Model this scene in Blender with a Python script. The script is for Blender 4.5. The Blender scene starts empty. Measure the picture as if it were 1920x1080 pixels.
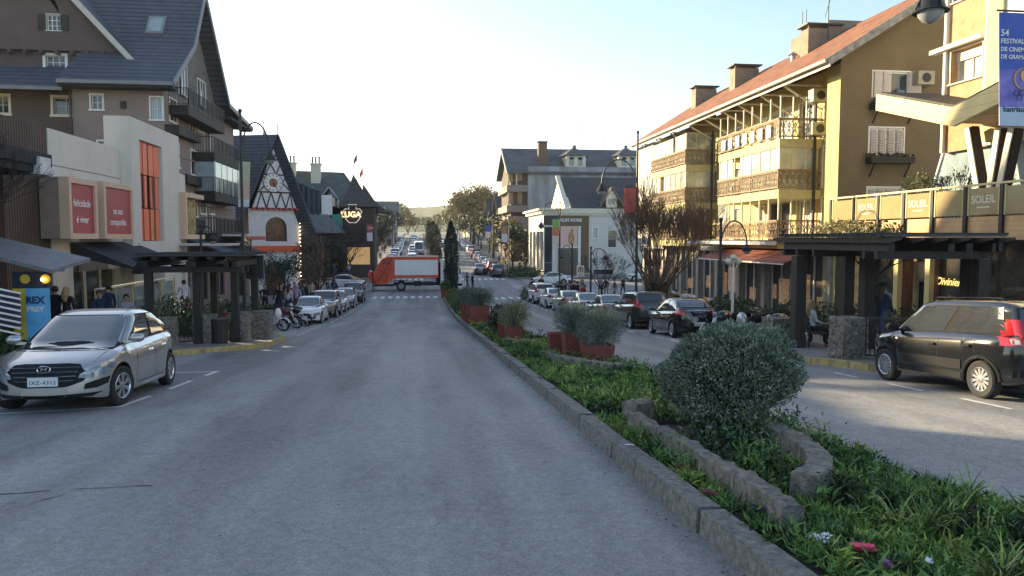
import bpy, bmesh, math, random
import numpy as np
from mathutils import Vector, Matrix
from mathutils.bvhtree import BVHTree
R = math.radians
random.seed(7); RNG = np.random.default_rng(7)
scene = bpy.context.scene
COL = scene.collection
# ---------------- camera, world, sun, exposure ----------------
HC = 1.93
YAW, PIT = 7.165, 3.771
cam_d = bpy.data.cameras.new('camera'); cam = bpy.data.objects.new('camera', cam_d); COL.objects.link(cam)
cam.location = (0, 0, HC); cam.rotation_euler = (R(90-PIT), 0, R(-YAW))
cam_d.sensor_width = 36; cam_d.lens = 36*1400/1920.0
cam_d.clip_start = 0.1; cam_d.clip_end = 6000
scene.camera = cam
SUN_EL, SUN_AZ = 13.5, 46.0          # azimuth: degrees to the left of the street direction (+Y)
world = bpy.data.worlds.new('World'); scene.world = world; world.use_nodes = True
wn = world.node_tree; wn.nodes.clear()
sky = wn.nodes.new('ShaderNodeTexSky'); sky.sky_type = 'NISHITA'; sky.sun_disc = False
sky.sun_elevation = R(SUN_EL); sky.sun_rotation = R(-SUN_AZ)
sky.air_density = 1.0; sky.dust_density = 1.4; sky.ozone_density = 1.2; sky.altitude = 800
bg = wn.nodes.new('ShaderNodeBackground'); bg.inputs[1].default_value = 0.118
wo = wn.nodes.new('ShaderNodeOutputWorld')
hs = wn.nodes.new('ShaderNodeHueSaturation'); hs.inputs['Saturation'].default_value = .93; wn.links.new(sky.outputs[0], hs.inputs['Color']); wn.links.new(hs.outputs[0], bg.inputs[0]); wn.links.new(bg.outputs[0], wo.inputs[0])
sun_d = bpy.data.lights.new('sun', 'SUN'); sun = bpy.data.objects.new('sun', sun_d); COL.objects.link(sun)
sun_d.energy = 5.0; sun_d.angle = R(0.6); sun_d.color = (1.0, 0.80, 0.48)
sdir = Vector((-math.sin(R(SUN_AZ))*math.cos(R(SUN_EL)), math.cos(R(SUN_AZ))*math.cos(R(SUN_EL)), math.sin(R(SUN_EL))))
sun.rotation_euler = sdir.to_track_quat('Z', 'Y').to_euler()
vs = scene.view_settings; vs.view_transform = 'Standard'; vs.look = 'None'; vs.gamma = 1; vs.use_curve_mapping = False
vs.exposure = 1.6
# ---------------- materials ----------------
MATS = {}
def mat(name, col=None, rough=0.7, metal=0.0, var=0.12, scale=3.0, bump=0.0, bscale=30.0, spec=0.5, coat=0.0, emit=None, es=1.0, col2=None, stretch=None, alpha=None):
    if name in MATS: return MATS[name]
    m = bpy.data.materials.new(name); m.use_nodes = True; nt = m.node_tree; N = nt.nodes; K = nt.links
    b = N['Principled BSDF']
    b.inputs['Roughness'].default_value = rough; b.inputs['Metallic'].default_value = metal
    b.inputs['Specular IOR Level'].default_value = spec; b.inputs['Coat Weight'].default_value = coat
    tc = N.new('ShaderNodeTexCoord'); mp = N.new('ShaderNodeMapping')
    if stretch: mp.inputs['Scale'].default_value = stretch
    K.new(tc.outputs['Object'], mp.inputs[0])
    c = tuple(col)+(1,)
    if var > 0 or col2:
        n = N.new('ShaderNodeTexNoise'); n.inputs['Scale'].default_value = scale; n.inputs['Detail'].default_value = 6; n.inputs['Roughness'].default_value = .65
        K.new(mp.outputs[0], n.inputs['Vector'])
        r = N.new('ShaderNodeValToRGB'); r.color_ramp.elements[0].position = .3; r.color_ramp.elements[1].position = .72
        d = col2 if col2 else tuple(max(0, x*(1-var*1.3)) for x in col)
        e = tuple(min(1, x*(1+var)) for x in col)
        r.color_ramp.elements[0].color = tuple(d)+(1,); r.color_ramp.elements[1].color = tuple(e)+(1,)
        K.new(n.outputs[0], r.inputs[0]); K.new(r.outputs[0], b.inputs['Base Color'])
    else: b.inputs['Base Color'].default_value = c
    if bump > 0:
        n2 = N.new('ShaderNodeTexNoise'); n2.inputs['Scale'].default_value = bscale; n2.inputs['Detail'].default_value = 5
        K.new(mp.outputs[0], n2.inputs['Vector'])
        bp = N.new('ShaderNodeBump'); bp.inputs['Strength'].default_value = bump; bp.inputs['Distance'].default_value = .02
        K.new(n2.outputs[0], bp.inputs['Height']); K.new(bp.outputs[0], b.inputs['Normal'])
    if emit:
        b.inputs['Emission Color'].default_value = tuple(emit)+(1,); b.inputs['Emission Strength'].default_value = es
    MATS[name] = m
    return m
def banded(name, c1, c2, axis, period, width=.12, rough=.7, bump=.6, noise=.25, nscale=2.0, offset_axis=None):
    """horizontal courses (tiles, boards, slats) as real colour joints and bump along one object axis"""
    if name in MATS: return MATS[name]
    m = bpy.data.materials.new(name); m.use_nodes = True; nt = m.node_tree; N = nt.nodes; K = nt.links
    b = N['Principled BSDF']; b.inputs['Roughness'].default_value = rough
    tc = N.new('ShaderNodeTexCoord'); sp = N.new('ShaderNodeSeparateXYZ'); K.new(tc.outputs['Object'], sp.inputs[0])
    def saw(ax, per):
        d = N.new('ShaderNodeMath'); d.operation = 'DIVIDE'; K.new(sp.outputs[ax], d.inputs[0]); d.inputs[1].default_value = per
        f = N.new('ShaderNodeMath'); f.operation = 'FRACT'; K.new(d.outputs[0], f.inputs[0]); return f
    f = saw(axis, period)
    lt = N.new('ShaderNodeMath'); lt.operation = 'LESS_THAN'; K.new(f.outputs[0], lt.inputs[0]); lt.inputs[1].default_value = width
    n = N.new('ShaderNodeTexNoise'); n.inputs['Scale'].default_value = nscale; n.inputs['Detail'].default_value = 7; K.new(tc.outputs['Object'], n.inputs['Vector'])
    r = N.new('ShaderNodeValToRGB'); r.color_ramp.elements[0].position = .3; r.color_ramp.elements[1].position = .75
    r.color_ramp.elements[0].color = tuple(x*(1-noise) for x in c1)+(1,); r.color_ramp.elements[1].color = tuple(min(1, x*(1+noise)) for x in c1)+(1,)
    K.new(n.outputs[0], r.inputs[0])
    mx = N.new('ShaderNodeMixRGB'); K.new(lt.outputs[0], mx.inputs[0]); K.new(r.outputs[0], mx.inputs[1]); mx.inputs[2].default_value = tuple(c2)+(1,)
    K.new(mx.outputs[0], b.inputs['Base Color'])
    hh = f.outputs[0]
    if offset_axis is not None:
        g = saw(offset_axis[0], offset_axis[1]); s = N.new('ShaderNodeMath'); s.operation = 'SINE'
        mm = N.new('ShaderNodeMath'); mm.operation = 'MULTIPLY'; K.new(g.outputs[0], mm.inputs[0]); mm.inputs[1].default_value = 6.283; K.new(mm.outputs[0], s.inputs[0])
        ad = N.new('ShaderNodeMath'); ad.operation = 'ADD'; K.new(f.outputs[0], ad.inputs[0]); K.new(s.outputs[0], ad.inputs[1]); hh = ad.outputs[0]
    bp = N.new('ShaderNodeBump'); bp.inputs['Strength'].default_value = bump; bp.inputs['Distance'].default_value = .03
    K.new(hh, bp.inputs['Height']); K.new(bp.outputs[0], b.inputs['Normal'])
    MATS[name] = m; return m
# ---------------- mesh builder ----------------
SPLIT = {'rail_post','window_display','shop_window','soffit','pier','lit_pier_side','mullion','strut','strut_lit_side','eaves_strut','towel','wall_lamp','louvre','downpipe','boarding','glazing','door','glass_panel','arch_window','handle','post','glass_frame','glazing_bar','kickstand','dentil','clock_hand','panel','figure'}
class MB:
    def __init__(s, *mats): s.v = []; s.f = []; s.m = []; s.mats = list(mats); s.cur = 0
    def use(s, m):
        if m not in s.mats: s.mats.append(m)
        s.cur = s.mats.index(m); return s
    def face(s, pts):
        i = len(s.v); s.v += [tuple(p) for p in pts]; s.f.append(tuple(range(i, i+len(pts)))); s.m.append(s.cur); return s
    def add(s, vs_, fs_):
        i = len(s.v); s.v += [tuple(p) for p in vs_]; s.f += [tuple(i+k for k in f) for f in fs_]; s.m += [s.cur]*len(fs_); return s
    def box(s, x0, x1, y0, y1, z0, z1):
        return s.add([(x0,y0,z0),(x1,y0,z0),(x1,y1,z0),(x0,y1,z0),(x0,y0,z1),(x1,y0,z1),(x1,y1,z1),(x0,y1,z1)],
            [(0,3,2,1),(4,5,6,7),(0,1,5,4),(1,2,6,5),(2,3,7,6),(3,0,4,7)])
    def obox(s, c, hx, hy, hz, rot=None):
        c = Vector(c); M = rot if rot is not None else Matrix.Identity(3)
        P = [c+M@Vector((a*hx,b*hy,d*hz)) for d in (-1,1) for a,b in ((-1,-1),(1,-1),(1,1),(-1,1))]
        return s.add(P, [(0,3,2,1),(4,5,6,7),(0,1,5,4),(1,2,6,5),(2,3,7,6),(3,0,4,7)])
    def beam(s, a, b, w, h=None, up=(0,0,1)):
        a, b = Vector(a), Vector(b); h = h or w; d = (b-a); L = d.length
        if L < 1e-6: return s
        d /= L; u = Vector(up)
        if abs(d.dot(u)) > .98: u = Vector((1,0,0))
        r_ = d.cross(u).normalized(); u = r_.cross(d)
        return s.obox((a+b)/2, L/2, w/2, h/2, Matrix((d, r_, u)).transposed())
    def prism(s, poly, vec):
        n = len(poly); vec = Vector(vec); P = [Vector(p) for p in poly]; Q = [p+vec for p in P]
        return s.add(P+Q, [tuple(reversed(range(n))), tuple(range(n, 2*n))]+[(i, (i+1)%n, n+(i+1)%n, n+i) for i in range(n)])
    def tube(s, pts, r, n=8, cap=True):
        pts = [Vector(p) for p in pts]; rs = r if isinstance(r, (list, tuple)) else [r]*len(pts)
        V = []; F = []; ref = None
        for i, p in enumerate(pts):
            d = (pts[min(i+1, len(pts)-1)]-pts[max(i-1, 0)])
            d = d.normalized() if d.length > 0 else Vector((0,0,1))
            if ref is None: ref = Vector((1,0,0)) if abs(d.x) < .9 else Vector((0,1,0))
            a = d.cross(ref).normalized(); b = d.cross(a); ref = -b if False else ref
            for k in range(n):
                t = 2*math.pi*k/n; V.append(p+(a*math.cos(t)+b*math.sin(t))*rs[i])
        for i in range(len(pts)-1):
            for k in range(n):
                F.append((i*n+k, i*n+(k+1)%n, (i+1)*n+(k+1)%n, (i+1)*n+k))
        if cap: F.append(tuple(reversed(range(n)))); F.append(tuple((len(pts)-1)*n+k for k in range(n)))
        return s.add(V, F)
    def lathe(s, prof, c=(0,0,0), n=16, axis='z', sy=1.0):
        c = Vector(c); V = []; F = []
        for (r, z) in prof:
            for k in range(n):
                t = 2*math.pi*k/n; a, b = r*math.cos(t), r*math.sin(t)*sy
                V.append(c+(Vector((a,b,z)) if axis == 'z' else Vector((a,z,b)) if axis == 'y' else Vector((z,a,b))))
        for i in range(len(prof)-1):
            for k in range(n): F.append((i*n+k, i*n+(k+1)%n, (i+1)*n+(k+1)%n, (i+1)*n+k))
        F.append(tuple(reversed(range(n)))); F.append(tuple((len(prof)-1)*n+k for k in range(n)))
        return s.add(V, F)
    def ball(s, c, rx, ry=None, rz=None, n=10):
        ry = ry or rx; rz = rz or rx; c = Vector(c); m = n//2+1
        pr = [(math.sin(math.pi*i/m), -math.cos(math.pi*i/m)) for i in range(m+1)]
        V = []; F = []
        for r_, z in pr:
            for k in range(n):
                t = 2*math.pi*k/n; V.append(c+Vector((rx*r_*math.cos(t), ry*r_*math.sin(t), rz*z)))
        for i in range(m):
            for k in range(n): F.append((i*n+k, i*n+(k+1)%n, (i+1)*n+(k+1)%n, (i+1)*n+k))
        return s.add(V, F)
    def mesh(s, name, off=None, smooth=None):
        me = bpy.data.meshes.new(name); V = s.v
        if off is not None: V = [(p[0]-off[0], p[1]-off[1], p[2]-off[2]) for p in V]
        me.from_pydata([tuple(p) for p in V], [], s.f)
        for m in s.mats: me.materials.append(m)
        if s.m: me.polygons.foreach_set('material_index', s.m)
        if smooth:
            bm = bmesh.new(); bm.from_mesh(me); bmesh.ops.remove_doubles(bm, verts=bm.verts, dist=1e-5); bmesh.ops.recalc_face_normals(bm, faces=bm.faces); bm.to_mesh(me); bm.free()
            me.shade_smooth()
            try: me.set_sharp_from_angle(angle=R(smooth))
            except Exception: pass
        else:
            bm = bmesh.new(); bm.from_mesh(me); bmesh.ops.recalc_face_normals(bm, faces=bm.faces) if len(me.polygons) < 20000 else None; bm.to_mesh(me); bm.free()
        me.update(); return me
    def islands(s):
        P = list(range(len(s.v)))
        def fd(i):
            while P[i] != i: P[i] = P[P[i]]; i = P[i]
            return i
        for f in s.f:
            for k in f[1:]: P[fd(f[0])] = fd(k)
        G = {}
        for n, f in enumerate(s.f): G.setdefault(fd(f[0]), []).append(n)
        out = []
        for fs in G.values():
            m = MB(*s.mats); ids = sorted({k for n in fs for k in s.f[n]}); mp = {k: i for i, k in enumerate(ids)}
            m.v = [s.v[k] for k in ids]; m.f = [tuple(mp[k] for k in s.f[n]) for n in fs]; m.m = [s.m[n] for n in fs]; out.append(m)
        return out
    def build(s, name, parent=None, local=False, smooth=None):
        if name in SPLIT and parent is not None and len(s.f) > 1:
            I = s.islands()
            if 1 < len(I) <= 60:
                r = [m.build0(name, parent, local, smooth) for m in I]; return r[0]
        return s.build0(name, parent, local, smooth)
    def build0(s, name, parent=None, local=False, smooth=None):
        off = None
        if parent is not None and not local:
            off = parent.location.copy(); p = parent.parent
            while p: off = off+p.location; p = p.parent
        o = bpy.data.objects.new(name, s.mesh(name, off, smooth)); COL.objects.link(o)
        if parent is not None: o.parent = parent
        return o
def tag(o, label=None, cat=None, group=None, kind=None):
    if label:
        o['label'] = label
        if len(label.split()) > 16: print('LONG LABEL', label)
    if cat: o['category'] = cat
    if group: o['group'] = group
    if kind: o['kind'] = kind
    return o
def thing(name, label, cat, loc=(0,0,0), rz=0, group=None):
    o = bpy.data.objects.new(name, None); COL.objects.link(o); o.location = loc; o.rotation_euler = (0,0,rz); o.empty_display_size = .2
    return tag(o, label, cat, group)
def recenter(o):
    """a single-mesh thing built in world coordinates gets its origin at its base"""
    me = o.data; co = np.empty(len(me.vertices)*3); me.vertices.foreach_get('co', co); co = co.reshape(-1, 3)
    c = np.array([(co[:,0].min()+co[:,0].max())/2, (co[:,1].min()+co[:,1].max())/2, co[:,2].min()])
    me.vertices.foreach_set('co', (co-c).ravel()); me.update(); o.location = c; return o
def struct(o): o['kind'] = 'structure'; return o
def copy_thing(o, loc=None, rz=None, label=None, group=None, parent=None):
    c = o.copy(); COL.objects.link(c)
    if parent is not None: c.parent = parent
    for ch in list(o.children): copy_thing(ch, parent=c)
    if loc is not None: c.location = loc
    if rz is not None: c.rotation_euler = (0,0,rz)
    if label: c['label'] = label
    if group: c['group'] = group
    return c
def npmesh(name, V, F, mats, mi=None, smooth=False):
    me = bpy.data.meshes.new(name); V = np.asarray(V, dtype=np.float32); F = np.asarray(F, dtype=np.int32); k = F.shape[1]
    me.vertices.add(len(V)); me.vertices.foreach_set('co', V.ravel())
    me.loops.add(F.size); me.loops.foreach_set('vertex_index', F.ravel())
    me.polygons.add(len(F)); me.polygons.foreach_set('loop_start', np.arange(0, F.size, k, dtype=np.int32))
    if mi is not None: me.polygons.foreach_set('material_index', np.asarray(mi, dtype=np.int32))
    for m in mats: me.materials.append(m)
    me.update(calc_edges=True); me.validate()
    if smooth: me.shade_smooth()
    return me
def mobj(name, me, parent=None, loc=None):
    o = bpy.data.objects.new(name, me); COL.objects.link(o)
    if parent is not None: o.parent = parent
    if loc is not None: o.location = loc
    return o
def text_mesh(s, size, m, O, u, n, parent, name='lettering', extrude=.006, align='CENTER', shear=0, spacing=1.0, bold=0):
    """lettering lying on a plane: O centre, u reading direction, n outward normal"""
    cu = bpy.data.curves.new(name, 'FONT'); cu.body = s; cu.size = size; cu.extrude = extrude; cu.align_x = align; cu.align_y = 'CENTER'
    cu.shear = shear; cu.space_character = spacing; cu.offset = bold; cu.resolution_u = 3
    t = bpy.data.objects.new('t', cu); COL.objects.link(t); dg = bpy.context.evaluated_depsgraph_get()
    me = bpy.data.meshes.new_from_object(t.evaluated_get(dg)); bpy.data.objects.remove(t)
    u = Vector(u).normalized(); n = Vector(n).normalized(); w = n.cross(u)
    M = Matrix((u, w, n)).transposed().to_4x4()
    off = Vector((0,0,0))
    if parent is not None:
        off = parent.location.copy(); p = parent.parent
        while p: off = off+p.location; p = p.parent
    me.transform(Matrix.Translation(Vector(O)-off)@M); me.materials.clear(); me.materials.append(m)
    return mobj(name, me, parent)
# ---------------- terrain profile of the street ----------------
PR = [(-60,2.6),(-20,1.3),(0,0),(10,-.65),(20,-1.3),(30,-1.95),(37,-2.38),(45,-2.75),(55,-3.0),(66,-3.1),(75,-3.05),(90,-2.5),(155,.35),(250,2.9),(350,4.9),(450,5.5),(700,4),(3000,0)]
PX = [a*1.1 for a, b in PR]; PZ = [b*1.1 for a, b in PR]
_yy = np.arange(-80, 3400, 1.0); _zz = np.interp(_yy, PX, PZ)
_k = np.ones(7)/7; _zz[4:-4] = np.convolve(_zz, _k, 'same')[4:-4]
def zr(y): return float(np.interp(y, _yy, _zz))
# ---------------- surfaces ----------------
def asphalt():
    m = bpy.data.materials.new('asphalt'); m.use_nodes = True; nt = m.node_tree; N = nt.nodes; K = nt.links; b = N['Principled BSDF']
    tc = N.new('ShaderNodeTexCoord')
    def noise(sc, det=6, st=None, ro=.6):
        n = N.new('ShaderNodeTexNoise'); n.inputs['Scale'].default_value = sc; n.inputs['Detail'].default_value = det; n.inputs['Roughness'].default_value = ro
        if st:
            mp = N.new('ShaderNodeMapping'); mp.inputs['Scale'].default_value = st; K.new(tc.outputs['Object'], mp.inputs[0]); K.new(mp.outputs[0], n.inputs['Vector'])
        else: K.new(tc.outputs['Object'], n.inputs['Vector'])
        return n
    def ramp(src, p0, c0, p1, c1):
        r = N.new('ShaderNodeValToRGB'); r.color_ramp.elements[0].position = p0; r.color_ramp.elements[1].position = p1
        r.color_ramp.elements[0].color = (*c0, 1); r.color_ramp.elements[1].color = (*c1, 1); K.new(src, r.inputs[0]); return r
    base = ramp(noise(.35, 5, (1, .25, 1)).outputs[0], .35, (.235, .235, .23), .68, (.31, .307, .30))
    fine = ramp(noise(55, 4).outputs[0], .3, (.45, .45, .45), .7, (1.5, 1.5, 1.5))
    mx = N.new('ShaderNodeMixRGB'); mx.blend_type = 'MULTIPLY'; mx.inputs[0].default_value = .62; K.new(base.outputs[0], mx.inputs[1]); K.new(fine.outputs[0], mx.inputs[2])
    mid = ramp(noise(11, 6, None, .7).outputs[0], .32, (.80, .80, .80), .68, (1.18, 1.18, 1.18)); mz = N.new('ShaderNodeMixRGB'); mz.blend_type = 'MULTIPLY'; mz.inputs[0].default_value = 1; K.new(mx.outputs[0], mz.inputs[1]); K.new(mid.outputs[0], mz.inputs[2])
    # tyre-polished lanes along the street
    wv = N.new('ShaderNodeTexNoise'); mpw = N.new('ShaderNodeMapping'); mpw.inputs['Scale'].default_value = (.9, .012, 1); K.new(tc.outputs['Object'], mpw.inputs[0]); K.new(mpw.outputs[0], wv.inputs['Vector']); wv.inputs['Scale'].default_value = 1.0
    lane = ramp(wv.outputs[0], .38, (.74, .74, .75), .62, (1.12, 1.12, 1.11)); mq = N.new('ShaderNodeMixRGB'); mq.blend_type = 'MULTIPLY'; mq.inputs[0].default_value = 1; K.new(mz.outputs[0], mq.inputs[1]); K.new(lane.outputs[0], mq.inputs[2])
    # pale aggregate specks, gum spots, dark oil drops
    cur = mq
    for vs_, th, pk, col_ in ((26, .12, .52, (.50, .50, .48)), (5.5, .045, .50, (.50, .50, .49)), (3.1, .035, .47, (.06, .06, .06)), (60, .16, .54, (.45, .45, .44))):
        vo = N.new('ShaderNodeTexVoronoi'); vo.inputs['Scale'].default_value = vs_; K.new(tc.outputs['Object'], vo.inputs['Vector'])
        sp = ramp(vo.outputs['Distance'], th, (1, 1, 1), th*1.5, (0, 0, 0)); pick = ramp(noise(vs_*.4, 2).outputs[0], pk, (0, 0, 0), pk+.1, (1, 1, 1))
        mul = N.new('ShaderNodeMixRGB'); mul.blend_type = 'MULTIPLY'; mul.inputs[0].default_value = 1; K.new(sp.outputs[0], mul.inputs[1]); K.new(pick.outputs[0], mul.inputs[2])
        m2 = N.new('ShaderNodeMixRGB'); K.new(mul.outputs[0], m2.inputs[0]); K.new(cur.outputs[0], m2.inputs[1]); m2.inputs[2].default_value = (*col_, 1); cur = m2
    # dried stains with a shape of their own, cracks
    st = ramp(noise(.55, 9, (1, .45, 1), .75).outputs[0], .50, (0, 0, 0), .66, (1, 1, 1))
    m3 = N.new('ShaderNodeMixRGB'); m3.blend_type = 'MULTIPLY'; ms = N.new('ShaderNodeMath'); ms.operation = 'MULTIPLY'; ms.inputs[1].default_value = .7
    K.new(st.outputs[0], ms.inputs[0]); K.new(ms.outputs[0], m3.inputs[0]); K.new(m2.outputs[0], m3.inputs[1]); m3.inputs[2].default_value = (.62, .62, .63, 1)
    vc = N.new('ShaderNodeTexVoronoi'); vc.feature = 'DISTANCE_TO_EDGE'; vc.inputs['Scale'].default_value = .16
    wob = noise(1.2, 6); ad = N.new('ShaderNodeMixRGB'); ad.blend_type = 'ADD'; ad.inputs[0].default_value = .9; K.new(tc.outputs['Object'], ad.inputs[1]); K.new(wob.outputs[1], ad.inputs[2]); K.new(ad.outputs[0], vc.inputs['Vector'])
    cr = ramp(vc.outputs['Distance'], .0004, (1, 1, 1), .0012, (0, 0, 0))
    cm = N.new('ShaderNodeMath'); cm.operation = 'MULTIPLY'; cm.inputs[1].default_value = .22; K.new(cr.outputs[0], cm.inputs[0])
    m4 = N.new('ShaderNodeMixRGB'); K.new(cm.outputs[0], m4.inputs[0]); K.new(m3.outputs[0], m4.inputs[1]); m4.inputs[2].default_value = (.07, .07, .07, 1)
    K.new(m4.outputs[0], b.inputs['Base Color']); b.inputs['Roughness'].default_value = .8; b.inputs['Specular IOR Level'].default_value = .35
    bp = N.new('ShaderNodeBump'); bp.inputs['Strength'].default_value = .5; bp.inputs['Distance'].default_value = .008
    K.new(fine.outputs[0], bp.inputs['Height']); K.new(bp.outputs[0], b.inputs['Normal'])
    return m
ASPH = asphalt()
PAVE = mat('paving_stone', (.22, .21, .20), .85, var=.3, scale=2.5, bump=.4, bscale=40)
KERB = mat('kerb_stone', (.19, .182, .165), .9, var=.5, scale=14, bump=1.0, bscale=45, col2=(.075, .075, .062))
YKERB = mat('yellow_kerb', (.46, .33, .12), .85, var=.3, scale=5, bump=.5, col2=(.20, .16, .10))
SOIL = mat('soil', (.035, .028, .02), .95, var=.5, scale=6, bump=1.0, bscale=25)
WPAINT = mat('road_paint', (.74, .75, .75), .7, var=.15, scale=8, col2=(.42, .43, .44))
STONE = mat('rough_stone', (.185, .165, .14), .9, var=.6, scale=11, bump=1.0, bscale=26, col2=(.055, .05, .04))
GLASS = mat('window_glass', (.035, .042, .05), .06, var=.3, scale=.8, spec=1.0)
GLASSL = mat('bright_glass', (.30, .36, .38), .08, var=.3, scale=.5, spec=1.0)
WHITE = mat('white_paint', (.72, .71, .68), .6, var=.08)
CREAM = mat('cream_paint', (.66, .60, .47), .65, var=.08)
BLACKM = mat('black_metal', (.022, .022, .024), .5, var=.1)
DWOOD = mat('dark_wood', (.028, .022, .02), .7, var=.35, scale=6, bump=.3, stretch=(1, 1, .2))
YS = [-60, -40, -20]+[i*2.0 for i in range(-8, 110)]+[230+i*20 for i in range(14)]+[560, 700, 1000, 1600, 2400, 3300]
mb = MB(ASPH)
XS = [-1500, -400, -120, -60, -30, -16, -8, 0, 8, 16, 30, 60, 120, 400, 1500]
V = [(x, y, zr(y)) for y in YS for x in XS]; nx = len(XS)
mb.add(V, [(j*nx+i, j*nx+i+1, (j+1)*nx+i+1, (j+1)*nx+i) for j in range(len(YS)-1) for i in range(nx-1)])
struct(mb.build('road'))
def strip(mb, inner, outer, y0, y1, z_in, z_out, step=1.0):
    n = max(1, int((y1-y0)/step))
    for i in range(n):
        a, b = y0+(y1-y0)*i/n, y0+(y1-y0)*(i+1)/n
        mb.face([(inner(a), a, zr(a)+z_in), (outer(a), a, zr(a)+z_out), (outer(b), b, zr(b)+z_out), (inner(b), b, zr(b)+z_in)])
def pl(pts):
    X = [p[0] for p in pts]; Z = [p[1] for p in pts]
    return lambda y: float(np.interp(y, X, Z))
def pavement(name, kx, wx, y0, y1, rise, m=PAVE, km=KERB, kh=.15, kw=.16):
    s = 1 if wx(y0) > kx(y0) else -1
    mb = MB(m); strip(mb, lambda y: kx(y)+s*kw, wx, y0, y1, kh, kh+rise); o = struct(mb.build('pavement_'+name))
    return o
def kerb(name, kx, side, y0, y1, m=KERB, kh=.16, kw=.18, seg=1.0, jit=.006):
    mb = MB(m); n = max(1, int((y1-y0)/seg))
    for i in range(n):
        a, b = y0+(y1-y0)*i/n+.011, y0+(y1-y0)*(i+1)/n-.011
        xa, xb = kx(a), kx(b); za, zb = zr(a), zr(b); h = kh+random.uniform(-jit, jit); dx = random.uniform(-jit, jit)
        P = [(xa+dx, a, za-.05), (xa+side*kw+dx, a, za-.05), (xb+side*kw+dx, b, zb-.05), (xb+dx, b, zb-.05),
             (xa+dx+side*.012, a, za+h), (xa+side*kw+dx, a, za+h), (xb+side*kw+dx, b, zb+h), (xb+dx+side*.012, b, zb+h)]
        mb.add(P, [(0,3,2,1),(4,5,6,7),(0,1,5,4),(1,2,6,5),(2,3,7,6),(3,0,4,7)])
    return struct(mb.build(name))
# left block, near and far side of the cross street
LK = pl([(-20,-7.4),(22.2,-7.4),(23.2,-6.6),(25,-4.95),(28.4,-4.85),(30.6,-5.6),(31.2,-8.2),(40,-8.2),(41,-7.0),(60,-7.0),(63.5,-6.5),(65,-4.6),(69,-4.9)])
LK2 = pl([(91,-6.0),(93,-5.4),(330,-5.2)])
RK = pl([(-20,11.2),(14.2,11.2),(15.2,9.9),(17.5,9.2),(19.6,9.4),(20.6,11.5),(25,11.5),(60,11.2),(62.5,10.8),(64,8.8),(69,9.6)])
RK2 = pl([(91,12.2),(94,11.4),(330,11.2)])
pavement('left', LK, lambda y: -40, -20, 69, .5)
pavement('right', RK, lambda y: 60, -20, 69, .25)
pavement('left_far', LK2, lambda y: -60, 91, 330, .3)
pavement('right_far', RK2, lambda y: 60, 91, 330, .3)
kerb('kerb_left', LK, -1, -20, 22.2); kerb('kerb_left', LK, -1, 31.2, 63.5)
kerb('kerb_left_yellow', LK, -1, 22.2, 31.2, YKERB, seg=.6); kerb('kerb_left_corner', LK, -1, 63.5, 69, seg=.5)
kerb('kerb_left_far', LK2, -1, 91, 330, seg=3)
kerb('kerb_right', RK, 1, -20, 14.2); kerb('kerb_right', RK, 1, 20.6, 62.5)
kerb('kerb_right_yellow', RK, 1, 14.2, 20.6, YKERB, seg=.5); kerb('kerb_right_corner', RK, 1, 62.5, 69, seg=.5)
kerb('kerb_right_far', RK2, 1, 91, 330, seg=3)
for nm, kx, s in (('kerb_end_left', LK, -1), ('kerb_end_right', RK, 1)):
    x0 = kx(69); MB(KERB).box(min(x0, x0+s*30), max(x0, x0+s*30), 69, 69.18, zr(69)-.1, zr(69)+.16) and None
    b_ = MB(KERB); b_.box(min(x0, x0+s*30), max(x0, x0+s*30), 69, 69.18, zr(69)-.1, zr(69)+.17); struct(b_.build(nm))
for nm, kx, s in (('kerb_end_left_far', LK2, -1), ('kerb_end_right_far', RK2, 1)):
    x0 = kx(91); b_ = MB(KERB); b_.box(min(x0, x0+s*30), max(x0, x0+s*30), 90.82, 91, zr(91)-.2, zr(91)+.17); struct(b_.build(nm))
# median
ML = lambda y: 2.13
MR = pl([(-5,4.75),(5,4.6),(8,4.45),(14,4.6),(18,4.6),(26,4.0),(45,3.8),(64,3.5),(68,2.7)])
mb = MB(SOIL); strip(mb, lambda y: 2.30, lambda y: MR(y)-.1, -4, 67.5, .13, .10); struct(mb.build('median_soil'))
kerb('median_kerb', ML, 1, -4, 68, kh=.2, kw=.2, seg=.85, jit=.012)
kerb('median_kerb_right', MR, -1, -4, 68, kh=.13, kw=.12, seg=.85)
ML2 = lambda y: 1.5; MR2 = lambda y: 3.7
mb = MB(SOIL); strip(mb, lambda y: 1.65, lambda y: 3.55, 93, 320, .16, .16); struct(mb.build('median_soil_far'))
kerb('median_kerb_far', ML2, 1, 93, 320, seg=4, kh=.2); kerb('median_kerb_far', MR2, -1, 93, 320, seg=4, kh=.2)
# road paint
mk = MB(WPAINT)
def mark(x0, y0, x1, y1, w=.11):
    d = Vector((x1-x0, y1-y0, 0)); L = d.length; d /= L; n = Vector((-d.y, d.x, 0))*w/2; k = max(1, int(L/1.5))
    for i in range(k):
        a = Vector((x0, y0, 0))+d*L*i/k; b = Vector((x0, y0, 0))+d*L*(i+1)/k
        P = [a-n, b-n, b+n, a+n]; mk.face([(p.x, p.y, zr(p.y)+.006) for p in P])
mark(-6.9, 12.35, -4.9, 12.85); mark(-4.9, 12.85, -4.84, 14.1)
mark(-4.80, 15.0, -4.76, 16.3); mark(-4.72, 17.2, -4.70, 18.1); mark(-7.2, 17.9, -4.75, 18.0, .1)
y = 31.6
while y < 41: mark(-8.0, y, -5.0, y, .08); mark(-4.95, y-.3, -4.9, y+.3, .1); y += 1.35
y = 41.5
while y < 63: mark(-4.75+(y-41)*.012, y, -4.72+(y-41)*.012, y+.9, .1); y += 2.0
mark(-3.2, 44, -2.2, 44.1, .12)
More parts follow.
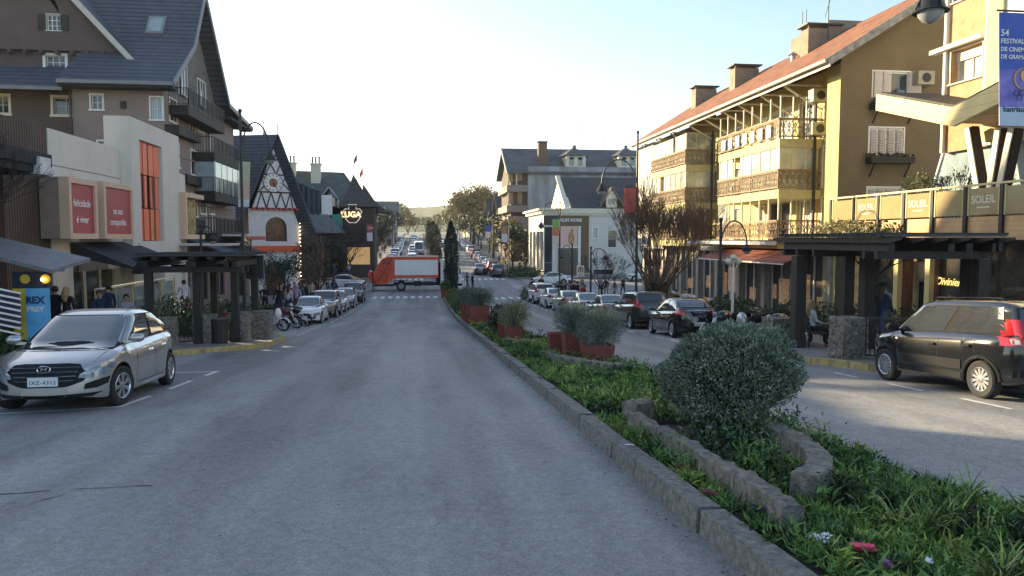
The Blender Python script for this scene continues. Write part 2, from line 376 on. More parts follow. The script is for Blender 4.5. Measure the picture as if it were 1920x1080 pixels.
for y0, y1 in ((14.2,15.1),(12.2,13.2),(10.2,11.3),(8.1,9.2)): mark(8.95, y0, 8.98, y1, .09)
y = 21.0
while y < 62: mark(8.85, y, 8.85, y+.9, .1); y += 1.75
for i in range(9): mark(-3.9+i*.68, 67.0, -3.9+i*.68, 69.6, .36)
for i in range(7): mark(4.6+i*.72, 64.6, 4.6+i*.72, 67.0, .36)
for i in range(9): mark(4.6+i*.72, 90.4, 4.6+i*.72, 92.6, .36)
for i in range(8): mark(-4.6+i*.72, 90.4, -4.6+i*.72, 92.6, .36)
struct(mk.build('road_marking'))
# old trench repairs and tar joints in the carriageway
mb = MB(mat('tar_joint', (.055, .055, .055), .7, var=.3, scale=8)); rr_ = random.Random(9)
for (x0, y0, x1, y1) in ((-5.2, 7.4, -2.6, 7.6), (-3.4, 14.2, -2.2, 14.35), (-1.0, 21, 2.0, 21.3), (5.0, 16, 8.6, 16.2), (-4.6, 26, 2.0, 26.2), (-4.2, 5.9, -3.3, 7.4)):
    n = 14; P = [(x0+(x1-x0)*i/n+rr_.uniform(-.03, .03), y0+(y1-y0)*i/n+rr_.uniform(-.03, .03)) for i in range(n+1)]
    for a, c in zip(P, P[1:]):
        if rr_.random() < .8: w = rr_.uniform(.006, .016); mb.face([(a[0], a[1]-w, zr(a[1]-w)+.004), (c[0], c[1]-w, zr(c[1]-w)+.004), (c[0], c[1]+w, zr(c[1]+w)+.004), (a[0], a[1]+w, zr(a[1]+w)+.004)])
struct(mb.build('road_repair'))
# hills far behind the end of the street
def hills():
    m = mat('hill_forest', (.10, .12, .05), 1, var=.5, scale=.02, col2=(.045, .06, .025))
    nxx, nyy = 260, 40; xs = np.linspace(-1600, 1700, nxx); ys = np.linspace(900, 1500, nyy)
    X, Y = np.meshgrid(xs, ys); t = (Y-900)/600
    H = 52*np.sin(np.pi*np.clip(t, 0, 1)*.5)*(1+.10*np.sin(X/140+1)+.07*np.sin(X/61)) - 2
    H += (RNG.random(X.shape)**1.5)*9*(t > .05)
    V = np.stack([X, Y, H], -1).reshape(-1, 3)
    I = np.arange(nxx*nyy).reshape(nyy, nxx); F = np.stack([I[:-1,:-1], I[:-1,1:], I[1:,1:], I[1:,:-1]], -1).reshape(-1, 4)
    struct(mobj('hills', npmesh('hills', V, F, [m])))
hills()
# ---------------- wall and window helpers ----------------
def wall(mb, O, u, n, W, H, holes=(), depth=.2):
    """rectangular wall with real openings. O lower-left corner, u horizontal, n outward"""
    O, u, n = Vector(O), Vector(u), Vector(n); z = Vector((0,0,1))
    us = sorted({0, W, *[max(0, h[0]) for h in holes], *[min(W, h[0]+h[2]) for h in holes]}); vs_ = sorted({0, H, *[max(0, h[1]) for h in holes], *[min(H, h[1]+h[3]) for h in holes]})
    for i in range(len(us)-1):
        for j in range(len(vs_)-1):
            cu, cv = (us[i]+us[i+1])/2, (vs_[j]+vs_[j+1])/2
            if any(h[0] < cu < h[0]+h[2] and h[1] < cv < h[1]+h[3] for h in holes): continue
            mb.face([O+u*us[i]+z*vs_[j], O+u*us[i+1]+z*vs_[j], O+u*us[i+1]+z*vs_[j+1], O+u*us[i]+z*vs_[j+1]])
    for h in holes:
        a, b, c, d = O+u*h[0]+z*h[1], O+u*(h[0]+h[2])+z*h[1], O+u*(h[0]+h[2])+z*(h[1]+h[3]), O+u*h[0]+z*(h[1]+h[3])
        k = -n*depth
        for p, q in ((a,b),(b,c),(c,d),(d,a)): mb.face([p, q, q+k, p+k])
def bar(mb, O, u, n, x0, x1, y0, y1, d0, d1):
    O, u, n = Vector(O), Vector(u), Vector(n); z = Vector((0,0,1))
    c = O+u*(x0+x1)/2+z*(y0+y1)/2+n*(d0+d1)/2
    mb.obox(c, abs(x1-x0)/2, abs(d1-d0)/2, abs(y1-y0)/2, Matrix((u, n, z)).transposed())
def window(parent, O, u, n, h, fm=WHITE, gm=GLASS, cols=2, rows=1, trim=.09, depth=.2, fw=.05, sill=True, label=None):
    """frame + glazing bars sitting in the opening h=(x,y,w,h), its pane a sub-part"""
    x, y, w, hh = h; f = MB(fm)
    t = fw
    for a in ((x, x+w, y, y+t), (x, x+w, y+hh-t, y+hh), (x, x+t, y+t, y+hh-t), (x+w-t, x+w, y+t, y+hh-t)): bar(f, O, u, n, *a, -depth+.02, -depth+.09)
    for i in range(1, cols): c = x+w*i/cols; bar(f, O, u, n, c-t*.45, c+t*.45, y+t, y+hh-t, -depth+.02, -depth+.075)
    for j in range(1, rows): c = y+hh*j/rows; bar(f, O, u, n, x+t, x+w-t, c-t*.3, c+t*.3, -depth+.022, -depth+.068)
    if trim:
        for a in ((x-trim, x+w+trim, y+hh, y+hh+trim), (x-trim, x, y, y+hh), (x+w, x+w+trim, y, y+hh)): bar(f, O, u, n, *a, -.02, .035)
        if sill: bar(f, O, u, n, x-trim-.04, x+w+trim+.04, y-trim, y, -.02, .09)
    fo = f.build('window', parent)
    if label: fo['label'] = label
    g = MB(gm); bar(g, O, u, n, x, x+w, y, y+hh, -depth, -depth+.03)
    g.build('pane', fo)
    return fo
def railing(mb, a, b, h=1.0, post=.04, gap=.13, rail=.05, wig=False):
    a, b = Vector(a), Vector(b); up = Vector((0,0,h)); L = (b-a).length; n = max(1, int(L/gap))
    mb.beam(a+up, b+up, rail, rail*.8); mb.beam(a+Vector((0,0,.08)), b+Vector((0,0,.08)), rail*.7)
    for i in range(n+1):
        p = a+(b-a)*i/n; mb.beam(p, p+up, post if i % 8 == 0 else post*.45)
def crossrail(mb, a, b, h=.95, step=.32, t=.03):
    """pierced timber balcony front: crosses between two rails"""
    a, b = Vector(a), Vector(b); L = (b-a).length; n = max(1, int(L/step)); d = (b-a)/n; z = Vector((0,0,1))
    mb.beam(a+z*h, b+z*h, .09, .07); mb.beam(a+z*.1, b+z*.1, .06, .06); mb.beam(a+z*h*.93, b+z*h*.93, .04)
    for i in range(n):
        p = a+d*i; q = a+d*(i+1)
        mb.beam(p+z*.1, q+z*h*.9, t, t); mb.beam(q+z*.1, p+z*h*.9, t, t); mb.beam((p+q)/2+z*.1, (p+q)/2+z*h*.9, t*.8)
        mb.beam(p+z*.5*h, (p+q)/2+z*.8*h, t*.8); mb.beam((p+q)/2+z*.8*h, q+z*.5*h, t*.8)
        if i % 5 == 0: mb.beam(p, p+z*h, .05)
def roof_pair(mb, A, B, C, D, th=.12):
    """one pitched roof sheet as a slab: A,B eave ends, C,D ridge ends (A-D, B-C share ends)"""
    n = (Vector(B)-Vector(A)).cross(Vector(D)-Vector(A)).normalized()
    if n.z < 0: n = -n
    mb.prism([A, B, C, D], n*th)
# ---------------- points of the photograph found on real planes of the place ----------------
_f = Vector((math.sin(R(YAW))*math.cos(R(PIT)), math.cos(R(YAW))*math.cos(R(PIT)), -math.sin(R(PIT))))
_r = Vector((math.cos(R(YAW)), -math.sin(R(YAW)), 0)); _u = _r.cross(_f)
def ray(x, y): return _f*1400+_r*(x-960)-_u*(y-540)
def AX(x, y, X): d = ray(x, y); return Vector((0,0,HC))+d*(X/d.x)
def AY(x, y, Y): d = ray(x, y); return Vector((0,0,HC))+d*(Y/d.y)
def hX(X, O, x0, y0, x1, y1):
    xm = (x0+x1)/2; a, b = AX(x0, (y0+y1)/2, X).y, AX(x1, (y0+y1)/2, X).y; t, c = AX(xm, y0, X).z, AX(xm, y1, X).z
    return (min(a, b)-O[1], c-O[2], abs(b-a), t-c)
def hY(Y, O, x0, y0, x1, y1):
    xm = (x0+x1)/2; a, b = AY(x0, (y0+y1)/2, Y).x, AY(x1, (y0+y1)/2, Y).x; t, c = AY(xm, y0, Y).z, AY(xm, y1, Y).z
    return (min(a, b)-O[0], c-O[2], abs(b-a), t-c)
UY, NXP, NXN, UX, NYN = (0,1,0), (1,0,0), (-1,0,0), (1,0,0), (0,-1,0)
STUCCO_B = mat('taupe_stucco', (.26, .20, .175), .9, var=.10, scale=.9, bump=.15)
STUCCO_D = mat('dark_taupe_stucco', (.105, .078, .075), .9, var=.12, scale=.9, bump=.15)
CONC = mat('light_concrete', (.60, .56, .51), .85, var=.07, scale=.8, bump=.1)
TANF = mat('tan_frame', (.60, .42, .30), .7, var=.10, stretch=(1,1,6), scale=4)
RED = mat('red_panel', (.36, .045, .05), .5, var=.12, scale=1.2)
ORANGE = mat('orange_louver', (.75, .17, .085), .5, var=.06)
TILEB = banded('blue_grey_roof_tiles', (.075, .088, .115), (.018, .022, .032), 2, .30, .2, .65, .9, .22, 1.5)
TILEG = banded('dark_roof_tiles', (.045, .050, .058), (.014, .015, .018), 2, .22, .18, .7, .9, .25, 1.5)
TRIM = mat('pale_trim', (.50, .47, .42), .7, var=.08)
AWN = mat('black_awning', (.02, .021, .026), .8, var=.15)
SHOPIN = mat('shop_interior', (.16, .12, .085), .7, var=.9, scale=1.3, col2=(.02, .018, .018))
LAMPLIT = mat('lit_bulb', (1, .75, .4), .5, var=0, emit=(1, .62, .25), es=6)
INLIT = mat('lit_shop_wall', (.26, .17, .09), .6, var=.4, scale=1.5, emit=(1, .6, .25), es=.12)
# ---- far left: dark timber clad pavilion ----
SLAT = banded('timber_slats', (.105, .062, .045), (.012, .009, .008), 1, .17, .3, .7, .8, .25, 1.0)
b = thing('shop_building', 'low shop with vertical dark timber slats and a black flat canopy at the left edge', 'shop', (-14, 24, -1))
OL = mat('olive_wall', (.20, .19, .13), .85)
m = MB(OL); m.box(-26, -13.9, 12, 27.3, -2.5, 4.2); m.build('wall', b); m = MB(STUCCO_D); m.box(-23, -16.3, 18, 31, 4.21, 9.2); m.build('added_shade_block', b)  # unseen upper block, added to keep sun off the median and near road
m = MB(SLAT); m.box(-14.3, -13.35, 26.3, 29.3, -2.5, 5.95); m.build('slat_cladding', b)
m = MB(AWN); m.box(-18, -11.8, 13, 26.2, 4.25, 4.65); m.box(-18, -11.9, 13, 26.25, 4.0, 4.249); m.build('canopy', b)
m = MB(mat('lamp_box', (.55, .55, .55), .6)); m.box(-12.0, -11.7, 25.2, 25.9, 3.95, 4.5); m.build('canopy_light', b)
m = MB(GLASS); m.box(-13.898, -13.86, 14, 25.6, -1.2, 2.6); gl = m.build('shopfront', b)
m = MB(DWOOD)
for yy in (14, 17, 20, 23, 25.6): m.box(-13.86, -13.78, yy-.06, yy+.06, -2.2, 2.7)
m.build('mullion', gl)
b = thing('house', 'pale yellow house rising behind the dark canopy at the far left', 'house', (-30, 40, -1))
YW = mat('yellow_house_wall', (.62, .55, .22), .8)
m = MB(YW); m.box(-38, -27.5, 34, 44, -3, 8.6); m.build('wall', b)
m = MB(TILEG); roof_pair(m, (-39, 33.4, 8.5), (-26.8, 33.4, 8.5), (-26.8, 39, 11), (-39, 39, 11)); roof_pair(m, (-39, 44.6, 8.5), (-26.8, 44.6, 8.5), (-26.8, 39, 11), (-39, 39, 11)); m.build('roof', b)
# ---- store with louvres ----
XS1 = -13.3
b = thing('clothing_store', 'pale concrete clothing store with red window boxes and an orange louvre tower', 'store', (XS1, 36, -1.5))
O = (XS1, 29.5, -3.0)
m = MB(CONC); HT = 5.95-O[2]
doorh = (35.9-29.5-3.9, 0, 3.6, 3.0+.15+1.2)
frontL = hX(XS1, O, 150, 500, 235, 580)
holes = [(2.6, 1.0, 5.6, 3.2)]
wall(m, O, UY, NXP, 36.0-29.5, HT, [(1.4, 1.0, 4.6, 3.5)], .3)
m.box(-16, XS1-.004, 29.31, 29.497, -3, 5.945); m.box(-16, XS1-.305, 29.5, 35.8, 5.8, 5.9)
m.build('wall', b)
m = MB(mat('panel_joint', (.12, .115, .11), .9)); m.box(XS1+.001, XS1+.006, 29.5, 35.89, 4.62, 4.65); m.build('panel_joint', b)
# tower block
X2 = XS1+.45
m = MB(CONC); y0, y1, zt = 35.9, 42.9, 7.45
ly0, ly1 = AX(262, 300, X2).y, AX(304, 300, X2).y; lz1, lz0 = AX(264, 262, X2).z, AX(290, 452, X2).z
wall(m, (X2, y0, -3), UY, NXP, y1-y0, zt+3, [(ly0-y0, lz0+3, ly1-y0 - (ly0-y0), lz1-lz0), (ly0-y0, .5, 3.0, 3.4)], .9)
m.box(-13.95, X2-.004, y0+.003, y0+.25, -3, zt-.003); m.box(-13.95, X2-.004, y1-.25, y1-.003, -3, zt-.003); m.box(-13.95, X2-.004, y0+.251, y1-.251, zt-.12, zt-.004)
m.build('tower', b)
lv = MB(mat('louver_back', (.10, .015, .012), .7)); lv.box(X2-.62, X2-.57, ly0-.1, ly1+.1, lz0-.1, lz1+.1); lv.build0('recess_back', b); lv = MB(ORANGE)
for j in range(3):
    za, zb = lz0+(lz1-lz0)*j/3, lz0+(lz1-lz0)*(j+1)/3
    for i in range(4):
        c = ly0+(ly1-ly0)*(i+.5)/4; ang = R([3, -7, 8][j]+6*math.sin(i*2.1+j)); hw = .235
        M = Matrix((( math.sin(ang), math.cos(ang), 0), (math.cos(ang), -math.sin(ang), 0), (0,0,1))).transposed()
        lv.obox((X2-.20, c, (za+zb)/2), hw, .03, (zb-za)/2-.03, M)
lv.build('louvre', b)
m = MB(GLASS); m.box(X2-.9, X2-.86, ly0+.05, ly0+3.0, -2.5, .9); m.build('entrance_glass', b)
# low right part
O3 = (XS1, 42.9, -3.0)
h = hX(XS1, O3, 323, 372, 356, 440)
m = MB(CONC); wall(m, O3, UY, NXP, 2.5, 5.6+3, [h, (.3, .6, 1.8, 3.0)], .25); m.box(-16, XS1-.004, 45.15, 45.397, -3, 5.597); m.box(-16, XS1-.26, 42.91, 45.14, 5.45, 5.55); m.build('side_wall', b)
m = MB(TANF)
for a in ((h[0]-.25, h[0]+h[2]+.1, h[1]+h[3], h[1]+h[3]+.25), (h[0]-.25, h[0]+h[2]+.1, h[1]-.25, h[1]), (h[0]-.25, h[0], h[1], h[1]+h[3])): bar(m, O3, UY, NXP, *a, 0, .8)
fw = m.build('window_box', b)
m = MB(mat('display_glass', (.30, .24, .10), .1, var=.9, scale=4, col2=(.03, .03, .03))); bar(m, O3, UY, NXP, h[0], h[0]+h[2], h[1], h[1]+h[3], .3, .34); m.build('pane', fw)
# red window boxes
def redbox(x0, x1, yt, yb, lines):
    Xb = XS1+1.0
    ya, yb_ = AX(x0, 400, Xb).y, AX(x1, 400, Xb).y; zt_, zb_ = AX((x0+x1)/2, yt, Xb).z, AX((x0+x1)/2, yb, Xb).z
    t = .20
    m = MB(TANF); O_ = (Xb, ya, zb_)
    for a in ((0, yb_-ya, 0, t), (0, yb_-ya, zt_-zb_-t, zt_-zb_), (0, t, t, zt_-zb_-t), (yb_-ya-t, yb_-ya, t, zt_-zb_-t)): bar(m, O_, UY, NXP, *a, -.35, 0)
    m.use(mat('brown_box_side', (.26, .20, .155), .8))
    for a in ((0, yb_-ya, .01, .06), (0, yb_-ya, zt_-zb_-.06, zt_-zb_-.01), (.01, .06, 0.06, zt_-zb_-.06), (yb_-ya-.06, yb_-ya-.01, .06, zt_-zb_-.06)): bar(m, O_, UY, NXP, *a, -.998, -.35)
    f = m.build('window_box', b, False)
    m = MB(RED); bar(m, O_, UY, NXP, t, yb_-ya-t, t, zt_-zb_-t, -.12, -.08); m.build('red_panel', f)
    for k, (tx, sz, dz) in enumerate(lines):
        text_mesh(tx, sz, WHITE, (Xb-.075, (ya+yb_)/2, (zt_+zb_)/2+dz), UY, NXP, f, shear=.15, extrude=.004, bold=.004)
    return f
redbox(131, 184, 336, 448, [('felicidade', .38, .2), ('é viver', .38, -.4)])
redbox(196, 251, 345, 448, [('na sua', .38, .0), ('companhia', .38, -.45)])
m = MB(mat('shop_glass', (.05, .05, .05), .06, var=.8, scale=1.5, col2=(.01, .01, .01), spec=1)); m.box(XS1-.3, XS1-.26, 31, 35.4, -2, .6); m.build('shopfront', b)
m = MB(CREAM)
for yy in (31, 32.4, 33.9, 35.3): m.box(XS1-.26, XS1-.18, yy-.05, yy+.05, -2, .6)
m.build('mullion', b)
m = MB(AWN); A0 = Vector((XS1+.02, 30.7, 1.75)); A1 = Vector((XS1+.02, 36.9, 1.75)); B0 = Vector((XS1+2.4, 30.7, .72)); B1 = Vector((XS1+2.4, 36.9, .72))
m.prism([A0, B0, B1, A1], (0,0,.05)); m.prism([A0, B0, A0+Vector((0,0,-.5))], (0,.04,0)); m.use(WHITE); m.beam(B0, B1, .07, .1); m.build('awning', b)
m = MB(TRIM); m.box(XS1, -10.4, 42.4, 45.6, 1.55, 1.68); m.build('entrance_slab', b)
# ---- terrace balustrade in front of store ----
BR = mat('brass', (.60, .50, .22), .4, metal=.3, var=.1)
b = thing('glass_balustrade', 'glass terrace balustrade with brass posts and a pale handrail before the store', 'balustrade', (-11.2, 30, zr(30)))
CLEARG = mat('balustrade_glass', (.20, .22, .20), .08, var=.5, scale=1.1, spec=.8, col2=(.10, .11, .10))
m = MB(CREAM); P0 = Vector((-11.1, 27.4, zr(27.4)+1.95)); P1 = Vector((-10.9, 35.2, zr(35)+2.5)); m.beam(P0, P1, .09, .06); m.build('handrail', b)
m = MB(BR)
for i in range(6): p = P0.lerp(P1, i/5); m.beam(p, (p.x, p.y, zr(p.y)+.3), .06)
m.build('post', b)
m = MB(CLEARG)
for i in range(5):
    p, q = P0.lerp(P1, i/5+.02), P0.lerp(P1, (i+1)/5-.02)
    m.face([(p.x, p.y, p.z-.15), (q.x, q.y, q.z-.15), (q.x, q.y, zr(q.y)+.7), (p.x, p.y, zr(p.y)+.7)])
m.build('pane', b)
m = MB(mat('terrace_base', (.42, .36, .20), .7)); strip(m, lambda y: -11.3, lambda y: -10.7, 27.4, 35.2, .7, .7); strip(m, lambda y: -10.7, lambda y: -10.69, 27.4, 35.2, .7, .1); m.build('ledge', b)
# ---- hotel ----
XH, YH = -14.4, 45.5
b = thing('hotel_building', 'tall taupe hotel with a steep blue grey tiled roof and stacked balconies', 'hotel', (XH, YH, -2.6))
LOG = banded('grey_boards', (.16, .15, .14), (.04, .037, .035), 2, .24, .15, .85, .5, .35, 2)
m = MB(STUCCO_B)
O = (-19.3, YH, -3); W1 = [hY(YH, O, 171, 178, 192, 205), hY(YH, O, 283, 183, 304, 224), hY(YH, O, 185, 265, 200, 330)]
wall(m, O, UX, NYN, XH+19.3, 10.6+3, W1)
OS = (XH, YH, -3)
SW = [hX(XH, OS, 318, 188, 330, 228), hX(XH, OS, 355, 212, 365, 246), hX(XH, OS, 371, 218, 381, 246), hX(XH, OS, 322, 270, 335, 311), hX(XH, OS, 358, 284, 368, 327),
      hX(XH, OS, 375, 290, 384, 320), hX(XH, OS, 359, 366, 369, 405), hX(XH, OS, 376, 368, 385, 400), hX(XH, OS, 392, 375, 400, 400), (8.3, 11.4-1.0, 1.2, 1.9), (8.3, 5.2, 1.2, 2.0)]
SW += [(1.0, .8, 3.2, 2.8), (5.2, .8, 3.0, 2.8), (9.2, .8, 3.4, 2.8)]
wall(m, OS, UY, NXP, 16.5, 10.6+3, SW)
for zz in (6.9, 4.1): m.box(XH, XH+.05, YH, YH+16.5, zz, zz+.12)
m.box(-26, XH-.3, YH+16.2, YH+16.5, -3, 10.5)
m.build('wall', b)
for k, h in enumerate(W1): window(b, O, UX, NYN, h, cols=2, rows=2 if k != 1 else 2, gm=GLASSL if k == 1 else GLASS)
for k, h in enumerate(SW[:11]): window(b, OS, UY, NXP, h, cols=2, rows=1, trim=.12)
for h in SW[11:]: window(b, OS, UY, NXP, h, DWOOD, cols=3, trim=0)
# recessed dark left part
YD = YH+1.2; OD = (-26, YD, -3); DW = [hY(YD, OD, 100, 183, 146, 215), hY(YD, OD, -10, 180, 16, 212)]
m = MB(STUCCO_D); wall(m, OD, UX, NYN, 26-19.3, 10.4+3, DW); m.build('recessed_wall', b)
for h in DW: window(b, OD, UX, NYN, h, CREAM, cols=2, rows=2, trim=.14)
# cross gable facing the viewer
YG = YH+2.2; OG = (-26, YG, 9.5); GW = [hY(YG, OG, 86, 105, 122, 128), hY(YG, OG, 150, 106, 172, 128), hY(YG, OG, 92, 30, 118, 60)]
AP = AY(142, 0, YG); RB = AY(238, 100, YG); sl = (AP.z-RB.z)/(AP.x-RB.x)
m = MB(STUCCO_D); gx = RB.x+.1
wall(m, OG, UX, NYN, gx+26-.6, RB.z-9.5+.1, GW[:2])
ph = RB.z+.1; xap = -24.8; zap = RB.z+sl*(xap-RB.x)
h = GW[2]; wx0, wx1, wz0, wz1 = h[0]-26, h[0]-26+h[2], h[1]+9.5, h[1]+9.5+h[3]
def gz(x): return zap-abs(x-xap)*abs(sl)
xl = -26
m.face([(xl, YG-.3, ph), (wx0, YG-.3, ph), (wx0, YG-.3, gz(wx0)), (xl, YG-.3, gz(xl))] if gz(xl) > ph else [(xl, YG-.3, ph), (wx0, YG-.3, ph), (wx0, YG-.3, gz(wx0))])
m.face([(wx0, YG-.3, ph), (wx1, YG-.3, ph), (wx1, YG-.3, wz0), (wx0, YG-.3, wz0)])
m.face([(wx0, YG-.3, wz1), (wx1, YG-.3, wz1), (wx1, YG-.3, gz(wx1)), (xap, YG-.3, zap), (wx0, YG-.3, gz(wx0))])
m.face([(wx1, YG-.3, ph), (gx+.2, YG-.3, ph), (wx1, YG-.3, gz(wx1))])
m.box(-26, gx-.4, YG-.3, YG+.02, ph-.12, ph)
i = -26
while i < gx-.8:
    m.box(i, i+.16, YG-.5, YG-.001, ph-.35, ph-.13); m.box(i, i+.16, YG-.5, YG-.301, ph+3.0, ph+3.25) if gz(i) > ph+3.6 else None
    i += .85
m.box(-26, xap+1.2, YG-.42, YG-.3, ph+3.25, ph+3.37)
m.build('gable_wall', b)
for h2 in GW[:2]: window(b, OG, UX, NYN, h2, WHITE, cols=3, rows=2, trim=.16)
w_ = window(b, (-26, YG-.3, 9.5), UX, NYN, h, WHITE, cols=3, rows=3, trim=.04)
m = MB(DWOOD); m.box(wx0-.45, wx0-.02, YG-.37, YG-.31, wz0, wz1); m.box(wx1+.02, wx1+.45, YG-.37, YG-.31, wz0, wz1); m.build('shutter', w_)
m = MB(TILEB)
e1, e2 = Vector((gx+.7, YG-.9, gz(gx+.7)-.05)), Vector((xap, YG-.9, zap+.1)); m.prism([e1, e2, e2+Vector((0,10,0)), e1+Vector((0,10,0))], (.12,0,.14))
e3 = Vector((-26.4, YG-.9, gz(-26.4))); m.prism([e3, e2, e2+Vector((0,10,0)), e3+Vector((0,10,0))], (-.12,0,.14))
m.use(TRIM); m.beam(e1+Vector((.06,-.03,0)), e2+Vector((.06,-.03,0)), .07, .3); m.build('gable_roof', b)
# main roof
prof = [(YH-1.1, 10.55), (YH+3.2, 13.6), (YH+5.9, 17.6), (YH+11.6, 11.5), (YH+19.2, 10.9)]
m = MB(TILEB); xa, xb = -19.6, -13.5
for i in range(4):
    (y0, z0), (y1, z1) = prof[i], prof[i+1]; x_ = -26.3 if i > 0 else xa
    m.prism([(x_, y0, z0), (xb, y0, z0), (xb, y1, z1), (x_, y1, z1)], (0, 0, .16))
m.prism([(-26.3, YH-.4, 10.3), (xa+.0, YH-.4, 10.3), (xa, YH+2.6, 12.1), (-26.3, YH+2.6, 12.1)], (0, 0, .15))
m.build('roof', b)
m = MB(mat('slate_trim', (.20, .21, .22), .6))
for i in range(4):
    (y0, z0), (y1, z1) = prof[i], prof[i+1]; m.beam((xb+.04, y0, z0+.06), (xb+.04, y1, z1+.06), .08, .30)
m.beam((xa, YH-1.14, 10.58), (xb, YH-1.14, 10.58), .1, .2); m.beam((-26.3, YH-.44, 10.3), (xa, YH-.44, 10.3), .1, .2); m.build('bargeboard', b)
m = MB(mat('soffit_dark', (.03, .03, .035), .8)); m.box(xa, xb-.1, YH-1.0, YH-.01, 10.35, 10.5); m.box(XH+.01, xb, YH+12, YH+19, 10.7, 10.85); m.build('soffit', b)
# skylight on the south slope
c = Vector((-17.3, YH+4.35, 0)); sld = Vector((0, prof[2][0]-prof[1][0], prof[2][1]-prof[1][1])).normalized(); nn = Vector((0, -sld.z, sld.y))
P = AX(293, 48, -17.0); yy = None
for t in np.linspace(0, 1, 200):
    yy = prof[1][0]+(prof[2][0]-prof[1][0])*t; zz = prof[1][1]+(prof[2][1]-prof[1][1])*t
    if AY(293, 48, yy).z >= zz-.2 and AY(293, 48, yy).z <= zz+.2: break
c = Vector((AY(293, 48, yy).x, yy, zz+.16))
M = Matrix((Vector((1,0,0)), sld, nn)).transposed(); m = MB(mat('slate_trim', (.2,.2,.2))); m.obox(c+nn*.05, .52, .75, .09, M); sk = m.build('skylight', b)
m = MB(GLASSL); m.obox(c+nn*.13, .38, .58, .03, M); m.build('pane', sk)
# triangular gable facing the street (boards), with its big glazed door
m = MB(LOG); X_ = XH-.02; gp = [(YH+.2, 10.6), (YH+16, 10.6), (YH+11.2, 11.5), (YH+5.9, 17.3), (YH+3.2, 13.4), (YH+.4, 11.4)]
m.face([(X_, y_, z_) for y_, z_ in gp]); m.build('gable_boards', b)
for (y_, z_, w_, hh) in ((YH+3.0, 10.75, 1.2, 2.1), (YH+7.0, 10.8, 1.3, 1.7)):
    window(b, (X_, y_, z_), UY, NXP, (0, 0, w_, hh), WHITE, cols=2, depth=-.1, trim=.1, sill=False)
# balconies
def balcony(par, X0, X1, y0, y1, z, glazed=False, h=1.0, fm=DWOOD, n=NXP):
    m = MB(fm); m.box(min(X0, X1), max(X0, X1), y0, y1, z-.55, z); m.use(BLACKM)
    railing(m, (X1, y0+.04, z), (X1, y1-.04, z), h); railing(m, (X0, y0+.04, z), (X1, y0+.04, z), h); 
    o = m.build('balcony', par)
    if glazed:
        g = MB(GLASSL); g.box(X1-.05 if X1 > X0 else X1, X1 if X1 > X0 else X1+.05, y0+.1, y1-.1, z+.05, z+2.0); g.box(min(X0, X1)+.02, max(X0, X1)-.06, y0+.06, y0+.1, z+.05, z+2.0); g.build('glazing', o)
        g = MB(WHITE)
        for i in range(6): yy = y0+.12+(y1-y0-.24)*i/5; g.box(X1-.07, X1+.02, yy-.035, yy+.035, z, z+2.03)
        g.build('glazing_bar', o)
    return o
balcony(b, XH, XH+1.1, YH+.9, YH+9.2, 9.75)
for z_, gl_ in ((7.55, 0), (4.95, 1), (2.3, 0)): balcony(b, XH, XH+1.3, YH+5.6, YH+13.5, z_, gl_)
for q in ((283, 226, 348, 245, 1.0), (354, 246, 380, 262, .5), (355, 330, 382, 345, .5), (360, 412, 388, 425, .5)):
    a, c_ = AX(q[0], q[1], XH+.6), AX(q[2], q[3], XH+.6); zc = AX((q[0]+q[2])/2, (q[1]+q[3])/2, XH+.6).z
    m = MB(DWOOD); ya_ = max(a.y, YH+.1); m.box(XH, XH+q[4]*.6+.2, ya_, c_.y, zc-.3, zc+.25); pb = m.build('planter_box', b)
# lower storey pavilion roof of the hotel and shops
m = MB(TILEB); m.prism([(XH, YH+3.5, 1.9), (XH+2.6, YH+2.8, .9), (XH+2.6, YH+13, .9), (XH, YH+13, 1.9)], (0,0,.12)); m.build('porch_roof', b)
m = MB(mat('cafe_awning', (.55, .5, .47), .8)); m.box(XH+1.2, XH+2.9, YH+7, YH+13, 2.1, 2.25); m.use(RED); m.box(XH+2.9, XH+2.95, YH+7, YH+13, 1.85, 2.1); m.build('awning', b)
m = MB(BLACKM)
for (x_, y_) in ((231, 197), (342, 220)): P = AY(x_, y_, YH) if x_ < 315 else AX(x_, y_, XH); m.box(P.x-.1, P.x+.16, P.y-.16, P.y+.1, P.z-.2, P.z+.2)
m.build('wall_lamp', b)
m = MB(BLACKM); m.tube([(-19.35, YH-.1, 10.3), (-19.35, YH-.1, -3)], .07); m.build('downpipe', b)
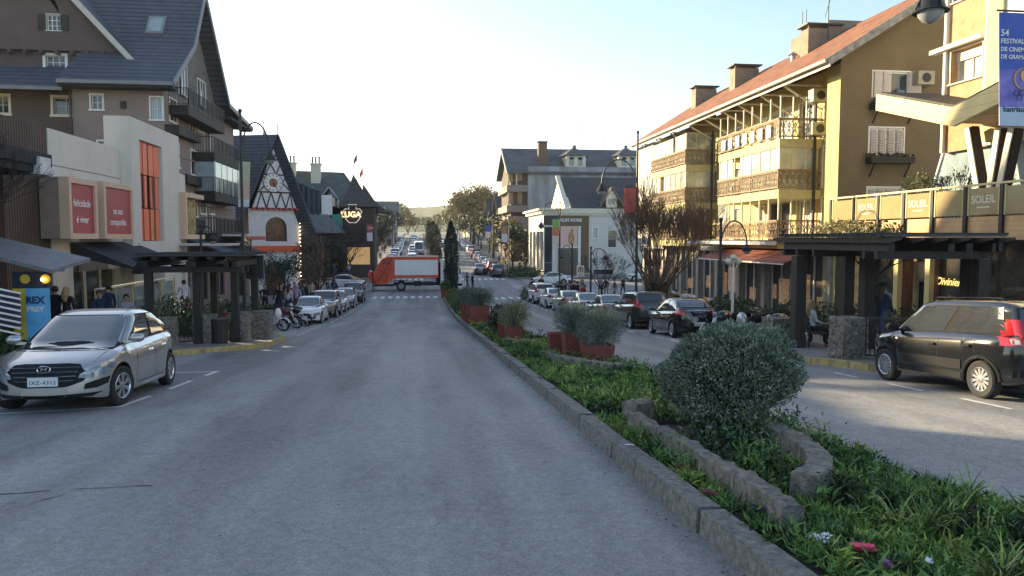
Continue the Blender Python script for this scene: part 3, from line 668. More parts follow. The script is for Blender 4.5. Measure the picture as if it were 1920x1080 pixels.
# ---- clock house ----
def clock_house():
    c0 = Vector((-12.6, 68.5, -2.2)); ang = R(28)
    u = Vector((math.cos(ang), math.sin(ang), 0)); n = Vector((math.sin(ang), -math.cos(ang), 0)); z = Vector((0,0,1))
    b = thing('clock_house', 'white half timbered chalet with a round clock in its steep gable and an arched doorway', 'shop', c0)
    WH = mat('chalet_white', (.66, .66, .67), .8, var=.1); TIM = mat('chalet_timber', (.05, .035, .035), .8)
    REDT = mat('chalet_red', (.55, .06, .035), .6); OR = mat('orange_fascia', (.75, .12, .04), .6)
    # tapered white porch tower
    H1 = 6.8
    m = MB(WH)
    def P(a, h, d=0): return c0+u*a+z*h+n*d
    def arch(cx, w, h0, h1, seg=10): return [(cx-w/2, h0)]+[(cx-w/2*math.cos(math.pi*i/seg), h1+w/2*math.sin(math.pi*i/seg)) for i in range(seg+1)]+[(cx+w/2, h0)]
    wd = 2.15
    for lo, hi, (cx, w, a0, a1) in ((-1.0, 3.0, (0, 1.9, -1.0, 1.2)), (3.0, H1, (.15, 1.9, 3.9, 5.1))):
        A = arch(cx, w, a0, a1)
        m.face([P(-wd, lo), P(A[0][0], lo)]+[P(a, h) for a, h in A[:6]]+[P(A[5][0], hi), P(-wd, hi)])
        m.face([P(A[5][0], hi)]+[P(a, h) for a, h in A[5:]]+[P(A[-1][0], lo), P(wd, lo), P(wd, hi)])
        if a0 > lo: m.face([P(A[0][0], lo), P(A[-1][0], lo), P(*A[-1]), P(*A[0])])
        for i in range(len(A)-1): m.face([P(*A[i]), P(*A[i+1]), P(*A[i+1], -.35), P(*A[i], -.35)])
    m.prism([P(-wd, -1), P(-wd, H1), P(-wd, H1, -6), P(-wd, -1, -6)], -u*.1); m.prism([P(wd, -1), P(wd, H1), P(wd, H1, -6), P(wd, -1, -6)], u*.1)
    m.build('wall', b)
    m = MB(mat('arch_glass', (.10, .055, .045), .2, var=.9, scale=3, col2=(.02, .02, .025)))
    m.face([P(-1.2, -1, -.34), P(1.2, -1, -.34), P(1.2, 2.6, -.34), P(-1.2, 2.6, -.34)]); m.face([P(-.95, 3.7, -.34), P(1.2, 3.7, -.34), P(1.2, 6.4, -.34), P(-.95, 6.4, -.34)]); m.build('arch_window', b)
    m = MB(OR); m.obox(P(0, 3.25, .1), wd+.1, .12, .26, Matrix((u, n, z)).transposed()); m.build('fascia_sign', b)
    # gable
    ga, gh = 1.75, 5.9
    m = MB(WH); m.face([P(-ga-.3, H1, .25), P(ga+.3, H1, .25), P(.15, H1+gh, .25)]); g = m.build('gable', b)
    m = MB(TIM)
    def edge(t, s): return (s*(ga+.3)*(1-t)+.15*t, H1+gh*t)
    def tb(a, c, w=.09): m.beam(P(a[0], a[1], .28), P(c[0], c[1], .28), w, .06, up=n)
    for t in (0.0, .24, .50, .72): tb(edge(t, -1), edge(t, 1), .12)
    tb(edge(0, -1), edge(1, -1), .12); tb(edge(0, 1), edge(1, 1), .12)
    for k in range(4):
        l = -1.6+k*.85; tb((l, H1), (l+.42, H1+gh*.24)); tb((l+.42, H1+gh*.24), (l+.85 if l+.85 < 1.6 else 1.6, H1))
    for (a, c) in (((-1.3, .26), (.0, .5)), ((1.4, .26), (.0, .5)), ((-.1, .24), (-1.0, .48)), ((.2, .24), (1.0, .48)), ((-.8, .5), (.15, .8)), ((.9, .5), (.15, .8)), ((.15, .5), (-.45, .7)), ((.15, .5), (.6, .7))):
        tb((a[0], H1+gh*a[1]), (c[0], H1+gh*c[1]))
    m.build('timber_frame', g)
    m = MB(REDT)
    for i in range(9): m.obox(P(-1.9+i*.48, H1-.05, .3), .12, .1, .1, Matrix((u, n, z)).transposed())
    m.build('dentil', g)
    # clock
    cc = P(-.15, H1+gh*.38, .36); Mx = Matrix((u, z, n)).transposed().to_4x4()
    def disc(m, r, d, k=28, r0=0):
        if r0: m.add([cc+(u*math.cos(t)+z*math.sin(t))*rr+n*d for t in [2*math.pi*i/k for i in range(k)] for rr in (r0, r)], [(2*i, 2*i+1, (2*i+3) % (2*k), (2*i+2) % (2*k)) for i in range(k)])
        else: m.face([cc+(u*math.cos(2*math.pi*i/k)+z*math.sin(2*math.pi*i/k))*r+n*d for i in range(k)])
    m = MB(mat('clock_rim', (.10, .09, .09), .5)); disc(m, .86, .0); m.use(WHITE); disc(m, .80, .012); m.use(mat('clock_face', (.32, .12, .07), .6)); disc(m, .38, .02)
    ck = m.build('clock', g)
    m = MB(BLACKM)
    for i in range(12): t = math.pi*i/6; d = u*math.cos(t)+z*math.sin(t); m.beam(cc+d*.58+n*.03, cc+d*.74+n*.03, .06, .02, up=n)
    m.build('clock_mark', ck)
    m = MB(BLACKM); m.beam(cc+n*.05+u*-.12+z*.3, cc+u*.3-z*.52+n*.05, .06, .02, up=n); m.beam(cc+n*.06, cc+n*.06+u*.05-z*.34, .07, .02, up=n); m.build('clock_hand', ck)
    # steep tiled roof: ridge runs back from the gable
    m = MB(TILEB); ap = P(.15, H1+gh+.5, .9); back = Vector((-10, 3.0, 0))
    for s in (-1, 1):
        e = P(s*2.2+.15, H1+.6, .9) if s > 0 else P(-2.6, H1-.1, .9)
        k = P(s*3.3+.15, H1-2.4, .9) if s > 0 else P(-4.6, H1-2.9, .9)
        m.prism([ap, e, e+back, ap+back], u*s*.12); m.prism([e, k, k+back, e+back], u*s*.12+z*.08)
    m.build('roof', b)
    m = MB(TRIM); m.beam(ap+n*.03, ap+n*.03+z*.9, .08); m.build('finial', b)
    # side wing with windows left of the tower
    m = MB(mat('wing_wall', (.09, .06, .045), .8, var=.4)); q = P(-wd-.1, -1, -1.5)
    m.prism([q, q-u*4.0, q-u*4.0+z*4.6, q+z*4.6], -n*3); m.build('side_wing', b)
    m = MB(INLIT); 
    for i in range(3): o_ = P(-wd-.5-i*1.25, 2.1, -1.46); m.face([o_, o_-u*.95, o_-u*.95+z*1.2, o_+z*1.2])
    m.build('window', b)
    m = MB(LAMPLIT)
    for i in range(22): m.ball(P(wd+.12, -.6+i*.34, .1), .045, n=6)
    for i in range(14): m.ball(P(-wd-.2-i*.3, 4.0, -1.3), .04, n=6)
    m.build('string_lights', b)
    # second wall of darker shop to the right behind
    m = MB(mat('wing_wall')) if False else MB(MATS['wing_wall']); q = P(wd+.1, -1, -1.2); m.prism([q, q+u*2.6, q+u*2.6+z*5.4, q+z*5.4], -n*3); m.build('right_wing', b)
clock_house()
# ---- lodge with chimneys beyond the cross street (left) ----
GRN = banded('grey_green_roof', (.085, .10, .09), (.04, .045, .04), 2, .25, .12, .8, .5, .25, 1)
BRN = mat('brown_wall', (.075, .05, .04), .85, var=.2)
b = thing('lodge_building', 'long lodge with a hipped grey green roof and two ornate cream chimneys', 'building', (-16, 100, zr(98)))
m = MB(BRN); m.box(-28, -7.6, 101, 114, -3, 6.4); m.build('wall', b)
m = MB(GRN); e = [(-29, 100.2, 6.4), (-7.0, 100.2, 6.4), (-7.0, 115, 6.4), (-29, 115, 6.4)]; rg = [(-21, 107.5, 11.5), (-10.2, 107.5, 11.2)]
m.face([e[0], e[1], rg[1], rg[0]]); m.face([e[1], e[2], rg[1]]); m.face([e[2], e[3], rg[0], rg[1]]); m.face([e[3], e[0], rg[0]]); m.build('roof', b)
for (px, yt, yb, Y_) in ((548, 298, 325, 106.5), (592, 300, 325, 105.5)):
    p = AY(px, yt, Y_); q = AY(px, yb, Y_); m = MB(CREAM); w_ = .62 if px > 560 else .45
    m.box(p.x-w_, p.x+w_, Y_-w_, Y_+w_, q.z-1.5, p.z-.7); m.box(p.x-w_-.15, p.x+w_+.15, Y_-w_-.15, Y_+w_+.15, p.z-.7, p.z-.5)
    m.use(BRN)
    for i in range(3 if w_ > .5 else 2): xx = p.x+(i-.5*(2 if w_ > .5 else 1))*.45; m.tube([(xx, Y_, p.z-.5), (xx, Y_, p.z+.15)], .12); m.ball((xx, Y_, p.z+.3), .16)
    m.build('chimney', b)
for px in (587, 617):
    p = AY(px, 375, 96.0); m = MB(CREAM); m.box(p.x-.75, p.x+.75, 96, 101, p.z-.8, p.z+.3); m.use(GRN)
    roof_pair(m, (p.x-1.1, 95.8, p.z+.1), (p.x-1.1, 99, p.z+.1), (p.x, 99, p.z+1.5), (p.x, 95.8, p.z+1.5)); roof_pair(m, (p.x+1.1, 95.8, p.z+.1), (p.x+1.1, 99, p.z+.1), (p.x, 99, p.z+1.5), (p.x, 95.8, p.z+1.5))
    m.use(TRIM); m.beam((p.x-1.15, 95.75, p.z+.1), (p.x, 95.75, p.z+1.6), .1); m.beam((p.x+1.15, 95.75, p.z+.1), (p.x, 95.75, p.z+1.6), .1); d_ = m.build('dormer', b)
    m = MB(GLASS); m.box(p.x-.4, p.x+.4, 95.93, 95.99, p.z-.5, p.z+.2); m.build('window', d_)
BARL = mat('dark_barrel', (.035, .042, .055), .6, var=.3, stretch=(6, 6, .5))
b = thing('shop_building', 'dark shop front of tall rounded vertical panels with a sloping glass canopy', 'shop', (-14, 92.5, zr(92)))
m = MB(BARL)
for i, (px, yt) in enumerate(((556, 341), (567, 344), (578, 349), (588, 353), (597, 357))):
    p = AY(px, yt, 92.6); m.lathe([(.46, p.z-3.6), (.46, p.z-.1), (.3, p.z)], (p.x, 92.6, 0), 12)
m.build('panel', b)
m = MB(BRN); m.box(-17, -10.6, 92.4, 96, -3, 5.1); m.build('wall', b)
m = MB(mat('canopy_sheet', (.16, .16, .17), .3, var=.4, stretch=(5, 1, 1))); m.prism([(-16.5, 92.3, 5.0), (-11, 92.3, 5.0), (-8.6, 91.2, 2.6), (-14.5, 91.2, 2.6)], (0, 0, .08)); m.build('canopy', b)
m = MB(INLIT); m.box(-15.8, -11.4, 92.33, 92.38, -2.2, 1.2); m.build('shopfront', b)
m = MB(WHITE); p = AY(613, 383, 92.3); m.box(p.x-.62, p.x+.62, 92.2, 92.35, p.z-1.3, p.z+1.1); m.build('sign_panel', b)
m = MB(mat('green_panel', (.05, .22, .17), .5)); p = AY(632, 414, 92.2); m.box(p.x-.6, p.x+.6, 92.1, 92.38, p.z-1.0, p.z+.8); m.build('green_panel', b)
# ---- brown corner tower with neon sign ----
b = thing('restaurant_tower', 'brown corner restaurant with a steep pyramid roof and an outlined neon sign', 'restaurant', (-7.2, 95, zr(93)))
X0, X1, Yt = AY(641, 400, 93).x, AY(702, 400, 93).x, 93
BR2 = mat('tower_brown', (.06, .04, .035), .8, var=.2)
ze = AY(670, 388, Yt).z
m = MB(BR2); m.box(X0, X1, Yt, Yt+6, -3, ze); m.build('wall', b)
m = MB(GRN if False else mat('shingle_roof', (.07, .06, .055), .85, var=.3, scale=2)); ax = AY(662, 326, Yt+3).x; az = AY(662, 326, Yt+3).z
def pyr(m, x0, x1, y0, y1, z0, cx, cy, zt, zm_=.45, k=.42):
    r0 = [(x0,y0,z0),(x1,y0,z0),(x1,y1,z0),(x0,y1,z0)]; zm = z0+(zt-z0)*zm_
    r1 = [(cx+(p[0]-cx)*k, cy+(p[1]-cy)*k, zm) for p in r0]
    for i in range(4): j = (i+1) % 4; m.face([r0[i], r0[j], r1[j], r1[i]]); m.face([r1[i], r1[j], (cx, cy, zt)])
pyr(m, X0-.4, X1+.4, Yt-.4, Yt+6.4, ze, ax, Yt+3.3, az); pyr(m, X1-2.2, X1+1.6, Yt-.2+2, Yt+6.4, ze-.6, AY(681, 345, Yt+4).x, Yt+4.5, AY(681, 345, Yt+4).z)
m.build('roof', b)
NE = mat('neon_tube', (.6, .52, .45), .5, var=0, emit=(1, .85, .7), es=.12)
m = MB(NE); cp = AY(661, 401, Yt-.1); S = 1.12
sh = [(-.8,-.1),(-1.0,.25),(-.75,.55),(-.38,.5),(-.42,1.0),(.42,1.0),(.38,.5),(.75,.55),(1.0,.25),(.8,-.1),(.7,-.6),(.35,-.95),(-.35,-.95),(-.7,-.6),(-.8,-.1)]
m.tube([(cp.x+a*S, Yt-.12, cp.z+c*S) for a, c in sh], .07, 6); ns = m.build('neon_sign', b)
text_mesh('LUGA', .92, mat('neon_letters', (1, .75, .3), .5, var=0, emit=(1, .7, .3), es=.7), (cp.x-.2, Yt-.14, cp.z-.1), UX, NYN, ns, extrude=.03, bold=.03)
m = MB(INLIT); m.box(X0+.6, X1-.6, Yt-.04, Yt-.005, -1.2, .9); m.build('shopfront', b)
for (px, py, col, nm) in ((666, 300, (.10, .02, .02), 'dark red'), (677, 326, (.65, .05, .03), 'bright red')):
    p = AY(px, py, 119); f = thing('flag', f'small {nm} flag on a thin pole above the brown corner restaurant', 'flag', (p.x+.2, 119, 6))
    m = MB(BLACKM); m.tube([(p.x+.25, 119, 6), (p.x+.25, 119, p.z+1.0)], .05, 6); m.build('pole', f)
    m = MB(mat('flag_'+nm.replace(' ', '_'), col, .8)); m.prism([(p.x+.2, 119, p.z+.9), (p.x+.2, 119, p.z-.1), (p.x-.35, 119.1, p.z-1.0), (p.x-.2, 119.05, p.z+.1)], (0,.03,0)); m.build('cloth', f)
# ---- building beyond, church spire ----
b = thing('apartment_building', 'grey roofed pale block beyond the brown restaurant, left of the traffic queue', 'building', (-9, 172, zr(170)))
p0, p1 = AY(703, 377, 170), AY(748, 376, 170); zb = AY(725, 399, 170).z
m = MB(mat('pale_block', (.40, .41, .40), .8)); WH_ = [(1+i*1.7, 1.5+j*2.9, 1.0, 1.4) for i in range(4) for j in range(3)]
wall(m, (-13, 170, -1), UX, NYN, 8.0, zb+1, WH_); m.box(-5.2, -5.0, 170, 190, -1, zb); m.build('wall', b)
m = MB(GLASS); m.box(-12.6, -5.4, 170.25, 170.3, 0, zb-.2); m.build('window', b)
m = MB(mat('zinc_roof', (.11, .12, .12), .6)); m.prism([(-14, 169.3, zb), (-4.3, 169.3, zb), (-4.3, 174, p0.z), (-14, 174, p0.z)], (0, 0, .2)); m.box(-14, -4.3, 174, 191, zb, p0.z); m.build('roof', b)
b = thing('church_spire', 'slender pale church spire with a cross far behind the tiled roofs on the left', 'church')
p = AY(494, 276, 220); t = AY(494, 236, 220); b.location = (p.x, 221, 0)
m = MB(mat('spire_grey', (.30, .31, .33), .8)); m.box(p.x-2, p.x+2, 219.5, 223, 0, p.z-3); m.build('tower', b)
m = MB(MATS['spire_grey']); m.lathe([(2.2, p.z-3), (.9, p.z), (.05, t.z)], (p.x, 221, 0), 8); m.build('spire', b)
m = MB(BLACKM); m.box(p.x-.08, p.x+.08, 220.9, 221.1, t.z, t.z+1.8); m.box(p.x-.5, p.x+.5, 220.92, 221.08, t.z+1.0, t.z+1.2); m.build('cross', b)
# =================== RIGHT SIDE ===================
YEL = mat('yellow_stucco', (.50, .43, .17), .85, var=.10, scale=.8, bump=.2)
GABL = mat('shaded_gable_stucco', (.165, .12, .068), .9, var=.10, scale=.7, bump=.15)  # yellow wall darkened in colour for the gable's shaded side
TERR = banded('terracotta_tiles', (.27, .115, .065), (.10, .045, .03), 2, .22, .2, .9, 1.0, .5, 1.6, offset_axis=(1, .28))
PINK = mat('shutter_paint', (.52, .47, .45), .7, var=.08)
b = thing('apartment_building', 'long yellow apartment block with a terracotta roof and pierced timber balconies', 'building', (20, 45, -2.5))
XW, Y0, Y1 = 20.3, 32.4, 62.0
m = MB(YEL); O = (XW, Y0, -3)
fl = [6.95, 4.4, 1.85]; holes = []
for zf in fl:
    zz = zf+3
    holes += [(1.6, zz+.1, 1.7, 2.05), (4.4, zz+.1, 1.4, 2.0), (6.6, zz+.1, 2.6, 2.05), (9.6, zz+.4, .9, 1.6), (13.0, zz+.65, 1.1, 1.35), (15.3, zz+.7, .7, 1.2), (17.6, zz+.1, 1.4, 2.05), (20.2, zz+.1, 2.4, 2.05), (23.4, zz+.4, .8, 1.6), (26.0, zz+.6, 1.6, 1.4)]
wall(m, O, UY, NXN, Y1-Y0, 10.3+3, holes)
m.box(19.15, XW, Y0, Y0+1.1, -3, 9.9)
m.build('wall', b)
CURT = mat('curtain_glass', (.42, .40, .30), .12, var=.6, scale=1.4, col2=(.10, .10, .08), spec=1)
for i, h in enumerate(holes): window(b, O, UY, NXN, h, WHITE, gm=CURT if i % 3 != 1 else GLASS, cols=2, trim=.07, sill=False)
m = MB(mat('white_render', (.62, .60, .55), .8)); m.box(18.6, XW-.002, 58.0, 62.0, 2.0, 9.6); m.build('end_bay', b)
m = MB(banded('ochre_boards', (.50, .33, .12), (.22, .13, .05), 1, .3, .1, .7, .4, .15, 1)); 
for zf in fl[1:]: m.box(XW-.05, XW-.004, Y0+1.12, Y0+1.55, zf, zf+2.2); m.box(XW-.05, XW-.004, Y0+3.4, Y0+4.3, zf, zf+2.2)
m.build('boarding', b)
# gable end facing the viewer
OGb = (19.15, Y0, -3); GH = [hY(Y0, OGb, 1636, 135, 1704, 184), hY(Y0, OGb, 1629, 240, 1693, 291), hY(Y0, OGb, 1625, 352, 1690, 400)]
m = MB(GABL); wall(m, (19.14, Y0-.02, -3), UX, NYN, 30-19.14, 10.0+3, [(h[0]+.01, h[1], h[2], h[3]) for h in GH])
m.face([(19.14, Y0-.02, 10.0), (30, Y0-.02, 10.0), (30, Y0-.02, 10.05), (24.4, Y0-.02, 13.5), (19.14, Y0-.02, 10.25)])
m.build('gable_wall', b)
for k, h in enumerate(GH):
    w_ = window(b, (19.15, Y0-.02, -3), UX, NYN, h, WHITE, gm=GLASS if k == 0 else mat('closed_blind', (.45, .40, .38), .7), cols=2 if k == 0 else 4, rows=1 if k == 0 else 2, trim=.06, sill=False, fw=.07, depth=.12)
    x0_, x1_ = 19.15+h[0], 19.15+h[0]+h[2]; z0_, z1_ = h[1]-3, h[1]+h[3]-3
    if k == 0:
        for s0, s1 in ((x0_+.02, x0_+.42), (x0_+.46, x0_+.84)):
            m = MB(PINK); m.box(s0, s1, Y0-.12, Y0-.06, z0_, z1_)
            for q in range(9): m.box(s0+.05, s1-.05, Y0-.14, Y0-.12, z0_+.08+q*(z1_-z0_-.1)/9, z0_+.14+q*(z1_-z0_-.1)/9)
            m.build('shutter', w_)
        m = MB(PINK); m.prism([(x1_-.05, Y0-.06, z0_), (x1_+.3, Y0-.45, z0_), (x1_+.3, Y0-.45, z1_), (x1_-.05, Y0-.06, z1_)], (.04, .03, 0)); m.build('shutter', w_)
    else:
        for q in range(4):
            s0 = x0_+h[2]*q/4+.05; s1 = x0_+h[2]*(q+1)/4-.05; m = MB(PINK)
            for r_ in range(9): m.box(s0, s1, Y0-.11, Y0-.085, z0_+.06+r_*(z1_-z0_-.1)/9, z0_+.13+r_*(z1_-z0_-.1)/9)
            m.build('shutter', w_)
for (xa_, xb_, zt) in ((GH[0][0]+19.0, GH[0][0]+GH[0][2]+19.35, GH[0][1]-3-.25), (GH[1][0]+19.0, GH[1][0]+GH[1][2]+19.45, GH[1][1]-3-.1)):
    m = MB(DWOOD); m.box(xa_, xb_, Y0-.5, Y0-.03, zt-.3, zt-.02); m.beam((xa_+.2, Y0-.03, zt-.9), (xa_+.2, Y0-.45, zt-.3), .05); m.beam((xb_-.2, Y0-.03, zt-.9), (xb_-.2, Y0-.45, zt-.3), .05)
    fb = m.build('flower_box', b)
    m = MB(mat('dark_red_plants', (.06, .03, .025), .9, var=.5, scale=12, col2=(.05, .06, .02)))
    for i in range(60): p = Vector((random.uniform(xa_, xb_), Y0-random.uniform(.08, .48), zt+random.uniform(-.03, .14))); m.obox(p, .05, .03, .05, Matrix.Rotation(random.random()*3, 3, 'X'))
    m.build('plants', fb)
# roof
XE, ZE, XR, ZR = 18.0, 9.75, 24.4, 13.75
m = MB(TERR); m.prism([(XE, Y0-.9, ZE), (XE, Y1+.6, ZE), (XR, Y1+.6, ZR), (XR, Y0-.9, ZR)], (0,0,.14)); m.prism([(30.8, Y0-.9, ZE), (30.8, Y1+.6, ZE), (XR, Y1+.6, ZR), (XR, Y0-.9, ZR)], (0,0,.14)); m.build('roof', b)
m = MB(mat('weathered_verge', (.25, .24, .23), .8, var=.4, scale=3)); m.beam((XE-.02, Y0-.95, ZE-.05), (XR, Y0-.95, ZR-.05), .08, .34); m.build('bargeboard', b)
m = MB(CREAM); m.tube([(XE-.08, Y0-.9, ZE+.02), (XE-.08, Y1+.5, ZE+.02)], .09, 8); m.box(XE+.1, XE+.14, Y0-.9, Y1+.5, ZE-.22, ZE); m.build('gutter', b)
m = MB(CREAM)
for y_ in (36.0, 38.6, 41.4, 43.6, 46.5, 49.2, 53, 56.4, 60): m.beam((XE+.1, y_, ZE-.1), (XW, y_+.0, ZE-1.3), .08); m.beam((XE+.1, y_, ZE-.12), (XW, y_, ZE-.12), .08)
m.build('eaves_strut', b)
CHM = mat('chimney_render', (.27, .21, .15), .9, var=.2, scale=2)
for px0, px1, yt, yb, X_ in ((1310, 1341, 158, 200, 22.2), (1384, 1419, 118, 165, 22.2), (1525, 1575, 40, 100, 22.6)):
    a, c_ = AX(px1, (yt+yb)/2, X_), AX(px0, (yt+yb)/2, X_); top = AX((px0+px1)/2, yt, X_).z; yc = c_.y; w_ = .42 if px0 < 1500 else .55
    m = MB(CHM); m.box(X_-w_, X_+1.3, yc-.45, yc+.45, top-3, top-.12); m.use(mat('slate_cap', (.05, .055, .06), .6)); m.box(X_-w_-.18, X_+1.48, yc-.65, yc+.65, top+.06, top+.14)
    m.use(CHM)
    for sx, sy in ((-w_+.05, -.38), (1.2, -.38), (-w_+.05, .38), (1.2, .38)): m.box(X_+sx-.04, X_+sx+.04, yc+sy-.04, yc+sy+.04, top-.13, top+.07)
    m.build('chimney', b)
a = AX(1480, 75, 23.2); m = MB(CHM); m.box(23.3, 27.5, a.y-4.4, a.y, 11, a.z); m.use(mat('slate_cap', (.05, .055, .06), .6)) if False else None; m.build('water_tank_house', b)
m = MB(BLACKM); lx = 23.27
for dy in (0, .45): m.tube([(lx, a.y-1.9+dy, 12), (lx, a.y-1.9+dy, a.z+1.3)], .025, 6)
for i in range(10): m.tube([(lx, a.y-1.9, 12.2+i*.3), (lx, a.y-1.45, 12.2+i*.3)], .018, 6)
m.build('ladder', b)
m = MB(BLACKM); p = AX(1553, 40, 23.0); m.tube([(23, p.y, p.z-1), (23, p.y, p.z+3.2)], .03, 6); m.tube([(22.8, p.y, p.z+.2), (23.2, p.y, p.z+1.6)], .015, 6); m.build('antenna', b)
m = MB(mat('galvanised', (.4, .41, .42), .4, metal=.6)); p = AX(1487, 105, 22.3); m.tube([(22.3, p.y, p.z-1.0), (22.3, p.y, p.z)], .14, 10); m.lathe([(.3, p.z+.05), (.02, p.z+.25)], (22.3, p.y, 0), 10); m.build('vent_pipe', b)
# balconies
SLAB = mat('balcony_slab', (.52, .45, .22), .8, var=.12, scale=3)
for blk, (ya, yb) in enumerate(((35.9, 43.6), (49.2, 56.8))):
    for k, zf in enumerate(fl):
        m = MB(SLAB); m.box(18.05, XW-.003, ya, yb, zf-.42, zf); m.use(DWOOD if False else mat('brown_timber', (.30, .20, .11), .7, var=.3, scale=5))
        h = .98
        crossrail(m, (18.02, ya, zf+.02), (18.02, yb, zf+.02), h); crossrail(m, (18.05, ya, zf+.02), (XW, ya, zf+.02), h)
        bo = m.build('balcony', b)
        glz = (blk == 0 and k in (1, 2)) or (blk == 1)
        if glz:
            g = MB(mat('balcony_glazing', (.36, .38, .33), .07, var=.5, scale=.7, col2=(.16, .17, .13), spec=1)); y2 = yb-.1; y1_ = ya+.08
            segs = [(y1_, y1_+(y2-y1_)*.62), (y1_+(y2-y1_)*.76, y2)] if k == 1 else [(y1_, y1_+(y2-y1_)*.30), (y1_+(y2-y1_)*.36, y2)]
            if blk == 0 and k == 2: segs = [(y1_+(y2-y1_)*.80, y2)]
            for a_, c_ in segs: g.box(18.12, 18.15, a_, c_, zf+.02, zf+2.12)
            if k != 2: g.box(18.15, XW-.1, ya+.10, ya+.13, zf+.02, zf+2.12)
            g.build('glazing', bo)
        g = MB(CREAM)
        for i in range(8): yy = ya+.1+(yb-ya-.2)*i/7; g.box(18.09, 18.16, yy-.03, yy+.03, zf, zf+2.14)
        for xx in (18.8, 19.5): g.box(xx-.025, xx+.025, ya+.08, ya+.15, zf, zf+2.14)
        g.box(18.08, XW-.01, ya+.06, ya+.16, zf+2.1, zf+2.14); g.build('glazing_bar', bo)
    m = MB(BLACKM); m.tube([(19.9, ya-.06, -2), (19.9, ya-.06, 9.2)], .07, 8); m.build('downpipe', b)
m = MB(WHITE)
for i in range(7):
    yy = 36.6+i*.95; m.box(17.9, 17.93, yy, yy+.5, fl[0]+.15, fl[0]+.75)
m.build('towel', b)
m = MB(DWOOD)
for zf in fl: m.box(XW-.75, XW-.01, 45.3, 46.8, zf+.15, zf+.42)
pb = m.build('flower_box', b)
m = MB(mat('flower_mix', (.20, .10, .04), .9, var=.8, scale=14, col2=(.06, .09, .03)))
for zf in fl:
    for i in range(120): p = Vector((XW-random.uniform(.02, .85), random.uniform(45.2, 46.9), zf+.45+random.uniform(-.2, .3))); m.obox(p, .07, .04, .06, Matrix.Rotation(random.random()*3, 3, 'Z')@Matrix.Rotation(random.random()*3, 3, 'X'))
m.build('plants', pb)
def ac(par, c, fx=True):
    m = MB(mat('ac_casing', (.34, .31, .23), .6)); x, y, z = c; m.box(x-.4, x+.4, y-.25, y+.25, z-.3, z+.3)
    m.use(BLACKM)
    if fx: m.lathe([(.22, -.262), (.22, -.255)], (x, y, z), 14, 'y')
    else: m.lathe([(.22, -.412), (.22, -.405)], (x, y, z), 14, 'x')
    return m.build('air_conditioner', par)
ac(b, (19.5, 34.9, 8.9), True); ac(b, (19.5, 34.9, 7.3), True)
P = AY(1732, 147, Y0-.4); ac(b, (P.x, Y0-.35, P.z))
# ground floor shops of the yellow block
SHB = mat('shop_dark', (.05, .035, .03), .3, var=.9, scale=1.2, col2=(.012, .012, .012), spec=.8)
m = MB(mat('grey_pier', (.30, .27, .23), .8, var=.15))
for y_ in (32.8, 36.1, 39.4, 42.7, 46.0, 49.3, 52.6, 55.9, 59.2, 61.6): m.box(19.0, 19.3, y_-.22, y_+.22, -3, 1.3)
m.box(18.9, XW, Y0+.0, Y1, 1.15, 1.45); m.build('pier', b)
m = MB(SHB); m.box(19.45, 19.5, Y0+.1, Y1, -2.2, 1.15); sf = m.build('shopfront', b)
m = MB(WHITE)
y_ = 33.6
while y_ < 61: m.box(19.38, 19.449, y_-.05, y_+.05, -2.2, 1.15); y_ += 1.1
m.box(19.38, 19.452, Y0+.1, Y1, -2.25, -2.05); m.build('mullion', sf)
m = MB(mat('lit_goods', (.40, .24, .13), .6, var=.9, scale=9, col2=(.03, .015, .012), emit=(1, .6, .35), es=.03))
for i, y_ in enumerate((33.9, 35.1, 37.2, 38.6, 41.1, 43.9, 45.2, 47.8, 51, 52.9, 55.4, 57.4)): m.box(19.40, 19.44, y_, y_+.5+.3*(i % 3), -1.6+.25*(i % 2), -.9+.35*(i*7 % 4))
m.build('window_display', sf)
m = MB(banded('red_awning_slats', (.24, .075, .05), (.10, .03, .02), 2, .12, .25, .7, .6, .15, 2)); m.prism([(19.2, 33.0, 1.55), (16.9, 33.0, .75), (16.9, 43.6, .75), (19.2, 43.6, 1.55)], (0,0,.06)); aw = m.build('awning', b)
m = MB(WHITE); m.beam((16.9, 33.0, .74), (16.9, 43.6, .74), .05, .06); m.build('valance', aw)
m = MB(mat('white_fascia', (.60, .60, .58), .6)); m.box(17.4, 17.8, 35.5, 47, 1.62, 1.85); m.box(17.4, XW-.01, 35.5, 47, 1.80, 1.86); m.build('fascia', b)
# ---- SOLEIL building ----
WF = banded('pine_boards', (.55, .33, .15), (.30, .16, .07), 2, .17, .06, .6, .3, .22, 1.5)
b = thing('cafe_building', 'modern building with a glazed cafe terrace, pine fascia and a folded timber canopy', 'cafe', (20, 22, -1.4))
TX = 18.5
m = MB(WF); m.box(TX, TX+.12, 12, 31.8, 1.9, 2.66); m.box(TX+.12, 26, 31.68, 31.8, 1.9, 2.66); ff = m.build('fascia', b)
m = MB(mat('floor_slab', (.2, .18, .15), .8)); m.box(TX+.121, 27, 12, 31.67, 2.0, 2.6); m.build('terrace_floor', b)
m = MB(mat('rail_paint', (.55, .46, .2), .5)); m.beam((TX-.02, 12, 3.72), (TX-.02, 31.8, 3.72), .1, .07); rl = m.build('handrail', b)
m = MB(DWOOD); ys = [31.7, 29.9, 28.2, 26.6, 25.0, 23.35, 21.75, 20.2, 18.6]
for y_ in ys: m.box(TX-.10, TX-.0, y_-.07, y_+.07, 2.05, 3.68)
m.build('rail_post', b)
m = MB(mat('terrace_glass', (.20, .15, .08), .06, var=.6, scale=1.0, col2=(.42, .34, .17), spec=1))  # yellow reflected light painted into the brown glass colour
for i in range(len(ys)-1): m.box(TX-.045, TX-.03, ys[i+1]+.16, ys[i]-.16, 2.72, 3.6)
gp = m.build('glass_panel', b)
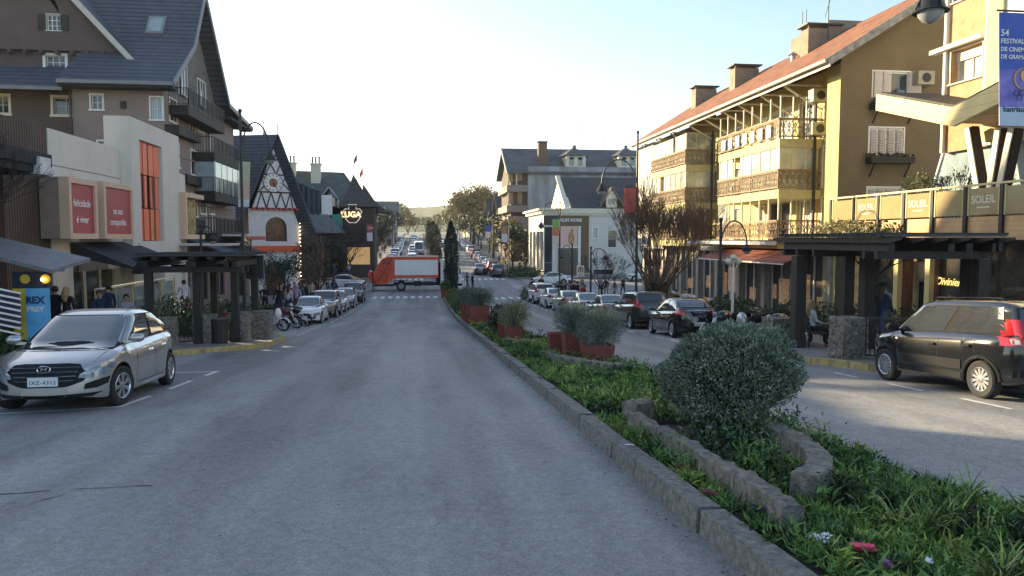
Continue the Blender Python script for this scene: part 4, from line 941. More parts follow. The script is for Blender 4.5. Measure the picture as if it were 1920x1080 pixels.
m = MB(mat('rail_paint'  , (.55, .46, .2)))
for i in range(len(ys)-1):
    for a_ in (ys[i+1]+.12, ys[i]-.12): m.box(TX-.06, TX-.01, a_-.035, a_+.035, 2.70, 3.66)
m.build('glass_frame', gp)
for i in (1, 3, 5, 7):
    yc = (ys[i]+ys[i+1])/2; text_mesh('SOLEIL', .36, CREAM, (TX-.052, yc, 3.22), (0,-1,0), NXN, gp, extrude=.002, bold=.006); 
    mm = MB(CREAM); mm.box(TX-.053, TX-.047, yc-.28, yc+.28, 2.95, 2.99); mm.build('lettering_line', gp)
# upper storeys
m = MB(mat('brown_panel', (.42, .26, .13), .8, var=.25, scale=2.5)); OT = (20.0, 14.0, 5.2); H1_ = hX(20.0, OT, 1784, 88, 1842, 150)
H2_ = (H1_[0], H1_[1]+3.0, H1_[2], H1_[3])
wall(m, OT, UY, NXN, 12.6, 12, [H1_, H2_], .35); m.build('upper_wall', b)
m = MB(mat('white_tower', (.70, .68, .62), .8)); ytr = AX(1845, 100, 19.7).y
m.box(19.7, 19.99, 14, ytr, 5.2, 16); m.box(19.86, 26, 26.5, 26.62, 5.2, 16.5) ; m.build('white_wall', b)
for h in (H1_, H2_):
    w_ = window(b, OT, UY, NXN, h, CREAM, gm=mat('blind_glass', (.50, .47, .36), .15, var=.2), cols=2, trim=.05, depth=.33, fw=.07)
    m = MB(CREAM); bar(m, OT, UY, NXN, h[0]-.2, h[0]+h[2]+.9, h[1]+h[3]+.08, h[1]+h[3]+.24, -.02, .28); bar(m, OT, UY, NXN, h[0], h[0]+h[2], h[1]+h[3]-.38, h[1]+h[3], -.3, -.2); m.build('shutter_box', w_)
m = MB(mat('yellow_strip', (.60, .50, .22), .8)); m.box(19.6, 19.69, ytr-.9, ytr-.2, 5.3, 16); m.build('pilaster', b)
# folded canopy
CX_ = 17.5
q1, q2, q3 = AX(1642, 207, CX_), AX(1785, 237, CX_), AX(1900, 180, CX_)
q4 = Vector((CX_, 14.0, q3.z+.9))
for (p, q) in ((q1, q2), (q2, q3), (q3, q4)): pass
m = MB(banded('yellow_fascia_boards', (.62, .50, .22), (.36, .26, .10), 2, .3, .05, .6, .3, .1, 1))
dz = .62
def fold(m, p, q): m.prism([p, q, q+Vector((0,0,dz)), p+Vector((0,0,dz))], (.14, 0, 0))
fold(m, q1, q2); fold(m, q2, q3); fold(m, q3, q4)
m.build('canopy_fascia', b)
m = MB(WF)
for p, q in ((q1, q2), (q2, q3), (q3, q4)): m.prism([p+Vector((.15,0,.1)), q+Vector((.15,0,.1)), q+Vector((8,0,.1)), p+Vector((8,0,.1))], (0,0,.12))
m.use(DWOOD)
for p, q in ((q1, q2), (q2, q3), (q3, q4)): m.prism([p+Vector((.05,0,dz+.02)), q+Vector((.05,0,dz+.02)), q+Vector((8,0,dz+.02)), p+Vector((8,0,dz+.02))], (0,0,.06))
m.build('canopy_roof', b)
# leaning glass and V struts behind terrace
GX = 20.2
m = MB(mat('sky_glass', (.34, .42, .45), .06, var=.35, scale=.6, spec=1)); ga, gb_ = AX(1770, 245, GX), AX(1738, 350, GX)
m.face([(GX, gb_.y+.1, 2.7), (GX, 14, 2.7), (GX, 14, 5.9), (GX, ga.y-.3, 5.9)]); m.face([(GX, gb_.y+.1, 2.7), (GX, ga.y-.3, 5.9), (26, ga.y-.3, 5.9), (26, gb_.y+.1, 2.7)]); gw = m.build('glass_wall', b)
m = MB(WHITE)
for k in range(4): m.beam((GX-.03, gb_.y+.1-k*1.9, 2.7), (GX-.03, ga.y-.3-k*1.75, 5.9), .07, .07)
m.build('glazing_bar', gw)
m = MB(mat('strut_timber', (.06, .035, .025), .6, var=.2)); 
for (xa_, xb_) in ((1822, 1852), (1880, 1858), (1905, 1872)):
    t_, bb = AX(xa_, 240, 19.2), AX(xb_, 345, 19.2); m.beam(t_, (bb.x, bb.y, 2.62), .34, .30, up=(1,0,0)); 
m.build('strut', b)
m = MB(CREAM)
for (xa_, xb_) in ((1822, 1852), (1880, 1858), (1905, 1872)):
    t_, bb = AX(xa_-9, 240, 19.0), AX(xb_-9, 345, 19.0); m.beam(t_, (bb.x, bb.y, 2.62), .22, .05, up=(1,0,0))
m.build('strut_lit_side', b)  # sunlit sides of the dark struts, painted as cream strips
# ground floor shops
m = MB(mat('shop_wood', (.20, .085, .05), .6, var=.3, stretch=(1,1,.3), scale=5))
for (x0_, x1_) in ((1633, 1641), (1692, 1700), (1751, 1762), (1829, 1840)):
    a_, c_ = AX(x1_, 500, 19.6).y, AX(x0_, 500, 19.6).y; m.box(19.4, 19.9, a_, c_, -2.4, 1.95)
m.build('pier', b)
m = MB(mat('lit_pier', (.62, .47, .20), .7))
for (x0_, x1_) in ((1682, 1690), (1741, 1750), (1823, 1828), (1848, 1853)):
    a_, c_ = AX(x1_, 500, 19.35).y, AX(x0_, 500, 19.35).y; m.box(19.2, 19.4, a_, c_, -2.4, 1.95)
m.build('lit_pier_side', b)  # sunlit pier sides: the light is in the bright yellow colour
m = MB(mat('boutique_interior', (.46, .28, .12), .6, var=.8, scale=1.2, col2=(.08, .045, .025))); m.box(21.0, 21.1, 12, 31.6, -2.4, 1.95); m.box(19.6, 21, 30.9, 31.6, -2.4, 1.95); m.build('interior', b)
m = MB(mat('clear_shop_glass', (.05, .045, .035), .05, spec=1, var=.4, scale=1)); 
for (x0_, x1_) in ((1762, 1823), (1641, 1682), (1853, 1960)):
    a_, c_ = AX(x1_, 500, 19.6).y, AX(x0_, 500, 19.6).y; m.box(19.6, 19.63, a_, c_, -2.3, 1.9)
sg = m.build('shop_window', b)
yc = AX(1792, 530, 19.55).y
text_mesh('Divinier Vera', .40, mat('gold_letters', (.85, .60, .15), .5, var=0, emit=(1, .7, .2), es=.5), (19.57, yc, AX(1792, 530, 19.55).z), (0,-1,0), NXN, sg, shear=.35, extrude=.004, bold=.004)
m = MB(mat('pale_door', (.60, .50, .28), .5, var=.5, scale=1)); a_, c_ = AX(1738, 520, 20.2).y, AX(1708, 520, 20.2).y; m.box(20.2, 20.25, a_, c_, -1.9, 1.0); dr = m.build('door', b)
m = MB(BLACKM); m.box(20.12, 20.18, a_+.15, a_+.2, -1.3, .2); m.box(20.12, 20.18, a_+.3, a_+.35, -1.3, .2); m.build('handle', dr)
m = MB(mat('shop_counter', (.30, .17, .08), .6)); m.box(20.0, 20.6, AX(1720, 560, 20).y, AX(1700, 560, 20).y, -2.2, -1.2); m.build('counter', b)
m = MB(mat('boutique_interior')) if False else MB(MATS['boutique_interior']); m.box(19.95, 26, 12, 12.2, -3, 16); m.build('end_wall', b)
# ---- RUN MORE building beyond the cross street (right) ----
b = thing('shoe_store', 'low white corner store with a brown slatted sign wall and a moulded cornice', 'store', (20, 97, zr(95)))
XS2, YS2 = 16.2, 95.0; OS2 = (XS2, YS2, -3)
WR = mat('white_store_wall', (.60, .58, .53), .8, var=.06)
ztop = AY(1080, 391, YS2).z; zc = AY(1080, 404, YS2).z
hw = [hY(YS2, OS2, 1020, 425, 1036, 560), hY(YS2, OS2, 1112, 427, 1120, 446), hY(YS2, OS2, 1140, 432, 1156, 464), hY(YS2, OS2, 1112, 505, 1150, 545)]
m = MB(WR); wall(m, OS2, UX, NYN, 17, ztop+3, hw); hs = [(1+i*3.2, .7, 2.4, 5.2) for i in range(4)]
wall(m, OS2, UY, NXN, 14, ztop+3, hs); m.box(XS2, 33, YS2+.01, 109, ztop-.12, ztop-.01); m.build('wall', b)
for h in hw[:1]+hw[2:]: window(b, OS2, UX, NYN, h, WHITE, cols=1, rows=2, trim=.05)
window(b, OS2, UX, NYN, hw[1], WHITE, gm=GLASSL, cols=1, trim=.16)
for h in hs: window(b, OS2, UY, NXN, h, WHITE, cols=2, rows=2, trim=.05)
m = MB(CREAM); m.box(XS2-.5, 33, YS2-.35, YS2-.002, zc+.25, ztop); m.box(XS2-.35, 33, YS2-.2, YS2-.003, zc, zc+.249); m.box(XS2-.5, XS2-.002, YS2-.352, 109, zc+.251, ztop-.003); m.box(XS2-.9, XS2-.501, YS2-.6, 109, ztop-.25, ztop); m.box(XS2-.9, XS2+2, YS2-.8, YS2-.351, ztop-.25, ztop-.002); m.build('cornice', b)
a_, c_ = AY(1047, 410, YS2).x, AY(1104, 410, YS2).x
m = MB(banded('brown_slats', (.17, .11, .06), (.06, .035, .02), 2, .28, .2, .7, .6, .2, 2)); m.box(a_, c_, YS2-.12, YS2-.004, -2.5, zc-.02); sw = m.build('sign_wall', b)
m = MB(BLACKM); m.box(AY(1019, 410, YS2).x, a_-.01, YS2-.1, YS2-.004, AY(1030, 422, YS2).z, zc-.02); m.build('black_panel', b)
text_mesh('RUN MORE', .56, WHITE, ((AY(1053, 413, YS2).x+AY(1088, 413, YS2).x)/2, YS2-.14, AY(1067, 413, YS2).z), UX, NYN, sw, bold=.02)
def rectY(m, x0, y0, x1, y1, Y, d=.03): p, q = AY(x0, y0, Y), AY(x1, y1, Y); m.box(p.x, q.x, Y-d, Y, q.z, p.z)
m = MB(mat('poster_pink', (.62, .32, .38), .5, var=.3, scale=.4, col2=(.50, .45, .25))); rectY(m, 1050, 424, 1083, 462, YS2-.13); pp = m.build('poster', sw)
m = MB(mat('poster_figure', (.45, .24, .12), .6, var=.3, scale=3)); p = AY(1071, 447, YS2-.17); m.ball((p.x, p.y, p.z), .42, .01, .9, 12); m.ball((p.x+.1, p.y, p.z+1.0), .22, .01, .26, 10); m.build('poster_figure', pp)
m = MB(mat('frame_white', (.7, .7, .68), .6)); rectY(m, 1084, 424, 1088, 560, YS2-.125, .08); rectY(m, 1046, 462, 1084, 465, YS2-.125, .06); m.build('shop_frame', sw)
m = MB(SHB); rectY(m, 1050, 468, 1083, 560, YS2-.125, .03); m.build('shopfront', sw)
b = thing('house', 'white gabled house with a dark tiled roof and small dormer behind the low white store', 'house', (26, 104, -2))
m = MB(WR); m.box(19.5, 40, 99, 112, -3, 6.2)
e0, e1, e2 = AY(1052, 389, 99), AY(1062, 334, 103), AY(1070, 389, 99)
m.build('wall', b)
zr1 = AY(1100, 334, 105).z; xl = AY(1062, 360, 100).x
m = MB(TILEG); roof_pair(m, (xl+.2, 98.2, 5.9), (41, 98.2, 5.9), (41, 105, zr1), (xl, 105, zr1)); roof_pair(m, (xl+.2, 112, 5.9), (41, 112, 5.9), (41, 105, zr1), (xl, 105, zr1)); m.build('roof', b)
m = MB(CREAM); m.prism([(xl+.1, 98.1, 6.0), (xl-.1, 105, zr1+.1), (xl-.1, 112, 6.0)], (.25, 0, 0)); m.beam((xl-.3, 98.0, 6.0), (xl-.3, 105, zr1+.25), .6, .2); m.build('gable', b)
p = AY(1147, 378, 98.2); m = MB(CREAM); m.box(p.x-.75, p.x+.75, 98.2, 101, p.z-.8, p.z+.5); m.prism([(p.x-.75, 98.2, p.z+.5), (p.x+.75, 98.2, p.z+.5), (p.x, 98.2, p.z+1.6)], (0, 2.5, 0)); m.use(mat('brown_timber', (.15, .1, .06))); m.beam((p.x-1.7, 98.0, p.z-.8), (p.x, 98.0, p.z+1.9), .12, .1); m.beam((p.x+1.7, 98.0, p.z-.8), (p.x, 98.0, p.z+1.9), .12, .1)
m.use(TILEG); roof_pair(m, (p.x-1.5, 98.1, p.z-.5), (p.x-1.5, 101, p.z-.5), (p.x, 101, p.z+1.8), (p.x, 98.1, p.z+1.8)); roof_pair(m, (p.x+1.5, 98.1, p.z-.5), (p.x+1.5, 101, p.z-.5), (p.x, 101, p.z+1.8), (p.x, 98.1, p.z+1.8)); d_ = m.build('dormer', b)
m = MB(GLASS); m.box(p.x-.45, p.x-.05, 98.15, 98.19, p.z-.4, p.z+.35); m.box(p.x+.05, p.x+.45, 98.15, 98.19, p.z-.4, p.z+.35); m.build('window', d_)
# ---- grey concrete apartment block ----
b = thing('apartment_building', 'stained grey concrete apartment block under a dark slate roof with dormers', 'building', (24, 122, zr(118)))
Yb = 118.0; xw0, xw1 = AY(990, 350, Yb).x, 40
CS = mat('stained_concrete', (.30, .31, .32), .9, var=.35, scale=.5, col2=(.15, .16, .17), stretch=(1, 1, .35))
zt = AY(1020, 312, Yb).z
m = MB(CS); m.box(xw0, xw1, Yb, Yb+14, -3, zt); m.build('wall', b)
SLT = mat('slate_roof', (.075, .085, .10), .7, var=.3, scale=.5)
zrg = AY(1060, 281, Yb+8).z; xl = AY(943, 300, Yb+6).x
m = MB(SLT); roof_pair(m, (xl, Yb-.5, zt-1.2), (41, Yb-.5, zt-1.2), (41, Yb+8, zrg), (xl, Yb+8, zrg)); roof_pair(m, (xl, Yb+17, zt-1.2), (41, Yb+17, zt-1.2), (41, Yb+8, zrg), (xl, Yb+8, zrg)); m.use(TRIM); m.beam((xl-.1, Yb-.6, zt-1.2), (xl-.1, Yb+8, zrg+.1), .2, .3); m.build('roof', b)
m = MB(BRN); m.prism([(xl+.9, Yb+.2, zt-1.2), (xl+.9, Yb+16.6, zt-1.2), (xl+.9, Yb+8, zrg-.2)], (.3, 0, 0)); m.build('gable', b)
m = MB(BRN); m.box(AY(952, 350, Yb).x+.6, xw0-.01, Yb+.8, Yb+14, -3, zt-1.0); m.build('front_wall', b)
for k, (yt, yb) in enumerate(((347, 360), (385, 398), (405, 430))):
    p, q = AY(950, yt, Yb), AY(990, yb, Yb); m = MB(mat('balcony_concrete', (.20, .18, .17), .8, var=.3)) ; m.box(p.x, xw0+.0, Yb-.3, Yb+13, q.z, p.z) if k < 2 else m.box(p.x+.2, xw0, Yb-.2, Yb+13, q.z-.5, p.z)
    m.use(BLACKM); m.beam((p.x, Yb-.28, p.z+.35), (xw0, Yb-.28, p.z+.35), .05); m.build('balcony', b)
m = MB(MATS['brown_timber']);
for (x_, y_) in ((958, 330), (958, 372), (975, 328), (975, 372)): p = AY(x_, y_, Yb+.6); m.box(p.x-.35, p.x+.35, Yb+.7, Yb+.79, p.z-.9, p.z+1.0)
m.use(CREAM)
for (x_, y_) in ((954, 335), (954, 375), (969, 335)): p = AY(x_, y_, Yb+.3); m.box(p.x-.12, p.x+.12, Yb+.6, Yb+.69, p.z-1.3, p.z+1.3)
m.build('door', b)
for px in (1080, 1178):
    p = AY(px, 300, Yb+1.0); m = MB(CREAM); m.box(p.x-1.6, p.x+1.6, Yb+1, Yb+6, p.z-1.3, p.z+.9); m.use(SLT); m.lathe([(2.5, p.z+.7), (1.2, p.z+1.6), (.25, p.z+2.1), (.3, p.z+2.5)], (p.x, Yb+2.6, 0), 4+4); d_ = m.build('dormer', b)
    m = MB(GLASS)
    for s in (-.7, .7): m.box(p.x+s-.38, p.x+s+.38, Yb+.94, Yb+.99, p.z-.9, p.z+.4); m.lathe([(.38, -.06), (.38, -.01)], (p.x+s, Yb+1, p.z+.4), 12, 'y')
    m.build('window', d_)
p = AY(1017, 280, Yb+3); m = MB(mat('brick_chimney', (.16, .10, .075), .9, var=.3, scale=4)); m.box(p.x-.7, p.x+.7, Yb+2.5, Yb+4, p.z-2.5, p.z+1.0); m.use(BLACKM); m.box(p.x-.85, p.x+.85, Yb+2.3, Yb+4.2, p.z+1.15, p.z+1.25); m.build('chimney', b)
for px, ya_, yb_ in ((1080, 225, 285), (1131, 255, 280)):
    p, q = AY(px, ya_, Yb+6), AY(px, yb_, Yb+6); m = MB(BLACKM); m.tube([q, p], .05, 6); m.beam((p.x-.5, p.y, p.z-1), (p.x+.5, p.y, p.z-1), .04); m.build('antenna', b)
# ---- smaller houses further on, right ----
def chalet(label, x0, x1, y0, y1, zb, ze, zt, wm, rm, gable_x=True, n=3, name='house'):
    b = thing(name, label, 'house', ((x0+x1)/2, (y0+y1)/2, zb)); m = MB(wm); hs = []
    nf = max(1, int((ze-zb-.6)/2.8)); L = y1-y0
    for j in range(nf):
        for i in range(n): hs.append((L*(i+.5)/n-.55, .9+j*2.8, 1.1, 1.4))
    fx = x0 if x0 > 0 else x1; wall(m, (fx, y0, zb), UY, NXN if x0 > 0 else NXP, L, ze-zb, hs)
    hs2 = [((x1-x0)*(i+.5)/2-.5, .9+j*2.8, 1.0, 1.4) for j in range(nf) for i in range(2)]
    wall(m, (x0, y0, zb), UX, NYN, x1-x0, ze-zb, hs2); m.build('wall', b)
    for h in hs: window(b, (fx, y0, zb), UY, NXN if x0 > 0 else NXP, h, WHITE, trim=0.08)
    for h in hs2: window(b, (x0, y0, zb), UX, NYN, h, WHITE, trim=0.08)
    m = MB(rm); ym = (y0+y1)/2; xm = (x0+x1)/2
    if gable_x:
        roof_pair(m, (x0-.8, y0-.7, ze-.4), (x1+.8, y0-.7, ze-.4), (x1+.8, ym, zt), (x0-.8, ym, zt)); roof_pair(m, (x0-.8, y1+.7, ze-.4), (x1+.8, y1+.7, ze-.4), (x1+.8, ym, zt), (x0-.8, ym, zt))
        m.build('roof', b); m = MB(wm); m.prism([(fx, y0, ze), (fx, y1, ze), (fx, ym, zt-.1)], (.1 if x0 > 0 else -.1, 0, 0)); m.build('gable', b)
    else:
        roof_pair(m, (x0-.7, y0-.8, ze-.4), (x0-.7, y1+.8, ze-.4), (xm, y1+.8, zt), (xm, y0-.8, zt)); roof_pair(m, (x1+.7, y0-.8, ze-.4), (x1+.7, y1+.8, ze-.4), (xm, y1+.8, zt), (xm, y0-.8, zt))
        m.build('roof', b); m = MB(wm); m.prism([(x0, y0, ze), (x1, y0, ze), (xm, y0, zt-.1)], (0, .1, 0)); m.build('gable', b)
    return b
BE = mat('beige_house', (.45, .38, .26), .8, var=.1); GY = mat('grey_house', (.26, .27, .27), .8, var=.15); OC = mat('ochre_house', (.42, .30, .12), .8)
chalet('tall dark house-shaped block added unseen behind the hotel to shade the right shops', -36, -26, 70, 106, -2.5, 13.5, 16.5, BRN, TILEG, True, 9)  # unseen house added only to shade the right-hand ground floors
chalet('small brown chalet with steep dark roof just beyond the grey concrete block', 15.5, 24, 140, 150, -1, 6.5, 10.8, BRN, TILEG)
chalet('ochre chalet with white windows second beyond the grey concrete block', 15, 24, 153, 164, 0, 6.0, 9.8, OC, TILEG)
chalet('wide grey roofed block farthest along the right pavement behind the golden tree', 14, 34, 205, 225, 1, 9.5, 12.5, GY, mat('pale_roof', (.26, .27, .26), .8), False)
chalet('cream house at the far end of the right row of trees', 15, 26, 240, 255, 2, 8.5, 11.5, BE, TERR)
chalet('beige house on the left pavement far up the street beyond the pale block', -17, -6.5, 200, 214, 1, 7.5, 10, BE, TILEG)
chalet('ochre house on the left far up the street near the hill', -17, -7, 232, 246, 2, 8, 11, OC, TERR, False)
# =================== VEHICLES ===================
CGLASS = mat('car_glass', (.04, .046, .052), .03, metal=.1, var=0, spec=1.0, coat=.5)
CTRIM = mat('car_trim', (.016, .016, .018), .8, var=.1, spec=.2)
CTYRE = mat('tyre_rubber', (.02, .02, .021), .85, var=.15, bump=.3)
CRIM = mat('alloy', (.50, .51, .53), .28, metal=.85, var=.04)
CRED = mat('tail_lens', (.42, .012, .018), .12, var=.1, coat=1)
CLENS = mat('head_lens', (.30, .34, .40), .06, var=.3, scale=9, coat=1, col2=(.05, .06, .08))
CPLATE = mat('plate_white', (.62, .63, .64), .5, var=0)
CUNDER = mat('underbody', (.008, .008, .009), .9, var=0)
CCHROME = mat('chrome', (.75, .76, .78), .12, metal=1.0, var=0)
def paint(name, c, metal=.35, rough=.28):
    return mat('paint_'+name, c, rough, metal=metal, var=.03, scale=2, coat=1.0)
PAINT = dict(silver=paint('silver', (.46, .44, .425), .7, .30), grey=paint('grey', (.12, .12, .13), .6), white=paint('white', (.66, .67, .67), 0), black=paint('black', (.010, .011, .014), .0, .15),
             darkblue=paint('darkblue', (.02, .025, .045), .3), beige=paint('beige', (.32, .29, .24), .6), red=paint('red', (.30, .03, .03), .2), dark=paint('dark', (.035, .036, .04), .4), lightgrey=paint('lightgrey', (.45, .46, .47), .5))
def interp(pts, x):
    return float(np.interp(x, [p[0] for p in pts], [p[1] for p in pts]))
SPEC = {
 'hatch': dict(W=1.71, F=2.02, B=-1.90, wb=2.5, r=.305, top=[(-1.90,.80),(-1.86,.98),(-1.7,1.03),(-.6,.985),(.75,.93),(1.0,.915),(1.35,.87),(1.75,.74),(1.93,.66),(2.02,.55)], bot=[(-1.9,.33),(-1.7,.22),(-1.2,.20),(1.3,.19),(1.75,.19),(2.02,.25)],
     gh=(1.30,.28,-1.12,-1.80), H=1.47, roofw=.62, rows=(.96,.92), doors=(.70,-.25,-1.02), dlo=((.03,.50),(.55,.93))),
 'mini': dict(W=1.66, F=1.93, B=-1.90, wb=2.38, r=.30, top=[(-1.90,.82),(-1.86,1.02),(-1.7,1.04),(.75,.96),(.98,.955),(1.4,.89),(1.72,.80),(1.86,.70),(1.93,.55)], bot=[(-1.9,.36),(-1.7,.26),(-1.2,.23),(1.3,.22),(1.65,.24),(1.93,.30)],
     gh=(1.25,.42,-1.72,-1.88), H=1.56, roofw=.72, rows=(.97,.95), doors=(.72,-.22,-1.05), dlo=((.05,.47),(.53,.94))),
 'sedan': dict(W=1.72, F=2.20, B=-2.25, wb=2.6, r=.31, top=[(-2.25,.72),(-2.2,.98),(-1.75,1.01),(-1.2,1.0),(.75,.92),(1.0,.915),(1.5,.84),(1.95,.72),(2.12,.64),(2.2,.5)], bot=[(-2.25,.36),(-1.9,.22),(-1.2,.2),(1.3,.19),(1.9,.19),(2.2,.25)],
     gh=(1.25,.30,-.90,-1.75), H=1.46, roofw=.61, rows=(.95,.9), doors=(.72,-.25,-1.02), dlo=((.03,.47),(.52,.86))),
 'suv': dict(W=1.80, F=2.12, B=-2.10, wb=2.62, r=.34, top=[(-2.10,.88),(-2.05,1.10),(-1.9,1.14),(.75,1.06),(1.0,1.055),(1.5,1.01),(1.85,.93),(2.03,.82),(2.12,.62)], bot=[(-2.1,.42),(-1.8,.30),(-1.2,.27),(1.3,.26),(1.8,.28),(2.12,.34)],
     gh=(1.25,.45,-1.72,-2.0), H=1.67, roofw=.70, rows=(.97,.94), doors=(.75,-.22,-1.1), dlo=((.04,.45),(.5,.92))),
 'pickup': dict(W=1.78, F=2.3, B=-2.4, wb=2.9, r=.34, top=[(-2.4,.88),(-2.35,1.08),(-.7,1.08),(.75,1.04),(1.1,1.03),(1.6,.98),(2.05,.9),(2.2,.8),(2.3,.62)], bot=[(-2.4,.42),(-2.0,.32),(-1.2,.29),(1.3,.28),(1.9,.28),(2.3,.34)],
     gh=(1.3,.5,-.55,-.8), H=1.66, roofw=.68, rows=(.97,.94), doors=(.75,-.22,-.8), dlo=((.04,.45),(.5,.9))),
 'van': dict(W=1.95, F=2.4, B=-2.5, wb=3.1, r=.34, top=[(-2.5,1.1),(-2.45,1.2),(.9,1.2),(1.6,1.15),(1.9,1.02),(2.25,.9),(2.4,.6)], bot=[(-2.5,.4),(1.9,.3),(2.4,.34)],
     gh=(1.9,1.25,-2.3,-2.42), H=2.35, roofw=.80, rows=(.98,.96), doors=(1.4,.4,-.8), dlo=((.03,.25),(.3,.6))),
}
CARC = {}
def weld(m):
    mp = {}; idx = []; V = []
    for p in m.v:
        k = (round(p[0], 4), round(p[1], 4), round(p[2], 4))
        if k not in mp: mp[k] = len(V); V.append(p)
        idx.append(mp[k])
    keep = [(tuple(idx[i] for i in f), c) for f, c in zip(m.f, m.m)]; m.v = V; m.f = [f for f, c in keep if len(set(f)) == len(f)]; m.m = [c for f, c in keep if len(set(f)) == len(f)]
def car_parts(kind, hero=False):
    key = (kind, hero)
    if key in CARC: return CARC[key]
    S = SPEC[kind]; W, F_, B_, wb, r = S['W'], S['F'], S['B'], S['wb'], S['r']; ar = r+.055
    axles = (wb/2+.02, -wb/2+.02) if True else None
    xs = set(); n = 46 if hero else 30
    for i in range(n+1):
        t = math.cos(math.pi*i/n); xs.add(round((F_+B_)/2+(F_-B_)/2*t*.9995, 4))
    na = 14 if hero else 9
    for xa in axles:
        for i in range(na+1): xs.add(round(xa+ar*math.cos(math.pi*i/na)*.999, 4))
        xs.add(round(xa+ar*1.02, 4)); xs.add(round(xa-ar*1.02, 4))
    xs = sorted(xs); xc, hl = (F_+B_)/2, (F_-B_)/2
    def halfw(x):
        s = min(.9995, abs(x-xc)/hl); p = 9 if x < xc else 7.0
        return W/2*(1-s**p)**(1/2.6)*(1-.045*s**2)
    V = []; ring = []
    for x in xs:
        w = max(halfw(x), .30); zb = interp(S['bot'], x); zt = interp(S['top'], x)
        arch = 0
        for xa in axles:
            d = abs(x-xa)
            if d < ar: arch = max(arch, math.sqrt(ar*ar-d*d)+r)
        zl = max(zb, arch); zs = zt-.05 if x < 1.0 else zt-.03
        zs = max(zs, zl+.05); tt = max(zt, zs+.03)
        flare = .014 if arch > 0 else 0
        zm = zl+(zs-zl)*.22; zm2 = zl+(zs-zl)*.60; zm3 = zl+(zs-zl)*.86
        P = [(0, zl), (w*.80, zl), (w*.965+flare, zl), (w*.985+flare*.7, zl+.03), (w*.992, zm), (w*1.0, zm2), (w*.985, zm3), (w*S['rows'][0]*.975, zs), (w*S['rows'][1]*.93, tt-.004), (w*.55, tt+.012+(.02 if x > .9 else 0)), (0, tt+.022+(.03 if x > .9 else 0))]
        ring.append(P)
    NR = len(ring[0]); mb = MB('P')
    mb.mats = [PAINT['silver'], CUNDER, CTRIM]
    for k, x in enumerate(xs):
        for (y, z) in ring[k]: V.append((x, y, z))
        for (y, z) in ring[k][1:-1]: V.append((x, -y, z))
    M_ = NR+NR-2
    def idx(k, j, s): return k*M_+j if (s > 0 or j in (0, NR-1)) else k*M_+NR+(j-1)
    F = []; MI = []
    for k in range(len(xs)-1):
        for j in range(NR-1):
            for s in (1, -1):
                F.append((idx(k,j,s), idx(k+1,j,s), idx(k+1,j+1,s), idx(k,j+1,s))); MI.append(1 if j < 2 else 0)
    for k in (0, len(xs)-1):
        F.append(tuple(idx(k,j,1) for j in range(NR))+tuple(idx(k,j,-1) for j in range(NR-2, 0, -1))); MI.append(0)
    base = len(V); mb.v = V; mb.f = F; mb.m = MI
    # cabin
    gf, rf, rr, gr = S['gh']; H = S['H']; nl = 56 if hero else 40
    def loop(xf, xr, w, z, e, dz=0):
        c, a = (xf+xr)/2, (xf-xr)/2; out = []
        for i in range(nl):
            t = 2*math.pi*i/nl; ct, st = math.cos(t), math.sin(t)
            x = c+a*math.copysign(abs(ct)**(2/e), ct); y = w*math.copysign(abs(st)**(2/e), st)
            out.append((x, y, z if z is not None else interp(S['top'], x)-.035))
        return out
    wb_ = W/2*S['rows'][1]*.925; wr_ = W/2*S['roofw']*1.08
    loops = []
    def lev(t): # t 0..1 belt to roof edge
        tz = t; xf = gf+(rf-gf)*(t**.92); xr = gr+(rr-gr)*(t**1.1 if kind != 'sedan' else t**.95); w = wb_+(wr_-wb_)*(t**1.35)
        return xf, xr, w
    zb0 = lambda x: interp(S['top'], x)-.03
    for t in (0, .2, .4, .6, .8, .92):
        xf, xr, w = lev(t); L = loop(xf, xr, w, 0, 9); zz = []
        for (x, y, z) in L: zbase = zb0(min(max(x, B_+.1), gf)); zz.append((x, y, zbase+(H-.06-zbase)*t))
        loops.append(zz)
    xf, xr, w = lev(1.0); loops.append([(x, y, H-.055) for x, y, z in loop(xf-.04, xr+.03, w*.975, 0, 6)])
    loops.append([(x, y, H-.025) for x, y, z in loop(xf-.14, xr+.12, w*.90, 0, 5)])
    loops.append([(x, y, H-.006) for x, y, z in loop(xf-.40, xr+.35, w*.62, 0, 4)])
    xm_, hm_ = (rf+rr)/2, (rf-rr)/2
    for q, L in enumerate(loops):
        kq = min(1, q/6)**2 if q < 6 else 1
        loops[q] = [(x, y, z-kq*.055*max(0, (abs(x-xm_-.1)/hm_))**2.2*(1 if kind not in ('van', 'mini', 'suv') else .25)) for x, y, z in L]
    Vg = [p for L in loops for p in L]; Fg = []
    for k in range(len(loops)-1):
        for i in range(nl): Fg.append((k*nl+i, k*nl+(i+1)%nl, (k+1)*nl+(i+1)%nl, (k+1)*nl+i))
    Vg.append(((xf+xr)/2, 0, H)); c_ = len(Vg)-1
    for i in range(nl): Fg.append(((len(loops)-1)*nl+i, (len(loops)-1)*nl+(i+1)%nl, c_))
    mb.cur = 0; mb.add(Vg, Fg)
    bvh = BVHTree.FromPolygons([Vector(v) for v in mb.v], mb.f)
    # underbody block and arch lips
    mb.cur = 1; mb.box(B_+.25, F_-.25, -W/2*.62, W/2*.62, r*.62, .62)
    mb.cur = 2
